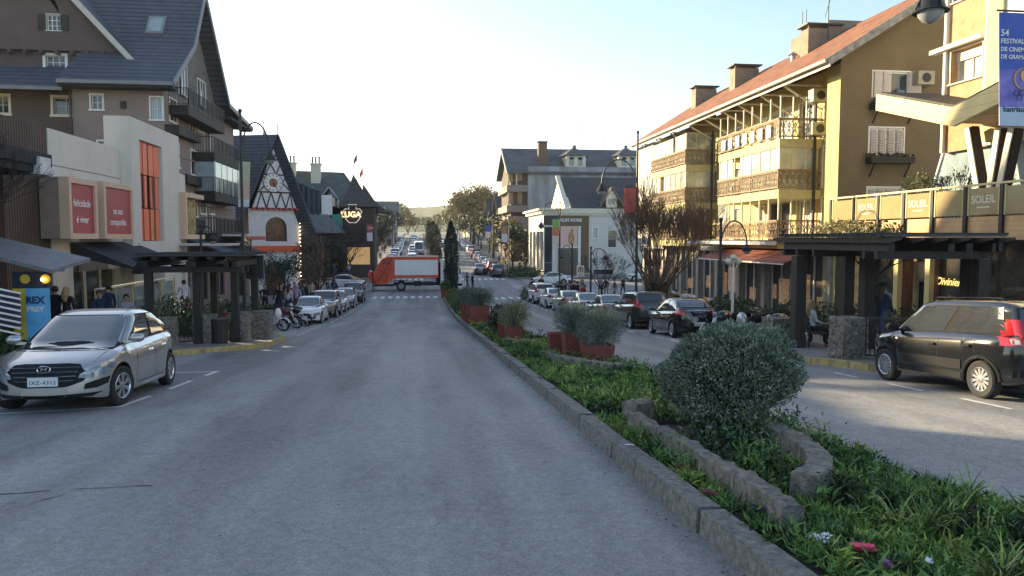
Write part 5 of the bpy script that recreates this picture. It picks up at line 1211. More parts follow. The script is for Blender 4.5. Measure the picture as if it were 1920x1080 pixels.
    for xa in axles:
        for s in (1, -1):
            pts = []
            for i in range(11):
                t = math.pi*i/10; x = xa+ar*math.cos(t); z = r+ar*math.sin(t); pts.append((x, s*(halfw(x)*.97+.012), max(z, interp(S['bot'], x)+.02)))
            mb.tube(pts, .014 if kind not in ('mini', 'suv') else .032, 6)
            mb.box(xa-ar*.9, xa+ar*.9, s*W/2*.62 if s > 0 else -W/2*.66, s*W/2*.66 if s > 0 else -W/2*.62, r*.6, r+ar*.98)
    def cast(o, d):
        h = bvh.ray_cast(Vector(o), Vector(d)); return (h[0], h[1]) if h[0] is not None else (None, None)
    def patch(m, fn, axis, nu, nv, off, both=False, mx=.5):
        """fn(s,t)->(a,b) in the plane seen along axis: 'x+' front, 'x-' rear, 'y' side, 'z' above"""
        for sgn in ((1, -1) if both else (1,)):
            G = []
            for i in range(nu+1):
                row = []
                for j in range(nv+1):
                    a, b = fn(i/nu, j/nv)
                    if axis == 'x+': o, d = (6, a*sgn, b), (-1,0,0)
                    elif axis == 'x-': o, d = (-6, a*sgn, b), (1,0,0)
                    elif axis == 'y': o, d = (a, 4*sgn, b), (0,-sgn,0)
                    else: o, d = (a, b*sgn, 5), (0,0,-1)
                    h, nn = cast(o, d)
                    if h is None: row.append(None); continue
                    if nn.dot(Vector(d)) > 0: nn = -nn
                    row.append(h+(nn*.6-Vector(d)*.4)*off)
                G.append(row)
            for i in range(nu):
                for j in range(nv):
                    q = (G[i][j], G[i+1][j], G[i+1][j+1], G[i][j+1])
                    if any(p is None for p in q): continue
                    if max((q[0]-q[2]).length, (q[1]-q[3]).length) > mx: continue
                    m.face(q)
    def quad(A, B, C, D):   # bilinear
        return lambda s, t: tuple((A[k]*(1-s)+B[k]*s)*(1-t)+(D[k]*(1-s)+C[k]*s)*t for k in (0, 1))
    def poly(top, bot):     # curves of (a,b) from left to right
        tx = [p[0] for p in top]; 
        def fn(s, t):
            def ev(c):
                q = s*(len(c)-1); i = min(int(q), len(c)-2); f = q-i; return (c[i][0]*(1-f)+c[i+1][0]*f, c[i][1]*(1-f)+c[i+1][1]*f)
            a, b = ev(bot), ev(top); return (a[0]*(1-t)+b[0]*t, a[1]*(1-t)+b[1]*t)
        return fn
    out = {}
    def xz(s, t):
        xf, xr, w = lev(t); xf -= .05+.02*t; xr += .05; x = xf+(xr-xf)*s; zb_ = zb0(min(x, gf)); return (x, zb_+(H-.06-zb_)*t)
    nu = 10 if hero else 5
    # windscreen, rear window
    g = MB(CTRIM); tl, th = (.045, .90)
    def wsf(tl, th, ins):
        def fn(s, t):
            tt = tl+(th-tl)*t; w = lev(tt)[2]*(.93-ins)
            yy = (-w+2*w*s)*1.03; zb_ = zb0(gf-.05); return (yy, zb_+(H-.06-zb_)*tt)
        return fn
    patch(g, wsf(.03, .93, .0), 'x+', 14, 8, .004)
    gm = MB(CGLASS); patch(gm, wsf(.07, .90, .03), 'x+', 14, 8, .010)
    out['windscreen'] = gm
    rtl, rth = {'sedan': (.22, .92), 'hatch': (.30, .88), 'mini': (.28, .85), 'suv': (.30, .86), 'pickup': (.2, .85), 'van': (.35, .8)}[kind]
    def rwf(tl, th, ins):
        def fn(s, t):
            tt = tl+(th-tl)*t; w = lev(tt)[2]*(.90-ins); zb_ = zb0(gr+.1); return (-w+2*w*s, zb_+(H-.06-zb_)*tt)
        return fn
    patch(g, rwf(rtl-.05, rth+.04, 0), 'x-', 12, 6, .004)
    gm = MB(CGLASS); patch(gm, rwf(rtl, rth, .03), 'x-', 12, 6, .010); out['rear_window'] = gm
    # side windows: gasket and glass
    d0, d1 = S['dlo']
    def sw(s0, s1, t0, t1, k0=0, k1=0):
        def fn(s, t): 
            tt = t0+(t1-t0)*t; return xz(s0+k0*tt*(1-s)*0+(s1-s0)*s+ (k1*tt*s) + (k0*tt*(1-s)), tt)
        return fn
    patch(g, sw(d0[0]-.015, d1[1]+.02, .06, .93), 'y', 20, 5, .003, True)
    out['window_surround'] = g
    gm = MB(CGLASS); patch(gm, sw(d0[0]+.01, d0[1], .10, .89), 'y', nu, 5, .009, True); out['front_side_window'] = gm
    gm = MB(CGLASS); patch(gm, sw(d1[0], d1[1]-.01, .10, .89, 0, -.03), 'y', nu, 5, .009, True); out['rear_side_window'] = gm
    # seams, sill and handles
    g = MB(CTRIM)
    for xd in S['doors']:
        patch(g, quad((xd-.006, .30), (xd+.006, .30), (xd+.006-.03, zb0(xd)-.01), (xd-.006-.03, zb0(xd)-.01)), 'y', 1, 10, .0025, True)
    patch(g, lambda s, t: (S['doors'][2]+(S['doors'][0]-S['doors'][2])*s, .285+.012*t), 'y', 16, 1, .0025, True)
    if kind in ('mini',):
        patch(g, lambda s, t: (-.78+1.42*s, .42+.16*t), 'y', 12, 2, .012, True); 
    if kind in ('mini', 'suv', 'pickup'):
        patch(g, lambda s, t: (-wb/2+ar+.06+(wb-2*ar-.12)*s, .27+.10*t), 'y', 12, 1, .01, True)
    # bonnet shut lines
    patch(g, lambda s, t: (1.0+.85*s, W/2*.80-.10*s+.008*t), 'z', 10, 1, .003, True)
    out['panel_seam'] = g
    g = MB(CTRIM if kind != 'hatch' else CCHROME)
    for xd in (S['doors'][1]+.13, S['doors'][2]+.15):
        for s in (1, -1):
            h, nn = cast((xd, 4*s, zb0(xd)-.16), (0, -s, 0))
            if h is not None: g.obox(h+Vector((0, s*.02, 0)), .09, .016, .017)
    out['door_handle'] = g
    # mirrors
    g = MB(CTRIM if kind in ('mini',) else PAINT['silver'])
    zm_ = zb0(.6)+.09; xm = gf-.42
    for s in (1, -1):
        y0 = wb_*1.02; g.cur = 0; g.ball((xm, s*(y0+.16), zm_+.02), .085, .12, .075, 12); g.obox((xm, s*(y0+.04), zm_-.04), .03, .08, .02)
    out['mirror'] = g
    # front
    zf = interp(S['top'], F_-.06); hz = zf-.02
    g = MB(CTRIM)
    if kind == 'hatch':
        patch(g, poly([(-.44,.70),(-.3,.715),(.3,.715),(.44,.70)], [(-.34,.40),(-.25,.385),(.25,.385),(.34,.40)]), 'x+', 30, 12, .012)
        patch(g, poly([(-.56,.56),(-.44,.70),(.44,.70),(.56,.56)], [(-.5,.46),(-.34,.40),(.34,.40),(.5,.46)]), 'x+', 30, 10, .009)
        patch(g, poly([(.52,.42),(.66,.47),(.76,.50)], [(.50,.34),(.64,.35),(.74,.40)]), 'x+', 14, 6, .012, True)
        patch(g, poly([(-.70,.29),(0,.27),(.70,.29)], [(-.60,.235),(0,.225),(.60,.235)]), 'x+', 30, 5, .012)
    else:
        patch(g, poly([(-.42,hz-.03),(.42,hz-.03)], [(-.36,hz-.16),(.36,hz-.16)]), 'x+', 20, 6, .010)
        patch(g, poly([(-.62,.42),(.62,.42)], [(-.55,.29),(.55,.29)]), 'x+', 24, 5, .010)
    out['grille'] = g
    g = MB(CCHROME)
    if kind == 'hatch':
        for zz in (.475, .535, .595, .655): patch(g, (lambda zq: (lambda s, t: ((-1+2*s)*(.36+(zq-.42)*.42), zq+.012*t)))(zz), 'x+', 28, 1, .020)
        g.mats = [mat('grille_bar', (.10, .10, .11), .3, metal=.5, var=0)]; g2 = MB(CCHROME)
        h, nn = cast((6, 0, .645), (-1,0,0)); c = h+Vector((.022, 0, 0)); 
        g2.tube([(c.x, c.y+.088*math.cos(a_), c.z+.047*math.sin(a_)) for a_ in [2*math.pi*i/20 for i in range(21)]], .008, 5)
        for yy in (-.032, .032): g2.beam((c.x, yy-.012, c.z-.03), (c.x, yy+.012, c.z+.03), .012)
        g2.beam((c.x, -.03, c.z-.008), (c.x, .03, c.z+.008), .012)
        out['badge'] = g2
        out['grille_bar'] = g
    else:
        h, nn = cast((6, 0, hz-.09), (-1,0,0))
        if h is not None: g.obox(h+Vector((.012, 0, 0)), .006, .06, .03)
        patch(g, lambda s, t: (-.42+.84*s, hz-.035+.012*t), 'x+', 10, 1, .008); out['badge'] = g
    for sd, nm in ((1, 'a'), (-1, 'b')):
        g = MB(CLENS)
        hl_ = [(.46,zf-.06),(.58,zf+.02),(.70,zf+.075),(.785,zf+.10)] if kind == 'hatch' else [(.46,hz-.02),(.60,hz+.02),(.74,hz+.05)]
        hb_ = [(.44,zf-.11),(.60,zf-.13),(.72,zf-.09),(.80,zf+.04)] if kind == 'hatch' else [(.46,hz-.14),(.62,hz-.14),(.77,hz-.08)]
        sc = W/1.68
        patch(g, (lambda sg: (lambda s, t: (lambda q: (q[0]*sg*sc*.985, q[1]))(poly(hl_, hb_)(s, t))))(sd), 'x+', 18 if hero else 10, 8, .014)
        if kind in ('hatch', 'mini', 'suv'):
            g.cur = 0
        out['headlight_'+nm] = g
        g = MB(CRED); rzt = zb0(B_+.2)
        if kind in ('mini', 'suv'): f_ = [(.63, rzt+.26), (.76, rzt+.25)], [(.60, rzt-.14), (.79, rzt-.15)]
        elif kind == 'hatch': f_ = [(.50, rzt-.00), (.66, rzt+.03), (.80, rzt+.01)], [(.54, rzt-.16), (.68, rzt-.18), (.84, rzt-.12)]
        else: f_ = [(.44, rzt-.03), (.80, rzt-.01)], [(.48, rzt-.18), (.84, rzt-.16)]
        patch(g, (lambda sg: (lambda s, t: (lambda q: (min(q[0], .835)*sg*sc*.96, q[1]))(poly(*f_)(s, t))))(sd), 'x-', 16, 12, .014, False, .16)
        # wraps round the corner on the side
        z0_, z1_ = f_[1][-1][1], f_[0][-1][1]
        patch(g, (lambda: (lambda s, t: (B_+.05+.11*s, z0_+.02+(z1_-z0_-.10)*t)))(), 'y', 4, 5, .010, False, .2) if sd > 0 else None
        if sd < 0:
            g3 = MB(CRED); patch(g3, lambda s, t: (B_+.05+.11*s, z0_+.02+(z1_-z0_-.10)*t), 'y', 4, 5, .010, True, .2)
            g.v += []; nb = len(g.v); keep = [f for f in g3.f if all(g3.v[i][1] < 0 for i in f)]; g.add(g3.v, keep)
        if kind == 'mini':
            g.use(CPLATE); patch(g, (lambda sg: (lambda s, t: ((.67+.11*s)*sg*sc*.96, rzt+.12+.10*t)))(sd), 'x-', 3, 2, .016, False, .1); patch(g, (lambda sg: (lambda s, t: ((.64+.12*s)*sg*sc*.96, rzt-.12+.08*t)))(sd), 'x-', 3, 2, .016, False, .1)
        out['taillight_'+nm] = g
    # rear plate + front plate
    g = MB(CPLATE); pz = zf-.22 if kind != 'hatch' else .47
    h, nn = cast((6, 0, pz), (-1,0,0)); PF = h.x+.03; g.box(h.x-.01, h.x+.028, -.20, .20, pz-.065, pz+.065); out['front_plate'] = g
    g = MB(CPLATE); rz = {'hatch': .52, 'mini': .60, 'sedan': .80, 'suv': .78, 'pickup': .6, 'van': .6}[kind]
    h, nn = cast((-6, 0, rz), (1,0,0)); g.box(h.x-.028, h.x+.01, -.20, .20, rz-.065, rz+.065); PB = h.x-.03; out['rear_plate'] = g
    g = MB(CTRIM); patch(g, lambda s, t: (-.68+1.36*s, S['bot'][0][1]+.02+.11*t), 'x-', 14, 2, .006); 
    g.tube([(gf-.10, -.62, zb0(gf)+.03), (gf-.24, -.1, zb0(gf)+.10)], .008, 5); g.tube([(gf-.10, .0, zb0(gf)+.03), (gf-.26, .5, zb0(gf)+.11)], .008, 5)
    if kind in ('suv', 'mini'):
        for s in (1, -1): g.tube([(rf-.3, s*wr_*.86, H-.01), (rf-.35, s*wr_*.86, H+.03), (rr+.35, s*wr_*.86, H+.03), (rr+.3, s*wr_*.86, H-.01)], .014, 6)
    g.tube([(rr+.1, 0, H-.02), (rr-.08, 0, H+.16)], .005, 5)
    out['exterior_trim'] = g
    # wheel
    wv = MB(CTYRE); wd_ = .19
    prof = [(r*.62, -wd_/2), (r*.9, -wd_/2), (r*.985, -wd_/2+.02), (r, -wd_/2+.05), (r, wd_/2-.05), (r*.985, wd_/2-.02), (r*.9, wd_/2), (r*.66, wd_/2-.01), (r*.64, wd_/2-.03), (r*.62, -wd_/2)]
    nn_ = 32 if hero else 20
    V_ = []; Fw = []
    for (rr_, yy) in prof:
        for k in range(nn_): t = 2*math.pi*k/nn_; V_.append((rr_*math.cos(t), yy, rr_*math.sin(t)))
    for i in range(len(prof)-1):
        for k in range(nn_): Fw.append((i*nn_+k, i*nn_+(k+1)%nn_, (i+1)*nn_+(k+1)%nn_, (i+1)*nn_+k))
    wv.add(V_, Fw); wm = wv.mesh('wheel', smooth=40)
    rv = MB(CUNDER); rv.lathe([(r*.63, wd_/2-.07), (.01, wd_/2-.07)], n=nn_, axis='y'); rv.use(CRIM)
    V_ = []; Fw = []; pr2 = [(r*.65, wd_/2-.008), (r*.63, wd_/2-.004), (r*.58, wd_/2-.02), (r*.57, wd_/2-.065)]
    for (rr_, yy) in pr2:
        for k in range(nn_): t = 2*math.pi*k/nn_; V_.append((rr_*math.cos(t), yy, rr_*math.sin(t)))
    for i in range(3):
        for k in range(nn_): Fw.append((i*nn_+k, i*nn_+(k+1)%nn_, (i+1)*nn_+(k+1)%nn_, (i+1)*nn_+k))
    rv.add(V_, Fw); ns_ = 12 if kind == 'mini' else 7
    for k in range(ns_):
        t = 2*math.pi*k/ns_; d = Vector((math.cos(t), 0, math.sin(t))); e = Vector((-math.sin(t), 0, math.cos(t)))
        a_, b_ = d*.045, d*r*.60; y_ = Vector((0, wd_/2-.022, 0)); hw1, hw2 = .017, (.026 if ns_ == 12 else .042)
        rv.prism([a_-e*hw1+y_, b_-e*hw2+y_, b_+e*hw2+y_, a_+e*hw1+y_], (0, -.025, 0))
    rv.lathe([(.058, wd_/2-.05), (.055, wd_/2-.016), (.03, wd_/2-.010)], n=14, axis='y'); rm = rv.mesh('rim', smooth=35)
    body = mb.mesh('body', smooth=38)
    for k in ('front_side_window', 'rear_side_window', 'mirror', 'door_handle', 'panel_seam', 'grille_bar', 'exterior_trim'):
        if k not in out or not out[k].f: continue
        src = out.pop(k); weld(src); I = src.islands(); G = {}
        for q, m_ in enumerate(I):
            key_ = q if k in ('door_handle', 'grille_bar', 'panel_seam', 'exterior_trim') else (sum(v[1] for v in m_.v) > 0)
            t_ = G.setdefault(key_, MB(*m_.mats)); n0 = len(t_.v); t_.v += m_.v; t_.f += [tuple(n0+i for i in f) for f in m_.f]; t_.m += m_.m
        for q, m_ in enumerate(G.values()): out[f'{k}#{q}'] = m_
    res = dict(body=body, parts=[(k.split('#')[0][:-2] if k[-2:] in ('_a', '_b') else k.split('#')[0], v.mesh(k.split('#')[0], smooth=50 if k.split('#')[0] in ('windscreen','rear_window','front_side_window','rear_side_window','headlight_a','headlight_b','taillight_a','taillight_b','mirror','grille') else None)) for k, v in out.items() if v.f],
               wheel=wm, rim=rm, axles=axles, r=r, wy=W/2-.11, PF=(PF, pz), PB=(PB, rz), spec=S)
    CARC[key] = res; return res
def make_car(kind, color, label, loc, rz, group=None, hero=False, cat='car', plate=None, steer=0, name='parked_car', toward=True, s=1.0):
    P = car_parts(kind, hero)
    t = thing(name, label, cat, loc, rz, group)
    y = loc[1]; sl = (zr(y+1)-zr(y-1))/2; f = Vector((math.cos(rz), math.sin(rz), sl*math.sin(rz))).normalized(); l = Vector((-math.sin(rz), math.cos(rz), sl*math.cos(rz))); l = (l-f*l.dot(f)).normalized()
    Mx = Matrix((f, l, f.cross(l))).transposed(); t.rotation_euler = Mx.to_euler(); t.scale = (s, s, s)
    b = mobj('body', P['body'], t)
    b.material_slots[0].link = 'OBJECT'; b.material_slots[0].material = PAINT[color]
    for n_, me in P['parts']:
        o = mobj(n_, me, t)
        if n_ == 'mirror' and me.materials[0] == PAINT['silver']:
            o.material_slots[0].link = 'OBJECT'; o.material_slots[0].material = PAINT[color]
    for xa, front in ((P['axles'][0], 1), (P['axles'][1], 0)):
        for s in (1, -1):
            w = mobj('wheel', P['wheel'], t); w.location = (xa, s*P['wy'], P['r']); w.rotation_euler = (0, random.uniform(0, 1), (0 if s > 0 else math.pi)+(steer if front else 0))
            rm = mobj('rim', P['rim'], w)
    if plate:
        x, z = P['PF'] if toward else P['PB']
        u = (0, 1 if toward else -1, 0); n_ = (1 if toward else -1, 0, 0)
        cu = text_mesh(plate, .078, BLACKM, (x, 0, z-.012), u, n_, None, extrude=.002, spacing=1.18); cu.parent = t
    return t
def ground_z(x, y): return zr(y)+.004
def put(kind, color, label, x, y, deg, **k):
    return make_car(kind, color, label, (x, y, ground_z(x, y)), R(deg), **k)
put('hatch', 'silver', 'silver hatchback with a hexagonal black grille parked nearest on the left, front wheels turned', -5.85, 14.4, -88, hero=True, s=1.08, plate='IXZ-4312', steer=R(-14))
put('mini', 'black', 'small black high roofed car with dark plastic side strips parked nearest on the right', 10.12, 12.5, 91, hero=True, s=1.05)
gl = 'cars parked along the left kerb'
put('sedan', 'white', 'white sedan at the near end of the left row beside the motorcycles', -6.0, 42.4, -90, group=gl, toward=True, plate='IVR-2018')
put('suv', 'beige', 'beige SUV second in the left row behind the white sedan', -5.85, 48.0, -90, group=gl)
put('hatch', 'white', 'white hatchback third in the left row between two darker cars', -5.75, 53.2, -90, group=gl)
put('hatch', 'lightgrey', 'light grey hatchback fourth in the left row', -5.55, 57.6, -90, group=gl)
put('suv', 'dark', 'dark SUV at the far end of the left row by the corner', -5.35, 63.2, -90, group=gl)
gr_ = 'cars parked along the right kerb'
put('hatch', 'black', 'black hatchback nearest in the right hand row beside the motorcycles', 10.1, 27.7, 90, group=gr_, plate='TRC0H91', toward=False)
put('suv', 'dark', 'dark SUV with roof rails second in the right hand row', 10.25, 33.6, 90, group=gr_)
put('sedan', 'darkblue', 'dark blue sedan third in the right hand row', 10.2, 39.4, 90, group=gr_)
put('sedan', 'lightgrey', 'light grey sedan fourth in the right hand row behind the lavender', 10.15, 44.8, 90, group=gr_)
put('hatch', 'beige', 'beige hatchback fifth in the right hand row', 10.1, 49.8, 90, group=gr_)
put('hatch', 'white', 'white hatchback sixth in the right hand row', 10.0, 54.6, 90, group=gr_)
put('suv', 'white', 'white SUV at the far end of the right hand row by the crossing', 9.9, 59.8, 90, group=gr_)
put('sedan', 'white', 'white sedan turning across the right side street in front of the low white store', 15.2, 84.5, 178, name='car')
put('suv', 'white', 'white SUV climbing the right side street behind the big bare tree', 27.0, 87.5, 180, name='car')
put('hatch', 'white', 'white hatchback waiting in the side street behind the refuse truck', -7.6, 82.0, -8, name='car')
# far traffic: light meshes joined from the same parts, each car still a thing of its own
def far_mesh(kind):
    P = car_parts(kind); bm = bmesh.new(); mats = []
    def addm(me, M=None):
        base = []
        for m_ in me.materials:
            if m_ not in mats: mats.append(m_)
            base.append(mats.index(m_))
        n0 = len(bm.verts); f0 = len(bm.faces); bm.from_mesh(me); bm.verts.ensure_lookup_table(); bm.faces.ensure_lookup_table()
        if M is not None:
            for v in bm.verts[n0:]: v.co = M@v.co
        for f in bm.faces[f0:]: f.material_index = base[f.material_index] if base else 0
    addm(P['body'])
    for n_, me in P['parts']:
        if n_ in ('windscreen', 'rear_window', 'front_side_window', 'rear_side_window', 'headlight', 'taillight', 'grille', 'front_plate', 'mirror', 'window_surround'): addm(me)
    for xa in P['axles']:
        for s in (1, -1):
            M = Matrix.Translation((xa, s*P['wy'], P['r']))@Matrix.Rotation(0 if s > 0 else math.pi, 4, 'Z'); addm(P['wheel'], M); addm(P['rim'], M)
    me = bpy.data.meshes.new('far_car'); bm.to_mesh(me); bm.free()
    for m_ in mats: me.materials.append(m_)
    me.shade_smooth()
    try: me.set_sharp_from_angle(angle=R(40))
    except Exception: pass
    return me
FM = {k: far_mesh(k) for k in ('hatch', 'sedan', 'suv', 'van', 'pickup')}
CN = dict(silver='silver', white='white', dark='dark', grey='grey', lightgrey='light grey', red='red', black='black', beige='beige', darkblue='dark blue')
KN = dict(hatch='hatchback', sedan='sedan', suv='SUV', van='van', pickup='pickup')
ORD = ['nearest', 'second', 'third', 'fourth', 'fifth', 'sixth', 'seventh', 'eighth', 'ninth', 'tenth', 'eleventh', 'twelfth', 'thirteenth', 'fourteenth', 'fifteenth', 'sixteenth', 'seventeenth', 'eighteenth', 'nineteenth', 'twentieth']
def farcar(kind, color, label, x, y, deg, group):
    o = mobj('car', FM[kind]); o.location = (x, y, ground_z(x, y)); sl = (zr(y+2)-zr(y-2))/4
    rz = R(deg); f = Vector((math.cos(rz), math.sin(rz), sl*math.sin(rz))).normalized(); l = Vector((-math.sin(rz), math.cos(rz), sl*math.cos(rz))); l = (l-f*l.dot(f)).normalized()
    o.rotation_euler = Matrix((f, l, f.cross(l))).transposed().to_euler()
    o.material_slots[0].link = 'OBJECT'; o.material_slots[0].material = PAINT[color]
    for i, s in enumerate(o.material_slots):
        if i and s.material == PAINT['silver']: s.link = 'OBJECT'; s.material = PAINT[color]
    tag(o, label, KN[kind] if kind in ('van', 'pickup') else 'car', group); return o
rc = random.Random(3)
def row(x, y0, dy, n, deg, where, group, cols, kinds=('hatch', 'sedan', 'suv', 'hatch', 'sedan'), jitter=.6, drift=0, force=None):
    y = y0
    for i in range(n):
        c = rc.choice(cols); k = rc.choice(kinds)
        if force and i in force: k, c = force[i]
        farcar(k, c, f'{CN[c]} {KN[k]}, {ORD[i]} of {where}', x+rc.uniform(-.15, .15)+drift*(y-y0), y, deg, group); y += dy+rc.uniform(-jitter, jitter)
cw = ('white', 'white', 'silver', 'lightgrey', 'white', 'dark', 'grey', 'silver')
row(-1.0, 103, 6.6, 18, -90, 'the queue in the left lane beyond the refuse truck', 'cars queuing towards the crossing', cw, force={0: ('sedan', 'white'), 3: ('hatch', 'white')})
row(.55+.0, 130, 7.0, 3, -90, 'the short inner queue beside the far cypresses', 'cars queuing towards the crossing', cw, force={0: ('sedan', 'lightgrey'), 1: ('van', 'white')}) if False else None
row(-3.9, 96, 5.7, 19, -90, 'the cars parked along the far left kerb', 'cars parked along the far left kerb', cw)
row(5.2, 116, 7.2, 14, 90, 'the line driving uphill in the right lane', 'cars driving uphill', cw+('darkblue',), force={0: ('hatch', 'white')})
row(10.0, 95.5, 5.6, 19, 90, 'the cars parked along the far right kerb', 'cars parked along the far right kerb', cw+('red',), force={0: ('suv', 'grey')})
farcar('van', 'white', 'white panel van standing high above the refuse truck in the left queue', .15, 141, -90, None)
farcar('sedan', 'grey', 'grey sedan driving away just past the far crossing on the right', 8.1, 99, 90, None)
farcar('hatch', 'white', 'white hatchback right behind the refuse truck cab, waiting at the crossing', 4.6, 101, 90, None)
# ---- refuse truck ----
def truck():
    y = 77.6; t = thing('refuse_truck', 'orange and white refuse truck crossing the junction from left to right', 'truck', (0, y, zr(y)))
    z0 = zr(y); OR = mat('truck_orange', (.62, .085, .03), .45, var=.12, coat=.4); WP = mat('truck_panel', (.74, .75, .77), .5, var=.06, scale=.6); CH = mat('chassis', (.015, .015, .017), .7)
    yf = y-1.2; yb = y+1.2
    def PX(x, yy): return AY(x, yy, yf)
    A = PX(737, 482); B_ = PX(822, 482); C = PX(737, 526); top = A.z; bot = PX(780, 521).z
    m = MB(OR); m.box(A.x, B_.x, yf, yb, bot, top-.02)
    m.tube([(A.x, yf+.12, top-.05), (B_.x, yf+.12, top-.05)], .14, 8); m.tube([(A.x, yb-.12, top-.05), (B_.x, yb-.12, top-.05)], .14, 8); m.build('body', t)
    m = MB(WP); p, q = PX(740, 487.5), PX(821, 515.5); m.box(p.x, q.x, yf-.03, yf-.002, q.z, p.z); m.box(A.x+.1, B_.x-.1, yf+.2, yb-.2, top-.02, top+.06); m.build('side_panel', t)
    m = MB(WHITE); m.beam((A.x, yf+.05, top+.08), (B_.x, yf+.05, top+.08), .1); m.build('top_rail', t)
    P2 = [(737,482),(726,481),(716,486),(706,500),(701,512),(692,508),(689,514),(694,530),(706,533),(720,534),(733,528),(737,525)]
    m = MB(OR); pts = [PX(*p) for p in P2]; m.prism([(p.x, yf+.05, p.z) for p in pts], (0, 2.2, 0)); m.build('hopper', t)
    m = MB(mat('truck_orange_dark', (.42, .05, .02), .5, var=.3)); 
    for (a, c, w) in (((735,483),(708,530),.2),((728,486),(712,500),.14),((716,487),(734,497),.12),((708,503),(726,515),.12),((722,530),(733,500),.12),((697,515),(706,530),.10)): m.beam(PX(*a)-Vector((0,.03,0)), PX(*c)-Vector((0,.03,0)), w, .12, up=(0,1,0))
    m.build('hopper_rib', t)
    m = MB(CH); m.box(PX(738, 520).x, PX(858, 520).x, y-.5, y+.5, z0+.55, z0+.85); m.box(PX(776, 520).x, PX(790, 520).x, yf+.1, yf+.7, z0+.5, z0+1.0); m.box(PX(795, 520).x, PX(812, 520).x, yf+.15, yf+.6, z0+.55, z0+.95); m.box(PX(700,520).x, PX(738,520).x, yf+.1, yb-.1, z0+.5, z0+.62); m.build('chassis', t)
    WT = mat('truck_cab_white', (.66, .67, .68), .35, coat=.6, var=.05)
    p, q = PX(826, 484), PX(866, 536); m = MB(WT); x0, x1 = p.x, q.x; zt = p.z-.15
    m.prism([(x0, yf+.08, z0+.6), (x1, yf+.08, z0+.55), (x1+.02, yf+.08, z0+1.5), (x1-.25, yf+.08, zt-.25), (x1-.6, yf+.08, zt), (x0, yf+.08, zt)], (0, 2.25, 0)); m.build('cab', t)
    m = MB(CGLASS); m.prism([(x0+.55, yf+.07, z0+1.6), (x1-.35, yf+.07, z0+1.6), (x1-.55, yf+.07, zt-.35), (x0+.55, yf+.07, zt-.35)], (0,-.02,0)); m.build('side_window', t)
    m = MB(CTRIM); m.box(x0-.45, x0-.02, yf+.2, yb-.2, z0+.8, zt-.3); m.beam((x1-.2, yf-.15, z0+1.7), (x1-.2, yf-.15, z0+2.3), .12); m.box(x0, x1+.05, yf+.05, yf+.08, z0+.5, z0+.75); m.build('trim', t)
    m = MB(CLENS); m.box(x1-.02, x1+.05, yf+.2, yf+.55, z0+.75, z0+.95); m.build('headlight', t)
    wm = MB(CTYRE); rr = .50; wm.lathe([(rr*.6,-.15),(rr*.93,-.15),(rr,-.1),(rr,.1),(rr*.93,.15),(rr*.6,.14)], n=28, axis='y'); me = wm.mesh('wheel', smooth=40)
    rm = MB(mat('steel_rim', (.25,.25,.26), .5, metal=.5)); rm.lathe([(rr*.58,-.152),(rr*.5,-.10),(rr*.25,-.08),(rr*.2,-.16),(.01,-.17)], n=20, axis='y'); mr = rm.mesh('rim', smooth=40)
    xr = PX(752, 535).x
    for xx in (xr, x1-1.05):
        for yy, s in ((yf+.22, 0), (yb-.22, math.pi)):
            w = mobj('wheel', me, t); w.location = (xx-t.location.x, yy-t.location.y, rr); w.rotation_euler = (0, 0, s); mobj('rim', mr, w)
    m = MB(CTRIM); m.box(xr-.75, xr+.75, yf+.02, yf+.5, z0+1.08, z0+1.12); m.build('mudguard', t)
    m = MB(CRED); m.box(PX(700,525).x, PX(704,525).x, yf+.02, yf+.05, z0+.8, z0+.95); m.build('taillight', t)
truck()
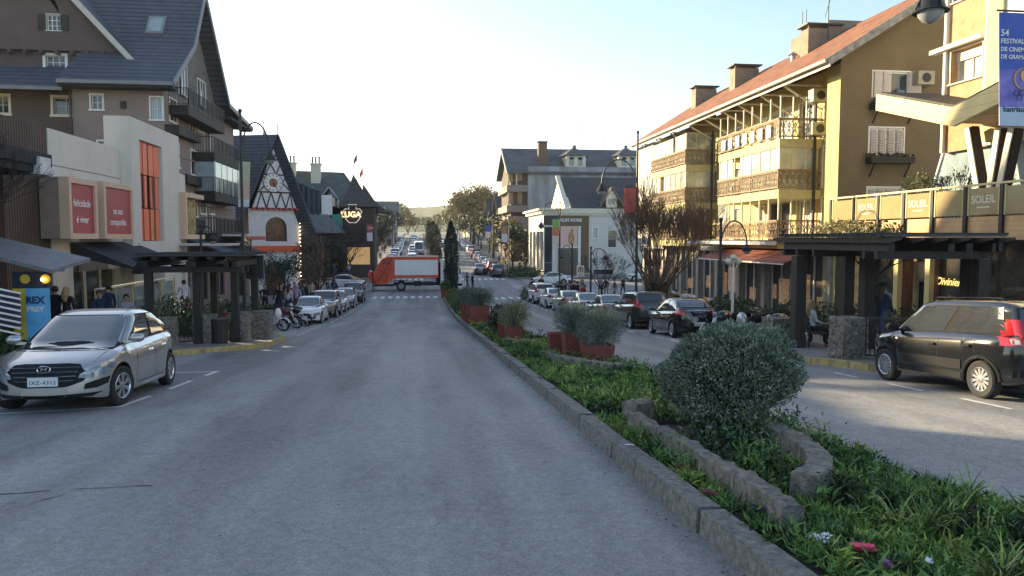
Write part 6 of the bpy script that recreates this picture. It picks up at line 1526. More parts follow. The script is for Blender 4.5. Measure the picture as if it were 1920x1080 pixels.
# ---- motorcycles ----
def motorcycle(label, x, y, deg, col, scooter=False, lean=6):
    t = thing('motorcycle', label, 'motorcycle', (x, y, zr(y)), R(deg), 'motorcycles parked between the cars'); t.rotation_euler = (R(lean), 0, R(deg)); t.scale = (1.1, 1.1, 1.1)
    r = .29 if not scooter else .27; wbm = .64
    tw = MB(CTYRE)
    V_ = []; Fw = []; n = 26; pf = [(r*.74,-.05),(r*.94,-.065),(r,0),(r*.94,.065),(r*.74,.05)]
    for (a, yy) in pf:
        for k in range(n): q = 2*math.pi*k/n; V_.append((a*math.cos(q), yy, a*math.sin(q)))
    for i in range(len(pf)-1):
        for k in range(n): Fw.append((i*n+k, i*n+(k+1)%n, (i+1)*n+(k+1)%n, (i+1)*n+k))
    tw.add(V_, Fw); me = tw.mesh('wheel', smooth=60)
    rm = MB(CRIM); rm.tube([(r*.83*math.cos(2*math.pi*i/20), 0, r*.83*math.sin(2*math.pi*i/20)) for i in range(21)], .018, 6)
    for k in range(5): q = 2*math.pi*k/5; rm.beam((0,0,0), (r*.82*math.cos(q), 0, r*.82*math.sin(q)), .03, .02)
    rm.lathe([(.05,-.05),(.05,.05)], n=12, axis='y'); mr = rm.mesh('rim')
    for xx in (wbm, -wbm): w = mobj('wheel', me, t); w.location = (xx, 0, r); mobj('rim', mr, w)
    m = MB(CRIM)
    for s in (.06, -.06): m.tube([(wbm, s, r), (wbm-.28, s, .88)], .022, 8)
    m.build('fork', t, True)
    m = MB(col); m.tube([(wbm+r*1.06*math.cos(a), 0, r+r*1.06*math.sin(a)) for a in [R(20+i*14) for i in range(10)]], .045, 6); m.build('mudguard', t, True)
    m = MB(col)
    if scooter:
        m.tube([(wbm-.18,0,.78),(wbm-.30,0,.50),(.10,0,.34),(-.2,0,.42),(-.75,0,.66)], [.13,.17,.15,.20,.14], 10); m.ball((wbm-.22, 0, .70), .13, .22, .28, 12); m.ball((-.4, 0, .55), .40, .14, .15, 14)
    else:
        m.ball((.12, 0, .78), .32, .17, .19, 14); m.tube([(-.35,0,.68),(-.8,0,.84)], [.09,.05], 10); m.ball((wbm-.30, 0, .80), .10, .12, .14, 10)
    m.build('fairing', t, True, smooth=60)
    m = MB(CTRIM); m.tube([(.05,0,.74),(-.2,0,.76),(-.45,0,.80),(-.78,0,.86)], [.10,.14,.15,.10], 10); m.build('seat', t, True, smooth=60)
    m = MB(mat('engine_metal', (.12,.12,.125), .4, metal=.7)); m.ball((.05, 0, .46), .30, .17, .24, 12); m.ball((-.35, 0, .52), .25, .13, .14, 10); m.tube([(.1,-.14,.35),(-.3,-.16,.28),(-.8,-.17,.38)], .04, 8); m.tube([(wbm-.25,0,.85),(.2,0,.62),(-.3,0,.40),(-wbm,0,r)], .03, 6); m.build('engine', t, True)
    m = MB(CTRIM); m.tube([(wbm-.42,.36,1.0),(wbm-.34,.12,.98),(wbm-.34,-.12,.98),(wbm-.42,-.36,1.0)], .014, 6)
    for s in (1,-1): m.tube([(wbm-.38,s*.26,1.0),(wbm-.36,s*.34,1.14)], .007, 5); m.ball((wbm-.36,s*.36,1.17), .02, .06, .04, 8)
    m.build('handlebar', t, True)
    m = MB(CLENS); m.ball((wbm-.20, 0, .86), .06, .09, .08, 12); m.build('headlight', t, True)
    m = MB(CRED); m.ball((-.88, 0, .80), .03, .06, .04, 8); m.build('taillight', t, True)
    m = MB(CTRIM); m.tube([(-.05,.1,.3),(-.1,.24,.0)], .012, 5); m.build('kickstand', t, True)
    return t
PWH = mat('moto_white', (.6,.6,.6), .3, coat=1); PBK = mat('moto_black', (.012,.012,.014), .2, coat=1, var=0); PRD = mat('moto_red', (.09,.012,.012), .3, coat=1); PSL = mat('moto_silver', (.33,.34,.35), .3, metal=.6, coat=.6)
motorcycle('white scooter with silver spoked front wheel nearest in the left motorcycle bay', -6.75, 35.0, -16, PWH, True)
motorcycle('black and red motorcycle in the middle of the left motorcycle bay', -6.5, 36.9, -12, PRD)
motorcycle('black motorcycle with round headlamp beside the white sedan in the left bay', -6.3, 38.6, -10, PBK)
motorcycle('black motorcycle parked right behind the black hatchback on the right', 10.4, 24.0, 188, PBK)
motorcycle('silver scooter with white nose between two black motorcycles on the right', 10.7, 22.6, 192, PSL, True)
motorcycle('long seated black motorcycle beside the right timber pergola', 11.0, 21.3, 190, PBK)
# =================== STREET FURNITURE ===================
LAMPG = mat('lamp_glass', (.30, .31, .32), .2, var=.1, spec=.8)
def lamp(label, x, y, zb, ztop, bx, by, bz, bell=.55, arc=None, rp=.07, lit=False, group='arched street lamps'):
    t = thing('street_lamp', label, 'street lamp', (x, y, zb), 0, group)
    m = MB(BLACKM); m.tube([(x,y,zb),(x,y,zb+.9),(x,y,zb+.95),(x,y,ztop)], [rp*1.6,rp*1.5,rp,rp*.75], 12)
    m.ball((x,y,ztop+.05), rp*1.2); m.lathe([(rp*1.7,zb),(rp*2.2,zb+.05),(rp*1.7,zb+.2)], (x,y,0), 12); m.lathe([(rp*1.4,zb+2.0),(rp*1.6,zb+2.05),(rp*1.4,zb+2.1)], (x,y,0), 12)
    m.build('pole', t)
    m = MB(BLACKM); B = Vector((bx,by,bz+bell*.62)); P = Vector((x,y,0)); h = ztop if arc is None else arc
    z0 = max(zb+1.5, bz+.1) if h-bz > 1.2 else h-.5*(h-bz)-.3
    pts = []
    for i in range(19):
        a = math.pi*i/18; k = (1-math.cos(a))/2; zz = (z0+(h-z0)*math.sin(a)) if a < math.pi/2 else B.z+(h-B.z)*math.sin(a); q = P.lerp(B, k); pts.append((q.x, q.y, zz))
    m.tube(pts, .032, 8); m.build('arm', t)
    m = MB(BLACKM); r = bell/2; m.lathe([(.04,bell*.62),(.10,bell*.55),(.13,bell*.36),(.20,bell*.25),(r*.8,bell*.08),(r,0),(r*.97,-.015),(r*.5,.03)], (bx,by,bz), 20)
    for k in range(4): a = math.pi*k/2; m.tube([(bx+.05*math.cos(a),by+.05*math.sin(a),bz+bell*.6),(bx+.17*math.cos(a),by+.17*math.sin(a),bz+bell*.38),(bx+r*.95*math.cos(a),by+r*.95*math.sin(a),bz+.02)], .014, 5)
    sh = m.build('lamp_shade', t, smooth=50)
    m = MB(LAMPG if not lit else LAMPLIT); m.lathe([(r*.72,0.0),(r*.66,-bell*.12),(r*.45,-bell*.26),(.02,-bell*.34)], (bx,by,bz), 18); m.build('bulb', sh, smooth=60)
    return t
P = AY(1745, 22, 11.4); lamp('arched lamp whose bell hangs at the top right above the tiled roof', 11.7, 10.6, zr(11)+.15, 6.4, P.x, 11.4, P.z, .56)
P = AY(450, 210, 31); Q = AY(505, 300, 30.6); lamp('tall arched lamp carrying the pale festival banner on the left pavement', P.x, 31, zr(31)+.2, P.z, Q.x, 30.6, Q.z, .56, arc=AY(470, 231, 31).z)
P = AY(1196, 250, 37); Q = AY(1128, 358, 36.6); lamp('tall arched lamp with a red banner between the bare tree and the yellow block', P.x, 37, zr(37)+.15, P.z, Q.x, 36.6, Q.z, .62, arc=AY(1160, 300, 37).z)
P = AY(1050, 380, 62); Q = AY(1015, 425, 61.8); lamp('arched lamp with the green banner in front of the brown slatted store wall', P.x, 62, zr(62)+.15, P.z, Q.x, 61.8, Q.z, .6)
P = AY(1352, 414, 29); Q = AY(1400, 470, 29); lamp('low arched lamp beside the red awning, its bell hanging to the right', P.x, 29, zr(29)+.2, P.z, Q.x, 29, Q.z, .42)
P = AY(376, 425, 35); Q = AY(399, 452, 34.7); lamp('low arched lamp half hidden behind the left timber pergola', P.x, 35, zr(35)+.25, P.z, Q.x, 34.7, Q.z, .42)
P = AY(1108, 466, 48); Q = AY(1136, 486, 48); lamp('low arched lamp left of the bare tree on the right pavement', P.x, 48, zr(48)+.2, P.z, Q.x, 48, Q.z, .42)
P = AY(470, 452, 52); Q = AY(440, 480, 52); lamp('low arched lamp in front of the white clock house', P.x, 52, zr(52)+.2, P.z, Q.x, 52, Q.z, .42)
P = AY(1073, 460, 57); Q = AY(1052, 485, 57); lamp('low arched lamp in front of the pink shop poster', P.x, 57, zr(57)+.2, P.z, Q.x, 57, Q.z, .42)
# banners: hang from the lamps, things of their own
def banner(label, px, y0, y1, Y, w, cols, arm, lean=0, texts=()):
    p, q = AY(px, y0, Y), AY(px, y1, Y); t = thing('banner', label, 'banner', (p.x, Y, q.z))
    m = MB(cols[0]); n = 6; H = p.z-q.z
    for k in range(n):
        za, zb_ = p.z-H*k/n, p.z-H*(k+1)/n; la, lb = lean*k/n, lean*(k+1)/n
        m.cur = 0; mt = cols[min(len(cols)-1, int(k*len(cols)/n))]; m.use(mt); m.prism([(p.x-w/2+la, Y, za), (p.x+w/2+la, Y, za), (p.x+w/2+lb, Y, zb_), (p.x-w/2+lb, Y, zb_)], (0, .012, 0))
    m.build('cloth', t)
    m = MB(BLACKM); m.tube([(arm, Y+.01, p.z+.03), (p.x-math.copysign(w/2+.05, arm-p.x), Y+.01, p.z+.03)], .018, 6); m.build('banner_arm', t)
    for (tx, sz, dx, dz, mm) in texts: text_mesh(tx, sz, mm, (p.x+dx, Y-.006, p.z-dz), UX, NYN, t, extrude=.002, align='LEFT', bold=.002)
    return t
BL = mat('banner_blue', (.05, .10, .42), .7, var=.15, scale=2); BL2 = mat('banner_mid', (.16, .13, .34), .7, var=.9, scale=3, col2=(.06, .07, .32)); BL3 = mat('banner_pale', (.42, .50, .62), .7, var=.08)
t = banner('large blue festival banner with white lettering at the top right edge', 1906, 24, 236, 11.3, .62, [BL, BL, BL2, BL2, BL3], 11.6, .09,
    [('54', .15, -.27, .33, WHITE), ('FESTIVAL', .105, -.265, .46, WHITE), ('DE CINEMA', .095, -.26, .59, WHITE), ('DE GRAMADO', .092, -.255, .71, WHITE), ('banrisul', .13, -.17, 1.55, mat('navy_ink', (.02, .03, .10), .6))])
m = MB(mat('gold_ink', (.65, .38, .12), .6)); p = AY(1906, 24, 11.29)
m.tube([(p.x+.18+.17*math.cos(a), 11.285, p.z-1.05+.17*math.sin(a)) for a in [2*math.pi*i/20 for i in range(21)]], .012, 5); m.ball((p.x+.18, 11.29, p.z-1.0), .06, .01, .09); m.build('emblem', t)
m = MB(MATS['navy_ink']); 
for dx, dz in ((.12, 1.36), (.06, 1.28), (.17, 1.27)): m.tube([(p.x+dx+.045*math.cos(a), 11.285, p.z-dz+.045*math.sin(a)) for a in [2*math.pi*i/12 for i in range(13)]], .006, 4)
m.build('logo', t)
BP = mat('banner_yellow', (.45, .43, .28), .7, var=.2, scale=2); BPk = mat('banner_violet', (.35, .20, .25), .7, var=.8, scale=6, col2=(.45, .33, .10)); BW = mat('banner_white', (.55, .55, .56), .7)
banner('pale yellow and violet banner hanging from the tall left lamp', 459, 303, 388, 30.98, .42, [BP, BP, BPk, BW], AY(450, 303, 31).x, -.08)
banner('red banner on the tall lamp right of the bare tree', 1184, 352, 398, 36.98, .75, [mat('banner_red', (.35, .08, .07), .7, var=.2)], AY(1196, 352, 37).x)
banner('green and orange banner on the lamp before the low white store', 1042, 411, 458, 61.9, .55, [mat('banner_green', (.18, .40, .14), .7, var=.2), mat('banner_orange', (.45, .20, .12), .7, var=.5, scale=3), BW], AY(1050, 411, 62).x)
banner('red and white banner hanging among the dark trees left of the truck', 693, 421, 452, 76, .55, [mat('banner_bright_red', (.62, .05, .06), .7, var=.1), mat('banner_bright_red'), BW] if False else [MATS['banner_red'], BW], AY(697, 421, 76).x, 0, [('LOVE', .24, -.2, .35, WHITE)])
for lb, px, y0, y1, Y, c in (('blue and grey banner on a far pole above the right crowd', 915, 423, 446, 110, [BL, BW]), ('pale orange banner on a pole by the concrete balconies', 946, 424, 454, 96, [MATS['banner_orange'], BW])):
    banner(lb, px, y0, y1, Y, .75, c, AY(px+8, y0, Y).x)
for lb, px, Y in (('slim black pole carrying the red and white banner on the left', 698, 76.1), ('slim black pole carrying the blue banner far right', 923.5, 110.1), ('slim black pole carrying the pale orange banner', 954.5, 96.1)):
    p = AY(px, 418, Y); o = MB(BLACKM); o.tube([(p.x, Y, zr(Y)), (p.x, Y, p.z+.4)], .06, 8); tag(recenter(o.build('pole')), lb, 'pole')
# ---- pergolas ----
RT = mat('pergola_sheet', (.045, .05, .055), .6, var=.3, scale=2)
def pergola(label, x0, x1, y0, y1, zt, posts, zg):
    t = thing('pergola', label, 'pergola', ((x0+x1)/2, (y0+y1)/2, zg))
    m = MB(RT); n = 8
    m.box(x0, x1, y0, y1, zt, zt+.05); m.use(DWOOD)
    for i in range(int((y1-y0)/.28)): yy = y0+.1+i*.28; m.box(x0-.12, x1+.12, yy, yy+.09, zt+.05, zt+.09)
    m.build('roof', t)
    m = MB(DWOOD)
    for i in range(int((x1-x0)/.55)+1): xx = min(x1-.08, x0+.05+i*.55); m.prism([(xx, y0-.45, zt-.02), (xx, y0-.45, zt-.08), (xx, y0-.1, zt-.15), (xx, y1+.1, zt-.15), (xx, y1+.45, zt-.08), (xx, y1+.45, zt-.02)], (.07, 0, 0))
    m.build('rafter', t)
    m = MB(DWOOD)
    for xx in sorted({round(p[0], 2) for p in posts}): ys_ = [p[1] for p in posts if abs(p[0]-xx) < .5]; m.box(xx-.08, xx+.08, y0+.05, y1-.05, zt-.34, zt-.152)
    for k, yy in enumerate(sorted({round(p[1], 1) for p in posts})): m.box(x0+.1+k*.01, x1-.1, yy-.06, yy+.06, zt-.52, zt-.342-k*.003)
    m.build('beam', t)
    for (xx, yy) in posts:
        m = MB(DWOOD); w_ = .15 if x0 > 0 else .11; m.box(xx-w_, xx+w_, yy-w_, yy+w_, zg-.2, zt-.53); m.box(xx-w_-.02, xx+w_+.02, yy-w_-.02, yy+w_+.02, zg-.2, zg+.25); m.build('post', t)
    return t
pergola('dark timber pergola with a flat slatted roof on the right pavement before the cafe', 10.4, 13.45, 15.65, 20.6, 1.98, [(10.62, 19.8), (12.55, 20.6), (12.1, 18.9), (13.2, 16.15), (13.3, 16.6)], zr(18)+.15)
pergola('dark timber pergola with a flat roof on the left pavement behind the silver hatchback', -8.75, -5.5, 24.6, 28.0, 1.38, [(-8.5, 24.95), (-7.05, 25.0), (-6.05, 25.7), (-5.8, 27.6), (-7.2, 27.6)], zr(26.5)+.15)
# hanging bells on the left pergola and the hanging cone
# tall dark kiosk panel at the right end of left pergola
o = MB(mat('dark_board', (.02, .03, .045), .5, var=.15)); p, q = AY(462, 478, 27.9), AY(496, 522, 27.9); o.box(p.x, q.x, 27.7, 27.9, q.z, p.z-.02); tag(recenter(o.build('notice_board')), 'dark blue panel hanging under the right end of the left pergola', 'panel')
o = MB(BLACKM); P = AY(262, 500, 26.5); o.lathe([(.02, P.z+.25), (.28, P.z-.2), (.22, P.z-.24)], (P.x, 26.5, 0), 4); o.tube([(P.x, 26.5, P.z+.25), (P.x, 26.5, P.z+.8)], .012); tag(recenter(o.build('hanging_lantern')), 'black cone lantern hanging from the left end of the left pergola', 'lantern')
from mathutils import noise as mnoise
def stone_pillar(label, x, y, zb, w, h):
    """irregular field stones in deep joints: a cellular relief on a subdivided block"""
    V = []; F = []; N_ = 16; M_ = 26
    off = Vector((x*3, y*3, 0))
    for a in range(4*N_):
        k, t = divmod(a, N_); u = -w/2+w*t/N_; c = [(u, -w/2), (w/2, u), (-u, w/2), (-w/2, -u)][k]
        for j_ in range(M_+1):
            p = Vector((c[0], c[1], -.15+(h+.15)*j_/M_)); d, _ = mnoise.voronoi(Vector((p.x*4.2, p.y*4.2, p.z*5.5))+off); e = min(1, (d[1]-d[0])*3.5); n = Vector((c[0], c[1], 0)).normalized()
            p = p+n*(-.03+.042*e**.5+.035*mnoise.noise(p*6+off)); V.append(p)
    for a in range(4*N_):
        for j_ in range(M_): b_ = (a+1) % (4*N_); F.append((a*(M_+1)+j_, b_*(M_+1)+j_, b_*(M_+1)+j_+1, a*(M_+1)+j_+1))
    V.append(Vector((0, 0, h-.02))); c_ = len(V)-1
    for a in range(4*N_): F.append((a*(M_+1)+M_, ((a+1) % (4*N_))*(M_+1)+M_, c_))
    o = MB(STONE); o.add([v+Vector((x, y, zb)) for v in V], F)
    return tag(recenter(o.build('stone_pillar')), label, 'stone pillar', 'rough stone pillars')
zl = lambda y: zr(y)+.16
stone_pillar('rough stone pillar left of the railing behind the silver hatchback', -6.95, 25.4, zl(25.4), .62, .95) 
stone_pillar('square rough stone pillar second from the kerb under the left pergola', -6.0, 26.1, zl(26.1), .62, 1.0)
stone_pillar('rough stone pillar nearest the left motorcycles', -5.5, 27.3, zl(27.3), .62, 1.0)
stone_pillar('low stone pillar hidden behind the tail of the silver hatchback', -7.9, 24.5, zl(24.5), .6, .9)
stone_pillar('broad rough stone pillar left of the black car under the right pergola', 10.25, 16.7, zl(16.7), .64, .98)
stone_pillar('dark rough stone pillar behind the right pergola post beside the silver scooter', 10.6, 20.9, zl(20.9), .7, .8)
def fence(label, a, b, h=.78):
    t = thing('railing', label, 'railing', ((a[0]+b[0])/2, (a[1]+b[1])/2, zl(a[1]))); A = Vector((*a, zl(a[1]))); B_ = Vector((*b, zl(b[1])))
    m = MB(BLACKM); m.beam(A+Vector((0,0,h)), B_+Vector((0,0,h)), .09, .05); m.beam(A+Vector((0,0,h-.18)), B_+Vector((0,0,h-.18)), .03); m.beam(A+Vector((0,0,.1)), B_+Vector((0,0,.1)), .04); m.build('rail', t)
    m = MB(BLACKM); n = int((B_-A).length/.13)
    for i in range(n+1): p = A.lerp(B_, i/n); m.beam(p+Vector((0,0,.1)), p+Vector((0,0,h)), .022)
    m.build('baluster', t)
fence('black iron railing between two stone pillars behind the silver hatchback', (-7.75, 24.6), (-7.3, 25.2)); fence('black iron railing between the second and third left stone pillars', (-6.6, 25.6), (-6.3, 25.95))
fence('black iron railing between the stone pillar and the black car on the right', (10.45, 16.3), (11.3, 13.0), .98)
def bin_(label, x, y, z, r=.24, h=.8):
    t = thing('litter_bin', label, 'litter bin', (x, y, z)); m = MB(DWOOD)
    for k in range(14): a = 2*math.pi*k/14; m.obox((x+r*math.cos(a), y+r*math.sin(a), z+h/2), .012, .05, h/2, Matrix.Rotation(a, 3, 'Z'))
    m.build('slat', t); m = MB(BLACKM); m.lathe([(r*.92, z), (r*.92, z+h*.96)], (x, y, 0), 14); m.lathe([(r*1.06, z+h-.03), (r*1.08, z+h+.02), (r*.8, z+h+.03)], (x, y, 0), 16); m.build('body', t)
bin_('dark slatted litter bin between the two left stone pillars', -6.45, 25.2, zl(25.4)); bin_('dark litter bin beside the right stone pillar', 10.75, 15.6, zl(15.6))
def bench(label, x, y, z, rz):
    t = thing('park_bench', label, 'bench', (x, y, z), rz); m = MB(DWOOD)
    for i in range(4): m.box(-.75, .75, -.22+i*.12, -.13+i*.12, .42, .455)
    m.build('seat', t, True); m = MB(DWOOD)
    for i in range(3): m.box(-.75, .75, .26+i*.02, .29+i*.02, .52+i*.13, .62+i*.13)
    m.build('backrest', t, True)
    for s in (-.62, .62): m = MB(BLACKM); m.tube([(s,-.2,0),(s,-.2,.42),(s,.24,.44),(s,.32,.88)], .02, 6); m.tube([(s,.24,.44),(s,.28,0)], .02, 6); m.build('leg', t, True)
    return t
bench('dark wooden bench under the right pergola with a woman sitting on it', 11.3, 20.3, zl(20.3), R(80))
bench('pale wooden bench in the planting behind the left pergola', -9.0, 36.5, zr(36)+.3, R(-20))
# parking sign E
def sign(label, x, y, zb, zc, w, h):
    t = thing('parking_sign', label, 'road sign', (x, y, zb)); m = MB(mat('galv_pole', (.3,.3,.31), .5, metal=.5)); m.tube([(x,y,zb),(x,y,zc+h/2)], .035, 8); m.build('pole', t)
    m = MB(WHITE); m.box(x-w/2, x+w/2, y-.06, y-.04, zc-h/2, zc+h/2); pn = m.build('panel', t)
    m = MB(BLACKM); m.tube([(x+w*.33*math.cos(a), y-.065, zc+h*.12+w*.33*math.sin(a)) for a in [2*math.pi*i/24 for i in range(25)]], .028, 6); m.box(x-w*.3, x+w*.3, y-.065, y-.061, zc-h*.32, zc-h*.29); m.box(x-w*.25, x+w*.25, y-.065, y-.061, zc-h*.41, zc-h*.385); m.build('ring', pn)
    text_mesh('E', w*.46, BLACKM, (x, y-.066, zc+h*.12), UX, NYN, pn, bold=.012)
P = AY(1088, 508, 46.5); sign('white parking sign with a circled letter E behind the right hand row of cars', P.x, 46.5, zl(46), P.z, .48, .70)
# double globe lamp post before the yellow block
P = AY(1375, 491, 30.5); t = thing('globe_lamp', 'white cast lamp post with two glass globes in front of the red awning shops', 'street lamp', (P.x, 30.5, zr(30)+.3))
m = MB(WHITE); m.tube([(P.x,30.5,zr(30)+.2),(P.x,30.5,P.z+.1)], [.07,.04], 10); m.lathe([(.14,zr(30)+.2),(.10,zr(30)+.6)], (P.x,30.5,0), 12); m.tube([(P.x-.22,30.5,P.z-.1),(P.x-.12,30.5,P.z-.25),(P.x,30.5,P.z-.2),(P.x+.12,30.5,P.z-.25),(P.x+.22,30.5,P.z-.1)], .02, 6); m.build('pole', t)
for s in (-.22, .22, 0): m = MB(mat('globe_glass', (.6,.58,.52), .15)); m.ball((P.x+s, 30.5, P.z+(.02 if s else .18)), .14, n=14); m.build('globe', t, smooth=80)
# kiosk and stand at far left
kb = zr(22)+.2
t = thing('kiosk', 'small blue and yellow food kiosk with a painted counter front at the left edge', 'kiosk', (-10.6, 22.4, kb))
KX0, KX1 = AY(24, 560, 22).x, AY(84, 560, 22).x; zt, zb_ = AY(50, 541, 22).z, AY(50, 612, 22).z
m = MB(mat('kiosk_blue', (.12, .42, .72), .5, var=.15, scale=3)); m.box(KX0+.32, KX1, 22, 22.3, zb_-.5, zt); m.use(mat('kiosk_yellow', (.62, .48, .05), .5)); m.box(KX0, KX0+.319, 22, 22.3, zb_-.5, zt); m.build('counter', t)
m = MB(mat('kiosk_navy', (.02, .025, .05), .5)); m.box(KX0, KX1-.02, 22.03, 22.28, zt+.001, zt+.45); hd = m.build('header', t)
m = MB(mat('kiosk_yellow')); 
for q in (.32, .85): m.lathe([(.13, -.03), (.13, -.01)], (KX0+q, 22.05, zt+.26), 16, 'y')
m.build('badge', hd)
text_mesh('REX', .26, mat('kiosk_ink', (.02, .05, .14), .5), ((KX0+KX1)/2+.16, 21.99, zt-.33), UX, NYN, t, bold=.012); text_mesh('PREY', .2, WHITE, ((KX0+KX1)/2+.16, 21.99, zt-.58), UX, NYN, t, bold=.008)
m = MB(mat('grey_sheet', (.17, .18, .19), .5, var=.2)); A = AY(0, 478, 21.6); B_ = AY(104, 512, 21.6); m.prism([(A.x-2, 21.4, A.z+.4), (B_.x, 21.4, B_.z), (B_.x, 23.8, B_.z+.25), (A.x-2, 23.8, A.z+.6)], (0, 0, .1)); m.build('roof', t)
m = MB(LAMPLIT); P = AY(81, 524, 22.0); m.ball((P.x, 21.95, P.z), .045); m.build('lamp', t)
t = thing('barrier_stand', 'white rails over dark blue panels standing at the far left edge', 'barrier', (-10.9, 20.6, kb))
m = MB(WHITE)
for k in range(8): p, q = AY(-30, 536+k*11, 20.6), AY(38, 550+k*11, 21.4); m.beam(p, q, .05)
m.build('rail', t); m = MB(mat('navy_panel', (.02, .03, .10), .6)); p, q = AY(-40, 545, 20.7), AY(37, 612, 21.5); m.prism([(p.x, 20.75, p.z), (q.x, 21.55, p.z-.1), (q.x, 21.55, q.z), (p.x, 20.75, q.z)], (0, .03, 0)); m.build('panel', t)
# figure of a fun white mascot is left out; a blue bucket on the awning corner
P = AY(111, 497, 27.6); t = thing('plant_pot', 'bright blue tub on the terrace handrail under the black awning', 'tub', (P.x, 27.6, P.z-.2)); m = MB(mat('blue_tub', (.03, .12, .5), .4)); m.lathe([(.16, P.z-.22), (.20, P.z+.14), (.17, P.z+.14), (.15, P.z)], (P.x, 27.6, 0), 16); m.build('tub', t)
# wire over the far street
o = MB(BLACKM); p, q = AY(735, 418, 150), AY(862, 419, 150); o.tube([p+(q-p)*i/10-Vector((0,0,.25*math.sin(math.pi*i/10))) for i in range(11)], .05, 5); tag(recenter(o.build('overhead_cable')), 'dark cable spanning the far street above the queue of cars', 'cable')
for lb, P_ in (('thin pole holding the left end of the overhead cable', p), ('thin pole holding the right end of the overhead cable', q)):
    o = MB(BLACKM); o.tube([(P_.x, 150, zr(150)), (P_.x, 150, P_.z+.3)], .07, 6); tag(recenter(o.build('pole')), lb, 'pole')
# terrace furniture
def stool(label, x, y, z):
    t = thing('bar_stool', label, 'stool', (x, y, z), 0, 'stools on the cafe terrace'); m = MB(DWOOD); m.box(x-.16, x+.16, y-.16, y+.16, z+.72, z+.76); m.box(x+.13, x+.16, y-.16, y+.16, z+.76, z+1.0); m.build('seat', t)
    for a, b_ in ((-1,-1),(1,-1),(1,1),(-1,1)): m = MB(DWOOD); m.beam((x+a*.13,y+b_*.13,z+.72),(x+a*.18,y+b_*.18,z), .03); m.build('leg', t)
for i, (yy, w_) in enumerate(((28.9, 'farthest from the viewer'), (25.7, 'beside the small terrace tree'), (24.2, 'left of the lit glass tube'), (21.2, 'nearest the lamp bell'))): stool('dark bar stool on the cafe terrace '+w_, 19.1, yy, 2.62)
o = MB(LAMPLIT); P = AX(1868, 375, 19.2); o.tube([(19.2, P.y, P.z-.5), (19.2, P.y, P.z+.4)], .09, 10); tag(recenter(o.build('tube_lamp')), 'glowing vertical tube lamp on the cafe terrace', 'lamp')
# ---- planters ----
TC = mat('terracotta_paint', (.215, .052, .038), .75, var=.22, scale=4, bump=.2)
def planter(label, x, y, w, h, z=None, taper=.82, rim=False, group='square terracotta planters on the median'):
    z = zr(y)+.1 if z is None else z
    t = thing('planter', label, 'planter', (x, y, z), 0, group); m = MB(TC); a, b_ = w/2*taper, w/2
    def rg(hw, zz): return [(x-hw, y-hw, zz), (x+hw, y-hw, zz), (x+hw, y+hw, zz), (x-hw, y+hw, zz)]
    lv = [rg(a, z-.05), rg(b_, z+h), rg(b_-.04, z+h), rg(b_-.06, z+h-.1)] if not rim else [rg(a, z-.05), rg(a+(b_-a)*.5, z+h*.5), rg(a+(b_-a)*.5+.025, z+h*.5), rg(b_, z+h), rg(b_-.04, z+h), rg(b_-.06, z+h-.1)]
    V = [p for l in lv for p in l]; F = [(i*4+k, i*4+(k+1)%4, (i+1)*4+(k+1)%4, (i+1)*4+k) for i in range(len(lv)-1) for k in range(4)]; m.add(V, F); m.build('pot', t)
    m = MB(SOIL); m.face(rg(b_-.058, z+h-.09)); m.build('soil', t); return t
PL = [('wide low terracotta planter in front with grey lavender spilling to the right', 4.02, 16.5, .68, .52, False), ('taller terracotta planter second behind the wide low one with lavender', 3.72, 17.55, .56, .74, False), ('narrow terracotta planter third behind the wide low one', 3.45, 18.5, .42, .66, False),
      ('terracotta planter with a round clipped shrub in the middle of the median', 2.98, 23.3, .56, .60, False), ('terracotta planter half hidden behind the round clipped shrub', 2.85, 24.6, .5, .66, False),
      ('large two tiered terracotta planter with bushy lavender', 2.78, 34.3, .90, .98, True), ('second two tiered terracotta planter behind the large one', 2.70, 35.9, .78, .98, True), ('third two tiered terracotta planter in the row', 2.64, 37.6, .78, .98, True), ('fourth and farthest two tiered terracotta planter of the row', 2.6, 39.4, .78, .98, True),
      ('small red planter at the foot of the tall cypress', 2.15+.25, 66.0, .95, .75, False)]
for l, x, y, w, h, rm_ in PL: planter(l, x, y, w, h, rim=rm_)
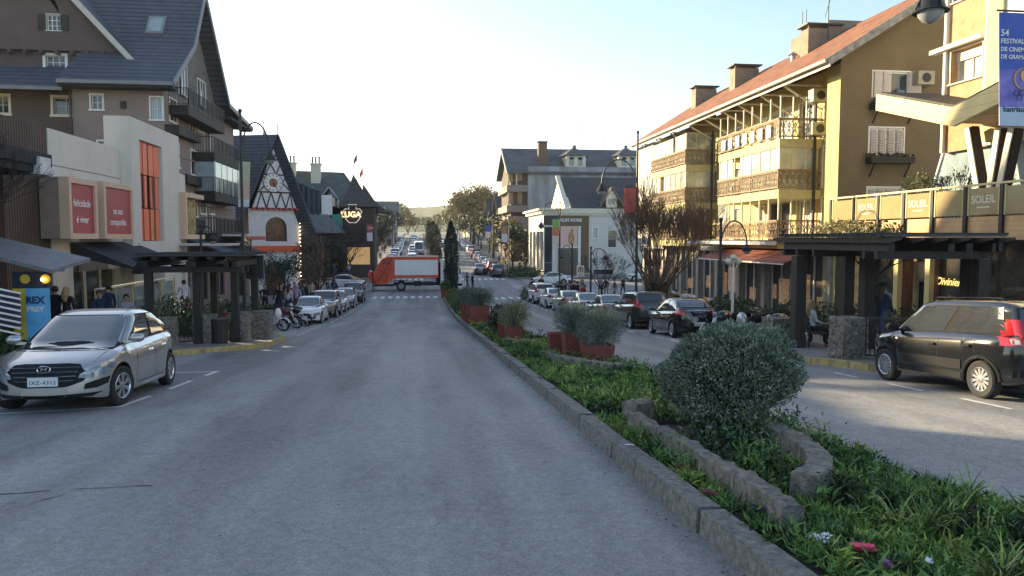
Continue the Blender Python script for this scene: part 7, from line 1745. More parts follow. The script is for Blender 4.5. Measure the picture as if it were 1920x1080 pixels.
# ---- stone edging on the median ----
def stones(label, pts, w, h, seg=.42, name='stone_edging'):
    m = MB(STONE); r_ = random.Random(len(pts)*7+int(pts[0][1]*10)); P = [Vector((a, b_, 0)) for a, b_ in pts]; L = [0]
    for i in range(len(P)-1): L.append(L[-1]+(P[i+1]-P[i]).length)
    s = 0
    while s < L[-1]-.1:
        l_ = seg*r_.uniform(.7, 1.25); e = min(L[-1], s+l_)
        def at(d):
            for i in range(len(P)-1):
                if d <= L[i+1]+1e-6: return P[i].lerp(P[i+1], (d-L[i])/max(1e-6, L[i+1]-L[i]))
            return P[-1]
        a, b_ = at(s+.002), at(e-.002); d = (b_-a); ll = d.length; d.normalize(); n = Vector((-d.y, d.x, 0)); c = (a+b_)/2; c.z = zr(c.y)+.08+h/2+r_.uniform(-.012, .012)
        # chiselled block: subdivided box with displaced vertices
        q = 5; V = []; F = []
        for i in range(q+1):
            for (u_, v_) in ((-1,-1),(-.4,-1),(.4,-1),(1,-1),(1,0),(1,1),(.4,1.02),(-.4,1.02),(-1,1),(-1,0)):
                k = r_.uniform(-.011, .011); p = c+d*(ll*(i/q-.5)+r_.uniform(-.01, .01)*(0 < i < q))+n*(u_*w/2+k)+Vector((0, 0, v_*h/2+r_.uniform(-.012, .012)*(v_ > 0))); V.append(p)
        for i in range(q):
            for k in range(10): F.append((i*10+k, i*10+(k+1)%10, (i+1)*10+(k+1)%10, (i+1)*10+k))
        F.append(tuple(reversed(range(10)))); F.append(tuple(q*10+k for k in range(10))); m.add(V, F); s = e
    tag(recenter(m.build(name)), label, 'stone edging')
stones('long low rough stone edging left of the grey green bush', [(2.64, 8.9), (2.68, 7.8), (2.66, 6.7), (2.68, 5.7), (2.66, 4.95)], .15, .27, .40)
stones('curved rough stone edging right of the grey green bush', [(3.05, 5.55), (3.38, 5.8), (3.64, 6.4), (3.78, 7.1), (3.80, 7.8), (3.74, 8.5)], .20, .33, .36)
stones('single stone block at the far left foot of the bush', [(2.66, 9.15), (2.95, 9.35)], .24, .36, .4)
stones('curved stone edging round the lavender planters', [(4.35, 14.9), (3.95, 14.85), (3.45, 15.6), (3.15, 16.9), (3.1, 18.2)], .28, .26)
stones('stone edging in front of the round clipped shrub', [(3.45, 21.6), (3.0, 21.9), (2.62, 22.6)], .3, .26)
stones('stone blocks at the foot of the two tiered planters', [(3.2, 28.6), (2.75, 29.2), (2.6, 30.4)], .3, .2)
# =================== PLANTS ===================
def leafm(name, c, c2, rough=.55, tr=0.0):
    m = mat(name, c, rough, var=.5, scale=9, col2=c2, spec=.3); return m
def rot_basis(nrm, rng):
    n = nrm/np.linalg.norm(nrm, axis=1, keepdims=True); a = rng.normal(size=n.shape); u = np.cross(n, a); u /= np.linalg.norm(u, axis=1, keepdims=True)+1e-9; v = np.cross(n, u); return u, v, n
def leaves(P, D, L, W, rng, droop=.0):
    """leaf-sized folded rhombs at points P growing along D"""
    n = len(P); D = D/(np.linalg.norm(D, axis=1, keepdims=True)+1e-9); a = rng.normal(size=D.shape); S = np.cross(D, a); S /= np.linalg.norm(S, axis=1, keepdims=True)+1e-9; N_ = np.cross(D, S)
    L = np.asarray(L).reshape(-1, 1) if np.ndim(L) else L; W = np.asarray(W).reshape(-1, 1) if np.ndim(W) else W
    b = P; m1 = P+D*L*.45+S*W*.5+N_*W*.15; t = P+D*L-N_*L*droop; m2 = P+D*L*.45-S*W*.5+N_*W*.15
    V = np.stack([b, m1, t, m2], 1).reshape(-1, 3); F = np.arange(n*4).reshape(-1, 4); return V, F
def bladesV(P, dirs, L, W, rng, nseg=4, bend=.9):
    """arching strap leaves: P bases, dirs horizontal unit vectors"""
    n = len(P); side = np.stack([-dirs[:,1], dirs[:,0], np.zeros(n)], -1); up = np.array([0,0,1.0]); V = []; L = L.reshape(-1,1); W = W.reshape(-1,1); bend = bend.reshape(-1,1)
    p = P.copy(); ang = R(78)+rng.uniform(-.2, .2, (n,1))
    rows = []
    for k in range(nseg+1):
        w = W*(1-(k/nseg)**2*.95)*(.6+.4*min(1, k*2/nseg)); rows.append(p-side*w/2); rows.append(p+side*w/2)
        a = ang-bend*(k/nseg)*1.6; p = p+(dirs*np.cos(a)+up*np.sin(a))*L/nseg
    V = np.stack(rows, 1).reshape(-1, 3); M_ = 2*(nseg+1); F = []
    base = (np.arange(n)*M_).reshape(-1, 1)
    for k in range(nseg): F.append(base+np.array([[2*k, 2*k+1, 2*k+3, 2*k+2]]))
    return V, np.concatenate(F, 0)
def cat_(parts):
    Vs, Fs, Ms, o = [], [], [], 0
    for V, F, mi in parts:
        Vs.append(V); Fs.append(F+o); Ms.append(np.full(len(F), mi)); o += len(V)
    return np.concatenate(Vs), np.concatenate(Fs), np.concatenate(Ms)
G_GREY = [leafm('bush_leaf', (.15, .20, .14), (.07, .10, .07)), leafm('bush_leaf_light', (.27, .33, .25), (.14, .19, .14)), leafm('bush_leaf_dark', (.045, .065, .042), (.02, .03, .02))]
TWIG = mat('twig', (.10, .075, .05), .9, var=.3)
# big grey-green bush
def big_bush():
    t = thing('bush', 'big rounded grey green clipped bush leaning right inside the stone edging', 'bush', (3.58, 8.2, zr(8.2)+.1))
    rng = np.random.default_rng(5); N_ = 30000
    c = np.array([0, 0, .80]); u = rng.normal(size=(N_, 3)); u /= np.linalg.norm(u, axis=1, keepdims=True)
    u[:,2] = np.where(u[:,2] < -.75, -u[:,2]*.6, u[:,2])
    # profile: broad head, narrower foot shifted left
    lump = 1+.07*np.sin(u[:,0]*7+u[:,2]*5)*np.cos(u[:,1]*6+1)+.06*np.sin(u[:,0]*15+3)*np.sin(u[:,2]*13)+.05*np.sin(u[:,1]*19+u[:,0]*8)+.05*np.sin(u[:,2]*6+2)
    rad = np.stack([np.full(N_, .76), np.full(N_, .70), np.full(N_, .53)], -1)
    P = u*rad*lump[:,None]
    low = P[:,2] < 0; k = np.clip(-P[:,2]/.62, 0, 1)
    P[:,0] = P[:,0]*(1-.42*k)-.20*k+.10*(1-k)*0+.10*np.clip(P[:,2], 0, 1); P[:,2] = np.where(low, P[:,2]*1.28, P[:,2])
    depth = rng.random(N_)**2.2*.22; P = P*(1-depth[:,None]); P = P+c
    D = u*.9+rng.normal(size=u.shape)*.55+np.array([0,0,.35])
    V, F = leaves(P, D, rng.uniform(.024, .062, N_), rng.uniform(.010, .022, N_), rng, .2)
    mi = rng.choice(3, N_, p=[.52, .36, .12]); o = mobj('foliage', npmesh('foliage', V, F, G_GREY, mi), t)
    # stray sprigs at foot right
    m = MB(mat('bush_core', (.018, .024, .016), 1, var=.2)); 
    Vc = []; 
    m.ball((.02, 0, .82), .60, .54, .40, 20); m.ball((-.14, 0, .36), .34, .36, .34, 16); m.build('dark_core', t, True)  # solid core coloured near-black for the dark inside the foliage
    m = MB(TWIG)
    for i in range(9): a = i*.7; m.tube([(-.15+.05*math.cos(a), .05*math.sin(a), -.1), (-.1+.25*math.cos(a), .25*math.sin(a), .5)], [.02, .012], 6)
    m.build('stem', t, True)
    N2 = 3500; P = rng.normal(size=(N2, 3))*np.array([.28, .26, .16])+np.array([-.02, -.45, .12]); P[:,2] = np.abs(P[:,2])
    V, F = leaves(P, rng.normal(size=(N2,3))+np.array([0,0,.8]), rng.uniform(.05,.09,N2), rng.uniform(.018,.028,N2), rng, .2)
    mobj('low_foliage', npmesh('low_foliage', V, F, [leafm('low_leaf', (.07,.14,.035), (.03,.06,.02)), G_GREY[0]], rng.choice(2, N2)), t)
big_bush()
# lavender / clipped shrubs in planters
LAV = [leafm('lavender_leaf', (.15, .19, .155), (.07, .10, .075)), leafm('lavender_leaf_light', (.22, .25, .22), (.12, .15, .13)), leafm('lavender_dark', (.05, .07, .05), (.02, .03, .02))]
def spiky(label, x, y, z, rx, rz_, n, seed, mats=LAV, L=(.05, .11), W=(.006, .012), name='lavender', cat='plant', sprigs=40, skew=(0, 0), group=None, ry=None):
    t = thing(name, label, cat, (x, y, z), 0, group); rng = np.random.default_rng(seed); ry = ry or rx
    u = rng.normal(size=(n, 3)); u /= np.linalg.norm(u, axis=1, keepdims=True); 
    lump = 1+.14*np.sin(u[:,0]*6+seed)*np.cos(u[:,1]*5)+.08*np.sin(u[:,2]*11+u[:,0]*9)
    r = (rng.random(n)**.45)*lump
    P = u*np.array([rx, ry, rz_])*r[:,None]+np.array([0, 0, rz_*.80]); P[:,0] += skew[0]*P[:,2]; P[:,2] = np.maximum(P[:,2], .0)
    D = u+rng.normal(size=u.shape)*.35+np.array([0,0,.6]); V, F = leaves(P, D, rng.uniform(*L, n), rng.uniform(*W, n), rng)
    mobj('foliage', npmesh('foliage', V, F, mats, rng.choice(3, n, p=[.5,.3,.2])), t)
    m = MB(TWIG if sprigs < 60 else MATS['lavender_leaf'])
    for i in range(sprigs):
        d = Vector(rng.normal(size=3)); d.z = abs(d.z)+.4; d.normalize(); p = Vector((d.x*rx, d.y*ry, d.z*rz_+rz_*.75)); p.x += skew[0]*p.z; q = p*1.0+d*rng.uniform(.06, .2); m.tube([(0,0,0), p, q], [.008, .004, .003], 4)
    m.build('stem', t, True); return t
spiky('grey lavender bush spilling right from the wide low planter', 4.05, 16.5, zr(16.5)+.55, .50, .50, 7500, 1, sprigs=70, skew=(.12, 0))
spiky('rounded grey green lavender in the second tall planter', 3.68, 17.55, zr(17.5)+.78, .44, .42, 5500, 2, sprigs=60)
spiky('round yellowish clipped shrub in the middle planter of the median', 3.0, 23.3, zr(23.3)+.66, .50, .46, 6500, 3, [leafm('shrub_olive', (.17,.20,.10), (.07,.09,.05)), leafm('shrub_yellow', (.34,.33,.15), (.16,.17,.08)), LAV[2]], sprigs=30, name='clipped_shrub')
spiky('dark leafy plant left of the round clipped shrub', 2.62, 24.9, zr(24.9)+.45, .30, .50, 900, 4, [leafm('dark_leaf', (.035,.045,.03), (.012,.02,.012))]*3, (.06,.12), (.03,.05), sprigs=10, name='leafy_plant')
for i, (x, y, r) in enumerate(((2.85, 34.3, .85), (2.60, 35.9, .72), (2.55, 37.6, .68), (2.5, 39.4, .6))):
    spiky(['broad lavender bush on the large two tiered planter', 'lavender bush on the second two tiered planter', 'lavender bush on the third two tiered planter', 'pale lavender bush on the farthest two tiered planter'][i], x, y, zr(y)+1.05, r*.74, .46, 4200, 10+i, L=(.07,.15), W=(.012,.02), sprigs=50)
spiky('small green shrub in the red planter by the tall cypress', 2.4, 66, zr(66)+.75, .45, .5, 900, 20, [leafm('green_leaf', (.06,.11,.04), (.03,.05,.02))]*3, (.1,.2), (.04,.06), sprigs=5, name='shrub')
# ground cover of the median
GC = [leafm('cover_green', (.125, .225, .05), (.05, .10, .026)), leafm('cover_yellow', (.27, .34, .07), (.13, .18, .04)), leafm('cover_dark', (.025, .05, .02), (.012, .024, .01)), leafm('cover_straw', (.30, .28, .13), (.16, .15, .06))]
def ground_cover():
    rng = np.random.default_rng(11); parts = []
    def region(n, y0, y1, xa, xb, z=.13):
        y = rng.uniform(y0, y1, n); x = np.array([rng.uniform(xa(v), xb(v)) for v in y]); zz = np.array([zr(v) for v in y])+z; return np.stack([x, y, zz], -1)
    excl = lambda P: ~(((P[:,0] > 2.75) & (P[:,0] < 3.9) & (P[:,1] > 6.9) & (P[:,1] < 9.3)) | ((np.abs(P[:,0]-2.68) < .15) & (P[:,1] > 4.9) & (P[:,1] < 9)))
    edge = lambda y: MR(y)-.02
    # rosettes of small leaves
    for (n, y0, y1, k, Ls, Ws) in ((2300, 2.6, 9.5, 24, (.05, .12), (.012, .024)), (2200, 9.5, 22, 18, (.06, .13), (.018, .032)), (900, 22, 34, 14, (.08, .16), (.03, .05)), (700, 40, 66, 10, (.12, .25), (.05, .09))):
        C = region(n, y0, y1, lambda v: 2.38, edge); C = C[excl(C)]; n = len(C); h = np.abs(rng.normal(size=n))*.07+.03*rng.random(n)
        hh = .5+.8*np.clip(np.sin(C[:,0]*3.1+C[:,1]*1.7)+.4, 0, 1.2); h = h*hh
        P = np.repeat(C, k, 0); P[:,2] += np.repeat(h, k)*rng.uniform(.2, 1.3, n*k); P[:,:2] += rng.normal(size=(n*k, 2))*.04
        a = rng.uniform(0, 2*np.pi, n*k); D = np.stack([np.cos(a), np.sin(a), rng.uniform(.1, 1.6, n*k)], -1)
        V, F = leaves(P, D, rng.uniform(*Ls, n*k), rng.uniform(*Ws, n*k), rng, .25)
        tint = (np.sin(C[:,0]*5+C[:,1]*2.3)+rng.normal(size=n)*.6); mi = np.where(tint > .9, 1, np.where(tint < -.8, 2, 0)); parts.append((V, F, np.repeat(mi, k)))
    # strap leaves
    for (pts, k, L, W) in ((region(30, 3.2, 5.6, lambda v: 3.3, edge), 30, .34, .018), (region(16, 9.6, 14.5, lambda v: 2.7, edge), 28, .30, .022), (region(16, 13.5, 20, lambda v: 2.6, edge), 26, .30, .026), (region(26, 2.8, 3.6, lambda v: 3.2, edge), 26, .3, .02), (region(9, 6.0, 9.4, lambda v: 2.5, lambda v: 2.62), 18, .18, .014)):
        n = len(pts); P = np.repeat(pts, k, 0)+rng.normal(size=(n*k, 3))*np.array([.03, .03, 0]); a = rng.uniform(0, 2*np.pi, n*k); d = np.stack([np.cos(a), np.sin(a), 0*a], -1)
        V, F = bladesV(P, d, rng.uniform(.6, 1.3, n*k)*L, rng.uniform(.6, 1.2, n*k)*W, rng, 5, rng.uniform(.4, 1.3, n*k)); mm = rng.choice([0, 1, 2, 3], n*k, p=[.46, .26, .14, .14]); parts.append((V, F, np.tile(mm, 5)))
    Vs, Fs, Ms, o = [], [], [], 0
    for V, F, mi in parts: Vs.append(V); Fs.append(F+o); Ms.append(mi if len(mi) == len(F) else np.resize(mi, len(F))); o += len(V)
    ob = mobj('ground_cover', npmesh('ground_cover', np.concatenate(Vs), np.concatenate(Fs), GC, np.concatenate(Ms))); tag(ob, 'low green bedding plants and strap leaves covering the median', 'ground cover', kind='stuff')
    # dry litter and grit along the kerb
    n = 900; y = rng.uniform(3, 30, n); x = 2.13-np.abs(rng.normal(size=n))*.12; P = np.stack([x, y, np.array([zr(v) for v in y])+.008], -1); D = rng.normal(size=(n,3))*np.array([1,1,.15])
    V, F = leaves(P, D, rng.uniform(.01, .035, n), rng.uniform(.005, .014, n), rng); ob = mobj('leaf_litter', npmesh('leaf_litter', V, F, [mat('dry_litter', (.16,.12,.07), .9, var=.5)])); tag(ob, 'dry leaf litter gathered along the median kerb', 'leaf litter', kind='stuff')
ground_cover()
def flower(label, x, y, h, col, r, n=10, petals=5):
    z = zr(y)+.12; t = thing('flower', label, 'flower', (x, y, z), 0, None); rng = random.Random(int(x*1000)); m = MB(mat('flower_stem', (.06,.12,.03), .7)); m.tube([(x,y,z),(x+.01,y,z+h)], .006, 5); m.build('stem', t); m = MB(col)
    for i in range(n):
        c = Vector((x+rng.uniform(-r,r), y+rng.uniform(-r,r), z+h+rng.uniform(-.015,.02)))
        for k in range(petals): a = 2*math.pi*k/petals+i; d = Vector((math.cos(a), math.sin(a), .25)); s = Vector((-math.sin(a), math.cos(a), 0)); m.face([c, c+d*.018+s*.011, c+d*.028, c+d*.018-s*.011])
    m.build('petals', t)
FR = mat('petal_pink', (.75,.06,.14), .5, var=.2, scale=30); FP = mat('petal_purple', (.30,.03,.30), .5); FW = mat('petal_white', (.70,.68,.75), .5, var=.1); FD = mat('petal_dark_red', (.16,.012,.03), .6); FV = mat('petal_violet', (.05,.03,.10), .6)
for l, px, py, dz, c, r, n in (('bright pink flower head left of two near the bottom right corner', 1610, 1027, .2, FR, .028, 14), ('bright pink flower head right of two near the bottom right corner', 1629, 1029, .2, FR, .025, 12), ('single purple flower at the bottom right', 1664, 1060, .16, FP, .022, 10), ('white flower cluster in the strap leaves near the kerb corner', 1540, 1012, .12, FW, .07, 18),
    ('small white and violet pansy near the bottom right edge', 1742, 1056, .14, FW, .012, 3), ('dark red flower cluster between the kerb and the stone edging', 1328, 925, .10, FD, .05, 16), ('dark red flowers at the road edge of the bed on the right', 1818, 958, .14, FD, .03, 10), ('dark violet pansies beside the stone edging', 1425, 955, .10, FV, .05, 14),
    ('second dark red flower beside the kerb further up', 1272, 877, .08, FD, .03, 8), ('small white blossoms in the bed left of the bush', 1180, 835, .08, FW, .03, 8)):
    d = ray(px, py); d = d/d.y; Y = 1.5
    while Y < 60 and HC+d.z*Y > zr(Y)+.12+dz: Y += .02
    flower(l, d.x*Y, Y, dz, c, r, n)
# bulb with seed head
t = thing('flower', 'tall single pale seed head on a bare stalk left of the big bush', 'flower', (4.35, 11.6, zr(11.6)+.1)); m = MB(GC[0]); P = Vector((4.35, 11.6, zr(11.6)+.1)); m.tube([P, P+Vector((.02,0,.4)), P+Vector((0,0,.62))], .008, 5); m.build('stalk', t); m = MB(mat('seed_head', (.5,.5,.25), .7)); m.ball(P+Vector((0,0,.66)), .03, .03, .06); m.build('seed_head', t)
# small shrubs along the median end
def blobshrub(label, x, y, z, rx, ry, rz_, n, seed, mats, L=(.08,.16), W=(.05,.09), name='shrub', group=None, dens=.35):
    t = thing(name, label, 'shrub', (x, y, z), 0, group); rng = np.random.default_rng(seed); u = rng.normal(size=(n,3)); u /= np.linalg.norm(u, axis=1, keepdims=True)
    lump = 1+.13*np.sin(u[:,0]*5+seed)*np.sin(u[:,1]*6+seed)+.08*np.sin(u[:,2]*9+u[:,0]*8); P = u*np.array([rx,ry,rz_])*(rng.random(n)**dens*lump)[:,None]+np.array([0,0,rz_*.85]); P[:,2] = np.maximum(P[:,2], 0)
    V, F = leaves(P, u+rng.normal(size=u.shape)*.5, rng.uniform(*L, n), rng.uniform(*W, n), rng, .2); mobj('foliage', npmesh('foliage', V, F, mats, rng.choice(len(mats), n)), t)
    m = MB(TWIG)
    for k in range(4): a = k*1.6; m.tube([(0,0,-.1), (rx*.4*math.cos(a), ry*.4*math.sin(a), rz_*.8)], [.03,.012], 5)
    m.build('stem', t, True); return t
DG = [leafm('hedge_leaf', (.045,.08,.03), (.02,.035,.015)), leafm('hedge_leaf_light', (.09,.14,.05), (.04,.07,.03))]; YG_ = [leafm('yellow_green_leaf', (.22,.24,.09), (.11,.13,.05)), DG[1]]
blobshrub('round dark green shrub at the far end of the median bed', 2.9, 46.5, zr(46.5)+.1, .75, .8, .62, 1600, 31, DG)
blobshrub('yellow green shrub before the tall cypress', 2.75, 57, zr(57)+.1, .6, .8, .7, 1300, 32, YG_)
blobshrub('pale grass tuft beside the kerb before the cypress', 2.7, 52, zr(52)+.1, .45, .5, .5, 700, 33, YG_, (.2,.35), (.02,.04))
blobshrub('green planting low at the right corner island', 9.6, 63.4, zr(63)+.15, .9, 1.5, .55, 1500, 34, DG+YG_, (.15,.3), (.03,.06))
blobshrub('low hedge on the far right corner behind the white sedan', 13.2, 93, zr(93)+.1, 2.3, 1.2, .7, 1600, 35, DG, (.2,.3), (.1,.16))
for i, (x, y, r, h) in enumerate(((13.2, 31.5, .9, .75), (14.6, 32.5, .95, .75), (15.6, 29.5, .9, .7), (14.6, 43, 1.0, .6))): blobshrub(['round clipped hedge ball left of the low arched lamp', 'second clipped hedge ball beneath the bare tree', 'dark clipped shrub right of the low arched lamp', 'spreading dark shrub behind the dark SUV'][i], x, y, zr(y)+.2, r, r, h*.8, 1700, 40+i, DG)
for i, (x, y, rx, ry, h) in enumerate(((-8.5, 28.8, 1.2, .7, .5), (-9.6, 30.5, 1.2, 1.0, .8), (-8.0, 32.2, 1.2, 1.0, .7), (-7.9, 39, .7, 2.0, .45), (-11.3, 22.5, .9, 1.4, .35), (-8.3, 46, .6, 3.0, .4), (-8.3, 55, .6, 3, .45))):
    blobshrub(['low green hedge behind the left pergola railing', 'taller dark hedge behind the left pergola', 'leafy shrub between the left pergola and the motorcycles', 'low planting behind the motorcycles', 'low green plant in the bottom left behind the silver hatchback', 'low hedge behind the beige SUV', 'low hedge behind the far left cars'][i], x, y, zr(y)+.2, rx, ry, h, 1500, 50+i, DG)
for i, (x, y, rx, ry, h) in enumerate(((13.4, 17.5, .7, 2.4, .62), (14.2, 22.5, 1.6, 1.2, .55), (15.2, 26.5, 1.5, 1.5, .6), (12.6, 24.8, .8, .6, .5))):
    blobshrub(['brownish hedge behind the right pergola before the boutique', 'dark shrub behind the right timber post', 'low dark planting before the red awning shops', 'small shrub behind the silver scooter'][i], x, y, zr(y)+.15, rx, ry, h, 1800, 60+i, [leafm('brown_hedge', (.06,.045,.03), (.03,.025,.015)), DG[0]], (.08,.14), (.04,.07))
blobshrub('flowering creeper spilling over the left corner of the cafe terrace', 18.2, 30.3, 1.95, .5, 2.2, .42, 2200, 70, [leafm('creeper_leaf', (.16,.17,.06), (.06,.07,.03)), leafm('creeper_flower', (.62,.52,.35), (.35,.28,.15))], (.06,.12), (.05,.08), 'creeper')
blobshrub('bushy tall shrub at the left end of the cafe terrace glass', 19.8, 27.6, 2.6, .7, .7, 1.05, 1500, 71, [leafm('terrace_leaf', (.14,.12,.045), (.05,.05,.02)), DG[1]], (.08,.14), (.05,.07))
# ---- trees ----
def branch_tree(m, p, d, L, r, depth, rng, spread, shrink=.72, up=.25, tips=None, minr=.006, kids=(2, 3)):
    n = 3; pts = [p]; rs = [r]; q = p.copy(); dd = d.copy()
    for i in range(n):
        dd = (dd+Vector((rng.uniform(-1,1), rng.uniform(-1,1), rng.uniform(-.4,1)*.6))*.10+Vector((0,0,up*.12))).normalized(); q = q+dd*L/n; pts.append(q.copy()); rs.append(max(minr, r*(1-.35*(i+1)/n)))
    m.tube(pts, rs, 5 if r > .05 else 4 if r > .02 else 3, cap=False)
    if depth == 0:
        if tips is not None: tips.append((q.copy(), dd.copy()))
        return
    if tips is not None and depth <= 2: tips.append((pts[2].copy(), dd.copy()))
    for k in range(rng.randint(*kids)):
        a = rng.uniform(0, 2*math.pi); sp = spread*rng.uniform(.5, 1.15); o = dd.orthogonal().normalized(); o2 = dd.cross(o); nd = (dd*math.cos(sp)+(o*math.cos(a)+o2*math.sin(a))*math.sin(sp)+Vector((0,0,up))*.35).normalized()
        branch_tree(m, q, nd, L*shrink*rng.uniform(.8,1.2), rs[-1]*.74, depth-1, rng, spread, shrink, up, tips, minr, kids)
BARK = mat('bark_brown', (.13, .088, .062), .9, var=.35, scale=6, bump=.6); BARKD = mat('bark_dark', (.035, .028, .024), .95, var=.3, bump=.5)
def bare_tree():
    P = AY(1232, 560, 38); x = P.x; y = 38.0; z = zr(y)+.2
    t = thing('bare_tree', 'large bare tree with countless fine upswept twigs before the yellow block', 'tree', (x, y, z)); rng = random.Random(21)
    m = MB(BARKD); m.tube([(0,0,-.2),(.02,0,.5),(0,0,1.15),(.1,0,1.6)], [.62,.48,.46,.50], 14)
    for k in range(9): a = 2*math.pi*k/9; m.tube([(.3*math.cos(a), .3*math.sin(a), .0), (.3*math.cos(a), .3*math.sin(a), .9), (.5*math.cos(a), .45*math.sin(a), 1.9)], [.24,.22,.16], 8)
    m.build('trunk', t, True, smooth=60)
    m = MB(BARK)
    for k in range(24):
        a = 2*math.pi*k/24+rng.uniform(-.15,.15); tilt = rng.uniform(.3, .98) if k % 3 else rng.uniform(.05, .4); d = Vector((math.cos(a)*math.sin(tilt), math.sin(a)*math.sin(tilt), math.cos(tilt)))
        branch_tree(m, Vector((.4*math.cos(a)*math.sin(tilt)*1.3, .35*math.sin(a), 1.5)), d, 1.18, .075, 6, rng, .34, .79, .24, None, .007, (2, 3))
    m.build('crown', t, True)
bare_tree()
def leafy(label, x, y, z, h, rx, trunk_h, mats, n, seed, L=(.1,.2), W=(.06,.1), tr=.1, name='tree', dens=.5, group=None, rz_=None, twigs=True, bark=BARKD, gaps=.0, cat='tree'):
    t = thing(name, label, cat, (x, y, z), 0, group); rng = random.Random(seed); nr = np.random.default_rng(seed); m = MB(bark); tips = []
    m.tube([(0,0,-.2),(.03,0,trunk_h*.5),(0,.03,trunk_h)], [tr*1.3,tr,tr*.85], 8)
    m.build('trunk', t, True)
    m = MB(bark); ch = h-trunk_h
    for k in range(6):
        a = 2*math.pi*k/6+rng.uniform(-.3,.3); tl = rng.uniform(.3, 1.0); d = Vector((math.cos(a)*math.sin(tl), math.sin(a)*math.sin(tl), math.cos(tl))); branch_tree(m, Vector((0,0,trunk_h-.05)), d, ch*.34, tr*.55, 4, rng, .5, .72, .15, tips, .010)
    T = np.array([list(p) for p, d in tips]); c = np.array([0,0,trunk_h+ch*.5]); rz_ = rz_ or ch*.55
    T = T[nr.permutation(len(T))[:max(1, min(len(T), n))]]; k = max(1, n//max(1, len(T))); P = np.repeat(T, k, 0)+nr.normal(size=(len(T)*k, 3))*ch*.085
    E_ = (P-c)/np.array([rx, rx, rz_]); s = np.linalg.norm(E_, axis=1); keep = s < 1.12; P = P[keep]
    V, F = leaves(P, nr.normal(size=P.shape)+np.array([0,0,.2]), nr.uniform(*L, len(P)), nr.uniform(*W, len(P)), nr, .2)
    wood = m.mesh('crown'); bmc = bmesh.new(); bmc.from_mesh(wood); lm = npmesh('l', V, F, [], None); n0 = len(bmc.faces); bmc.from_mesh(lm); bmc.faces.ensure_lookup_table(); mi = nr.choice(len(mats), len(F))
    for i in range(n0, len(bmc.faces)): bmc.faces[i].material_index = 1+int(mi[i-n0])
    me = bpy.data.meshes.new('crown'); bmc.to_mesh(me); bmc.free(); me.materials.append(bark)
    for q in mats: me.materials.append(q)
    mobj('crown', me, t); return t
DK = [leafm('dark_tree_leaf', (.035,.06,.035), (.015,.028,.018)), leafm('dark_tree_leaf2', (.06,.085,.05), (.03,.045,.03))]
BRT = [leafm('brown_twig_leaf', (.10,.075,.05), (.05,.035,.025)), DK[1]]
GOLD = [leafm('golden_leaf', (.34,.27,.10), (.18,.14,.06)), leafm('russet_leaf', (.24,.15,.08), (.12,.08,.05)), DK[1]]
GPT = [leafm('green_autumn_leaf', (.10,.14,.04), (.05,.07,.02)), leafm('yellow_autumn_leaf', (.28,.22,.06), (.14,.11,.03))]
leafy('small leafy tree with yellowing leaves behind the right pergola before the boutique', 14.0, 21.6, zr(21)+.2, 3.6, 1.0, 1.9, GPT, 2200, 1, (.08,.16), (.05,.09), .09)
leafy('slender small leafed tree on the cafe terrace', 19.0, 24.7, 2.62, 1.9, .6, .6, [DK[1], GPT[0]], 350, 2, (.05,.1), (.03,.06), .02, name='small_tree')
LT = [(-7.6, 58, 3.4, 'dark small tree before the clock house beside the pavement'), (-7.9, 62.5, 5.4, 'dark bare twigged tree left of the end of the left row of cars'), (-7.4, 66.5, 6.2, 'dark tree at the left corner of the crossing'), (-8.2, 92.5, 6.6, 'dark dense tree beyond the side street before the brown tower'),
      (-6.6, 97, 7.0, 'dark tree on the left pavement just above the refuse truck tail'), (-6.3, 106, 6.4, 'dark tree second above the refuse truck on the left'), (-6.4, 118, 6.2, 'dark tree third up the far left pavement')]
for i, (x, y, h, l) in enumerate(LT): leafy(l, x, y, zr(y)+.2, h, h*.38, h*.28, DK+BRT[:1] if i in (3, 4, 5, 6) else BRT, (2600 if i in (3, 4, 5, 6) else 900) if i > 0 else 600, 100+i, (.12,.24), (.06,.11), .11, twigs=True)
leafy('dark leafed small tree between the left pergola and the white sedan', -7.3, 41.0, zr(41)+.2, 3.6, 1.3, 1.3, DK, 2600, 130, (.08,.15), (.05,.08), .07)
leafy('thin young tree on the right pavement left of the big bare tree', 13.0, 52, zr(52)+.2, 3.8, 1.6, 1.2, BRT[:1], 900, 131, (.08,.15), (.03,.05), .07, cat='tree')
for i in range(8):
    y = 130+i*13; leafy(f'dark street tree, {ORD[i]} in the far left row up the hill', -7.2-.35*(i % 2), y, zr(y)+.3, 6.5+(i % 3)*.8, 2.8, 1.8, DK, 1500, 140+i, (.3,.55), (.18,.32), .14, group='street trees up the far left pavement')
for i in range(9):
    y = 102+i*13; leafy(f'{"russet" if i % 2 else "dark"} street tree, {ORD[i]} in the far right row up the hill', 12.9+.5*(i % 2), y, zr(y)+.3, 6.0+(i % 3)*.6, 2.7, 1.7, GOLD if i % 2 else DK, 1700, 160+i, (.28,.5), (.16,.3), .14, group='street trees up the far right pavement')
P = AY(888, 430, 175); leafy('broad golden crowned tree rising above the far right pavement', P.x, 175, zr(175), 12.5, 7.0, 3.5, GOLD[:2], 8000, 180, (.4,.8), (.25,.45), .4, rz_=6)
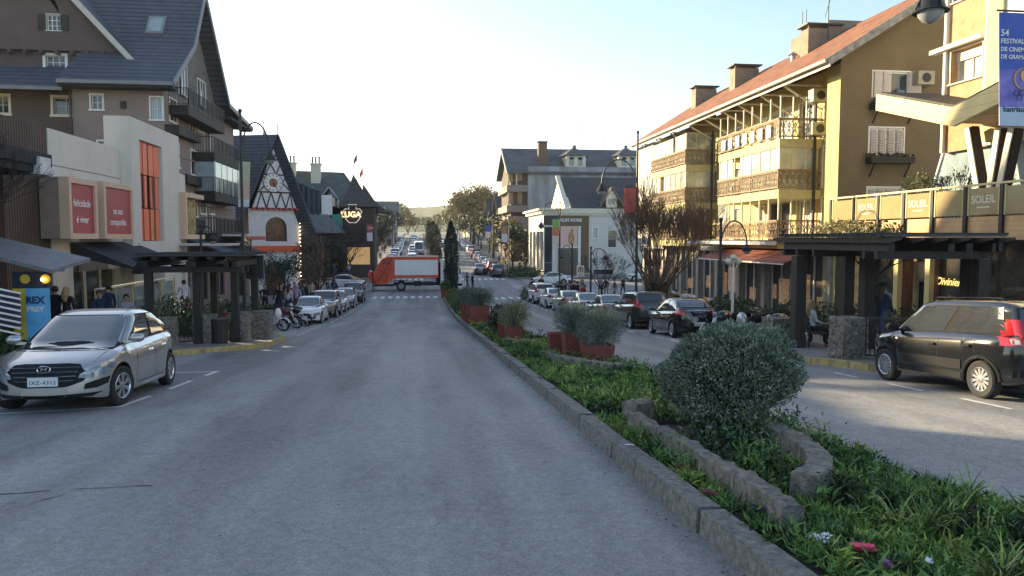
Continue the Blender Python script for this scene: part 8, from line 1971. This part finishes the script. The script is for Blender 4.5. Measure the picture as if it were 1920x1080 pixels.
for i, (px, Y, h) in enumerate(((765, 300, 9), (742, 280, 12), (838, 330, 10), (858, 290, 13), (800, 420, 9), (778, 430, 10), (825, 440, 11))):
    P = AY(px, 430, Y); leafy(f'hazy tree at the far end of the street, {ORD[i]} of the clump before the hill', P.x, Y, zr(Y)-1, h, h*.45, h*.2, [leafm('far_leaf', (.10,.12,.06), (.05,.06,.035)), GOLD[0]] if i % 2 else DK[1:]+[MATS.get('golden_leaf')], 1500, 200+i, (.7,1.2), (.4,.7), .3, group='trees at the far end of the street')
def cypress(label, x, y, h, r, n, seed, group='cypresses on the median'):
    z = zr(y)+.15; t = thing('cypress_tree', label, 'tree', (x, y, z), 0, group); rng = np.random.default_rng(seed)
    u = rng.random(n); a = rng.uniform(0, 2*np.pi, n); rr = r*np.minimum(1, (1-u)*3.2)**.7*(.72+.28*np.minimum(1, u*5))*(1+.14*np.sin(a*3+u*17)+.09*np.sin(a*7-u*31))*(rng.random(n)**.25)
    P = np.stack([rr*np.cos(a), rr*np.sin(a), .15+u*(h-.3)], -1); D = np.stack([np.cos(a)*.35, np.sin(a)*.35, np.ones(n)], -1)+rng.normal(size=(n,3))*.25
    V, F = leaves(P, D, rng.uniform(.10,.24,n)*max(1, h/7), rng.uniform(.03,.06,n)*max(1, h/7), rng); mobj('crown', npmesh('crown', V, F, [leafm('cypress_leaf', (.022,.038,.024), (.008,.015,.010)), leafm('cypress_leaf2', (.04,.062,.036), (.02,.03,.02))], rng.choice(2, n, p=[.7,.3])), t)
    m = MB(BARKD); m.tube([(0,0,-.2),(0,0,h*.9)], [r*.4,.03], 7); m.build('trunk', t, True)
P = AY(846, 500, 68.5); cypress('tall dark cypress standing in front of the refuse truck cab', P.x, 68.5, AY(846, 417, 68.5).z-zr(68.5), .62, 11000, 1)
for i, (px, Y, yt, r) in enumerate(((806, 122, 415, .55), (813, 112, 423, .6), (800, 135, 416, .6), (820, 118, 428, .6))): P = AY(px, 450, Y); cypress(f'dark cypress, {ORD[i]} of the group beyond the refuse truck', 2.55+(i % 2)*.25+(.3 if i == 3 else 0), Y, AY(px, yt, Y).z-zr(Y), r, 4500, 2+i)
for i, Y in enumerate((150, 168, 186)): cypress(f'hazy cypress, {ORD[i]} on the upper median', 2.5, Y, 5.5, .7, 2500, 8+i)
# bare twigs entering at the upper left
o = thing('bare_tree', 'bare twigged tree at the far left edge in front of the dark canopy', 'tree', (-14.2+2.4, 22.0, zr(22))); rng_ = random.Random(4); m = MB(BARKD); m.tube([(-.6,0,0),(-.6,0,3.4)], [.14,.09], 8); m.build('trunk', o, True)
m = MB(BARKD)
for k in range(10): a = k*.63; branch_tree(m, Vector((-.6,0,3.2)), Vector((math.cos(a)*.8, math.sin(a)*.6, .75)).normalized(), 1.0, .045, 4, rng_, .42, .74, .18, None, .006)
m.build('crown', o, True)
# twig and litter on the asphalt
o = MB(TWIG); p = Vector((1.22, 4.55, zr(4.55)+.012)); o.tube([p, p+Vector((.07,.02,.004)), p+Vector((.13,.015,0))], .004, 4); o.tube([p+Vector((.05,.01,0)), p+Vector((.08,-.03,0))], .003, 4); tag(recenter(o.build('fallen_twig')), 'small dry twig lying on the asphalt near the kerb', 'twig')
# =================== PEOPLE ===================
SK = mat('skin', (.42, .26, .18), .6, var=.05); HB = mat('hair_dark', (.02, .015, .012), .7, var=.3, scale=30); HBL = mat('hair_blonde', (.38, .25, .12), .7, var=.3, scale=30); HBR = mat('hair_brown', (.07, .04, .025), .7, var=.3, scale=30)
def cloth(n, c): return mat('cloth_'+n, c, .85, var=.2, scale=7, bump=.3, bscale=15)
CL = dict(black=cloth('black', (.015,.015,.018)), white=cloth('white', (.58,.58,.60)), grey=cloth('grey', (.20,.20,.21)), navy=cloth('navy', (.02,.03,.08)), red=cloth('red', (.35,.03,.04)), pink=cloth('pink', (.70,.10,.28)), lilac=cloth('lilac', (.42,.36,.50)),
          beige=cloth('beige', (.38,.32,.24)), blue=cloth('blue', (.07,.12,.25)), jeans=cloth('jeans', (.06,.09,.15)), brown=cloth('brown', (.12,.06,.04)), yellow=cloth('yellow', (.55,.55,.05)), orange=cloth('orange', (.6,.2,.04)))
PM = {}
def pose(kind):
    """joints facing -Y, 1.72 m tall: name -> (pos, radius, parent)"""
    J = {}
    def j(n, p, r, par): J[n] = (Vector(p), r, par)
    sit = kind == 'sit'; zo = -.42 if sit else 0
    ly, ry = (-.22, .24) if kind == 'walk' else (0, 0)
    j('pelvis', (0,0,.95+zo), .135, None); j('waist', (0,.005,1.08+zo), .125, 'pelvis'); j('chest', (0,-.01 if not sit else -.04,1.28+zo), .15, 'waist'); j('upper', (0,0,1.40+zo), .11, 'chest'); j('neck', (0,0,1.49+zo), .052, 'upper')
    j('jaw', (0,-.03,1.555+zo), .068, 'neck'); j('head', (0,-.012,1.625+zo), .092, 'jaw'); j('crown', (0,.0,1.69+zo), .062, 'head'); j('nose', (0,-.115,1.60+zo), .013, 'head')
    for s, nm in ((1,'l'), (-1,'r')):
        j('ear'+nm, (s*.098,0,1.615+zo), .014, 'head')
        j('sh'+nm, (s*.185,.005,1.40+zo), .062, 'upper')
        sw = (ry if s > 0 else ly)
        if kind == 'phone' and s > 0: el, wr, hd = (.24,-.12,1.18), (.12,-.30,1.28), (.08,-.34,1.36)
        elif kind == 'hold': el, wr, hd = (s*.23,-.03,1.14), (s*.10,-.26,1.10), (s*.06,-.33,1.12)
        elif sit: el, wr, hd = (s*.22,-.06,1.16+zo), (s*.12,-.28,1.08+zo), (s*.08,-.36,1.06+zo)
        elif kind == 'hip' and s > 0: el, wr, hd = (.36,.04,1.18), (.20,-.02,1.00), (.15,-.04,.97)
        else: el, wr, hd = (s*.235,.02+sw*.35,1.12), (s*.25,-.04+sw*.8,.88), (s*.25,-.06+sw*.9,.80)
        j('el'+nm, el, .043, 'sh'+nm); j('wr'+nm, wr, .030, 'el'+nm); j('hand'+nm, hd, .036, 'wr'+nm)
        hp = (s*.095,0,.90+zo); j('hip'+nm, hp, .10, 'pelvis')
        st = (ly if s > 0 else ry)
        if sit: kn, an, to = (s*.11,-.42,.50), (s*.11,-.42,.09), (s*.12,-.56,.04)
        else: kn, an, to = (s*.10,-.02+st*.45-(.05 if kind=='walk' and st < 0 else 0),.50), (s*.10,st,.09+(.05 if st > 0 else 0)), (s*.115,st-.15,.035+(.0 if st <= 0 else .01))
        j('kn'+nm, kn, .062, 'hip'+nm); j('an'+nm, an, .042, 'kn'+nm); j('toe'+nm, to, .038, 'an'+nm)
    return J
def person_mesh(kind, short=False):
    key = (kind, short)
    if key in PM: return PM[key]
    J = pose(kind); names = list(J); me = bpy.data.meshes.new('body'); E_ = [(names.index(J[n][2]), i) for i, n in enumerate(names) if J[n][2]]
    me.from_pydata([tuple(J[n][0]) for n in names], E_, []); o = bpy.data.objects.new('tmp', me); COL.objects.link(o)
    sk = o.modifiers.new('s', 'SKIN'); sk.use_smooth_shade = True; ss = o.modifiers.new('u', 'SUBSURF'); ss.levels = 2; ss.render_levels = 2
    for i, n in enumerate(names): r = J[n][1]; me.skin_vertices[0].data[i].radius = (r, r*(.72 if n in ('chest','waist','pelvis','upper') else 1))
    me.skin_vertices[0].data[0].use_root = True
    dg = bpy.context.evaluated_depsgraph_get(); dg.update(); ev = bpy.data.meshes.new_from_object(o.evaluated_get(dg)); bpy.data.objects.remove(o)
    bones = [(J[J[n][2]][0], J[n][0], n) for n in names if J[n][2]]
    def cls(c):
        best, bn, bt = 9, None, 0
        for a, b_, n in bones:
            d = b_-a; t = max(0, min(1, (c-a).dot(d)/max(1e-9, d.length_squared))); q = (a+d*t-c).length-J[n][1]*.8
            if q < best: best, bn, bt = q, n, t
        if bn in ('jaw','head','crown','nose','earl','earr'): return 0
        if bn == 'neck': return 0 if bt > .35 else 1
        if bn[:4] == 'hand': return 0
        if bn[:2] == 'wr': return (0 if short or bt > .88 else 1)
        if bn[:2] in ('sh','el','wa','ch','up'): return 1
        if bn[:3] == 'hip': return 2
        if bn[:2] == 'kn': return 2
        if bn[:2] == 'an': return 2 if bt < .93 else 3
        return 3
    mi = [cls(p.center) for p in ev.polygons]
    bm = bmesh.new(); bm.from_mesh(ev); bm.faces.ensure_lookup_table()
    for f, k in zip(bm.faces, mi): f.material_index = k; f.smooth = True
    # fingers rooted in the palm, thumb from its side
    mb = MB(SK)
    for s, nm in ((1,'l'),(-1,'r')):
        w, h = J['wr'+nm][0], J['hand'+nm][0]; d = (h-w).normalized(); side = Vector((0,-1,0)) if abs(d.y) < .7 else Vector((-s,0,0)); side = (side-d*side.dot(d)).normalized(); inn = d.cross(side)*(-s)
        for k, (ln, off) in enumerate(((.068,.026),(.078,.009),(.072,-.009),(.056,-.025))):
            p = h+side*off+d*.012; q = p+d*ln*.55+inn*.008; r_ = q+d*ln*.38+inn*.026; mb.tube([p, q, r_], [.0095,.0085,.006], 6)
        p = h-d*.03+side*.028; mb.tube([p, p+d*.03+side*.028, p+d*.055+side*.032+inn*.012], [.012,.010,.007], 6)
    fm = mb.mesh('f'); bm.from_mesh(fm)
    out = bpy.data.meshes.new('body'); bm.to_mesh(out); bm.free()
    for m in (SK, CL['black'], CL['jeans'], CL['black']): out.materials.append(m)
    hz = J['head'][0]
    def hair(long):
        m = MB(HB); n = 16; V = []; F = []
        for i in range(9):
            th = math.pi*i/12
            for k in range(n):
                a = 2*math.pi*k/n; fr = max(0, -math.sin(a)); r_ = math.sin(th)*.108; zz = math.cos(th)*.118; 
                if zz < .045 and fr > .25: zz = .045+.02*(1-fr)
                V.append(hz+Vector((r_*math.cos(a)*.92, r_*math.sin(a)*1.05+.012, zz+.018)))
        for i in range(8):
            for k in range(n): F.append((i*n+k, i*n+(k+1)%n, (i+1)*n+(k+1)%n, (i+1)*n+k))
        m.add(V, F)
        if long: m.tube([hz+Vector((0,.05,.03)), hz+Vector((0,.085,-.08)), hz+Vector((0,.10,-.22)), hz+Vector((0,.09,-.34))], [.085,.10,.095,.05], 12)
        return m.mesh('hair', smooth=70)
    eye = MB(mat('eye', (.02,.015,.012), .2, var=0)); 
    for s in (-1, 1): eye.ball(hz+Vector((s*.034, -.088, .0)), .011, n=6)
    mth = MB(mat('lips', (.30,.10,.09), .6, var=0)); mth.ball(hz+Vector((0,-.086,-.062)), .024,.008,.007, 8)
    PM[key] = dict(body=out, hair=hair(False), long=hair(True), eye=eye.mesh('eye'), mouth=mth.mesh('mouth'), J=J); return PM[key]
def person(label, x, y, z, deg, top='black', pants='jeans', kind='stand', hairc=None, long=False, s=1.0, hat=None, group=None, simple=False, short=False, bag=None):
    P = person_mesh(kind, short); t = thing('person', label, 'person', (x, y, z), R(deg+90), group); t.scale = (s, s, s)
    b = mobj('body', P['body'], t)
    for i, m in ((1, CL[top]), (2, CL[pants])): b.material_slots[i].link = 'OBJECT'; b.material_slots[i].material = m
    h = mobj('hair', P['long' if long else 'hair'], t)
    if hairc: h.material_slots[0].link = 'OBJECT'; h.material_slots[0].material = hairc
    if not simple: mobj('eye', P['eye'], t); mobj('mouth', P['mouth'], t)
    J = P['J']; hz = J['head'][0]
    if hat == 'cap': m = MB(CL['brown']); m.lathe([(.112,.03),(.108,.09),(.06,.135),(.01,.142)], hz, 16); m.prism([hz+Vector((-.07,-.09,.035)), hz+Vector((.07,-.09,.035)), hz+Vector((.05,-.19,.02)), hz+Vector((-.05,-.19,.02))], (0,0,.012)); m.build('cap', t, True)
    if hat == 'brim': m = MB(CL['black']); m.lathe([(.20,.055),(.20,.065),(.115,.07),(.10,.15),(.02,.16)], hz, 20); m.build('hat', t, True)
    if hat == 'hood': m = MB(CL[top]); m.ball(hz+Vector((0,.02,.0)), .125,.13,.15, 14); m.build('hood', t, True)
    if bag: m = MB(CL[bag]); c = J['chest'][0]+Vector((0,.19,-.06)); m.ball(c, .15,.10,.22, 12); m.build('backpack', t, True)
    return t
def pp(px, Y, dz, **k): p = AY(px, 540, Y); return p.x, Y, zr(Y)+dz
A = lambda label, px, Y, dz, deg, **k: person(label, *pp(px, Y, dz), deg, **k)
# directions: deg 0 = faces +X ... 90 = faces +Y (away), -90 = toward the viewer
A('person with dark hair in a black jacket seen from behind at the kiosk counter', 103, 25.4, .33, 110, top='black', pants='black')
A('woman with long blonde hair in a black top seen from behind next to the kiosk', 124, 25.0, .30, 80, top='black', pants='jeans', hairc=HBL, long=True)
A('man in a brown cap and dark shirt looking right behind the silver hatchback', 186, 25.6, .20, -30, top='navy', pants='jeans', hat='cap', bag='blue')
A('man in navy standing behind the man in the brown cap', 203, 27.0, .38, 150, top='navy', pants='black')
A('woman in a pale pink top facing the viewer over the silver hatchback roof', 236, 26.2, .05, -80, top='lilac', pants='jeans', hairc=HB)
A('man in a brown shirt with jeans standing sideways at the store door by the bicycle', 294, 37.0, .55, -10, top='brown', pants='jeans', kind='hip')
A('person in a white shirt holding up a phone before the store', 345, 36.5, .62, 120, top='white', pants='black', kind='phone', bag=None)
A('child in a bright pink jacket and helmet beside the person in white', 350, 34.5, .40, -90, top='pink', pants='black', s=.62)
A('person in a beige hooded top bending beside the pergola posts', 405, 33.5, .2, 100, top='beige', pants='black', hat='hood', s=.9)
A('child in red between the pergola post and the stone pillar', 421, 31.5, .1, -90, top='red', pants='black', s=.6)
A('person in a white shirt and dark trousers beside the dark leafed small tree', 521, 46, .25, -60, top='white', pants='black', bag=None, kind='hold')
A('person in a long red coat behind the white sedan', 543, 50, .3, 60, top='red', pants='red')
A('person in a pale grey hooded jacket walking behind the white sedan', 556, 47.5, .3, -120, top='lilac', pants='jeans', kind='walk', hat='hood')
A('person all in black standing right of the grey hooded walker', 570, 52, .3, -90, top='black', pants='black')
A('person in a cream coat walking on the left pavement above the beige SUV', 585, 56, .3, -70, top='beige', pants='jeans', kind='walk')
A('person in a white coat at the corner above the white hatchback', 604, 60, .3, -90, top='white', pants='jeans')
A('person in navy beside the one in the white coat', 611, 60.6, .3, 90, top='navy', pants='black')
A('woman in a black brimmed hat and navy jacket walking behind the right pergola', 1655, 18.9, .2, 20, top='navy', pants='jeans', kind='walk', hat='brim', hairc=HBR, long=True)
x, y, z = 11.3, 20.28, zl(20.3); person('blonde woman in a white top sitting on the bench looking at her phone', x, y, z+.0, 0-10, top='white', pants='black', kind='sit', hairc=HBL, long=True)
A('man in a dark suit standing in the shade behind the right timber post', 1492, 25.0, .25, 180, top='black', pants='black')
A('person in a pale top standing behind the roof of the dark SUV', 1285, 36.5, .1, -120, top='white', pants='grey', hairc=HBR, s=.95)
A('person in a dark top beside the pale one behind the dark SUV', 1269, 37.0, .05, -60, top='black', pants='black', s=.95)
A('person in an orange cap crouching behind the black hatchback', 1322, 32.0, -.35, 100, top='brown', pants='grey', hairc=mat('orange_cap', (.6,.2,.05), .8))
for i, (px, Y) in enumerate(((1046, 54), (1053, 53.4), (1060, 54.5), (1071, 53.8), (1077, 54.6), (1083, 54.0))):
    A(f'person in black, {ORD[i]} from left in the group behind the right row of cars', px, Y, .2, [-90, 60, 180, 0, -120, 100][i], top='black', pants='black', group='people in black behind the right row', simple=True)
A('person in a red top behind the parking sign', 1092, 50, .15, -90, top='red', pants='black')
A('tall person in black at the crossing corner before the white sedan', 998, 61.5, .2, 90, top='black', pants='black')
A('person in black beside the white sedan at the far corner', 1016, 66, .2, -60, top='black', pants='navy')
A('person in a brown jacket stepping over the crossing behind the cypress', 876, 79, .02, 30, top='brown', pants='black', kind='walk')
A('small person in black on the crossing beside the brown jacket', 886, 79.5, .02, 30, top='black', pants='black', s=.9)
A('person in a bright yellow vest standing before the far right crowd', 943, 100, .2, -90, top='yellow', pants='black')
rp = random.Random(12); tops = ['black', 'white', 'grey', 'navy', 'red', 'beige', 'blue', 'lilac', 'brown', 'black', 'white']; pn = ['black', 'jeans', 'grey', 'navy']
def crowd(n, px0, px1, Y0, Y1, dz, where, group, side):
    for i in range(n):
        Y = rp.uniform(Y0, Y1); px = rp.uniform(px0, px1); c = rp.choice(tops); b_ = rp.choice(pn); p = AY(px, 540, Y)
        xx = p.x; kx = (LK if Y < 69 else LK2)(Y) if side < 0 else (RK if Y < 69 else RK2)(Y)
        if side < 0 and xx > kx-.5: xx = kx-.5-rp.random()*1.5
        if side > 0 and xx < kx+.5: xx = kx+.5+rp.random()*1.5
        lab = f'person in {c} top and {"blue jeans" if b_ == "jeans" else b_+" trousers"} {where}'; q_ = person(lab, xx, Y, zr(Y)+dz, rp.choice([90, -90, 80, -80, 60, -110, 0, 180]), top=c, pants=b_, kind=rp.choice(['stand', 'walk', 'walk', 'hold', 'phone']), hairc=rp.choice([HB, HBR, HBL]), long=rp.random() < .4, s=rp.uniform(.9, 1.04), group=group, simple=True); CR.setdefault(lab, []).append(q_)
CR = {}
crowd(18, 560, 636, 56, 68, .3, 'before the clock house corner', 'pedestrians at the left corner', -1)
crowd(20, 560, 640, 92.5, 95, .25, 'before the dark panelled shop', 'pedestrians before the panelled shop', -1)
crowd(16, 640, 705, 92, 108, .25, 'below the brown corner tower', 'pedestrians below the brown tower', -1)
crowd(8, 716, 745, 120, 160, .25, 'on the far left pavement beyond the truck', 'pedestrians on the far left pavement', -1)
crowd(20, 905, 990, 95, 130, .25, 'on the far right pavement', 'pedestrians on the far right pavement', 1)
crowd(9, 1055, 1170, 58, 66, .2, 'waiting near the right side street', 'pedestrians near the right side street', 1)
crowd(12, 505, 590, 42, 56, .3, 'walking behind the left row of cars', 'pedestrians behind the left row', -1)
for lab, L in CR.items():
    if len(L) > 1:
        L.sort(key=lambda o: o.location.x/o.location.y)
        for i, o in enumerate(L): o['label'] = lab+', '+('leftmost' if i == 0 else 'rightmost' if i == len(L)-1 else ORD[i]+' from left')
# bicycle by the store
P = pp(309, 37.6, .5); t = thing('bicycle', 'bicycle leaning behind the man in brown, one wheel in view', 'bicycle', P, R(8))
for xx in (-.5, .5):
    m = MB(CTYRE); m.tube([(xx+.32*math.cos(2*math.pi*i/24), 0, .33+.32*math.sin(2*math.pi*i/24)) for i in range(25)], .022, 6); w = m.build('wheel', t, True)
m = MB(mat('bike_frame', (.3,.3,.32), .3, metal=.5)); 
for a, b_ in (((-.5,0,.33),(-.12,0,.33)), ((-.12,0,.33),(-.25,0,.85)), ((-.25,0,.8),(.33,0,.85)), ((-.12,0,.33),(.33,0,.8)), ((.33,0,.95),(.5,0,.33)), ((-.5,0,.33),(-.24,0,.78))): m.tube([a, b_], .018, 6)
m.build('frame', t, True); m = MB(CTRIM); m.ball((-.27,0,.9), .13,.07,.03); m.build('saddle', t, True); m = MB(CTRIM); m.tube([(.36,.28,1.0),(.33,0,.97),(.36,-.28,1.0)], .014, 6); m.build('handlebar', t, True)
# ---- the air: thin even haze ----
def haze():
    m = bpy.data.materials.new('haze'); m.use_nodes = True; nt = m.node_tree; nt.nodes.clear(); o_ = nt.nodes.new('ShaderNodeOutputMaterial'); v = nt.nodes.new('ShaderNodeVolumePrincipled')
    v.inputs['Color'].default_value = (.92, .93, .90, 1); v.inputs['Density'].default_value = .0002; v.inputs['Anisotropy'].default_value = .3; nt.links.new(v.outputs[0], o_.inputs['Volume'])
    b = MB(m); b.box(-1700, 1800, -90, 3200, -12, 75); tag(b.build('haze'), 'pale afternoon haze lying over the street and the far hills', 'haze', kind='stuff')
haze()
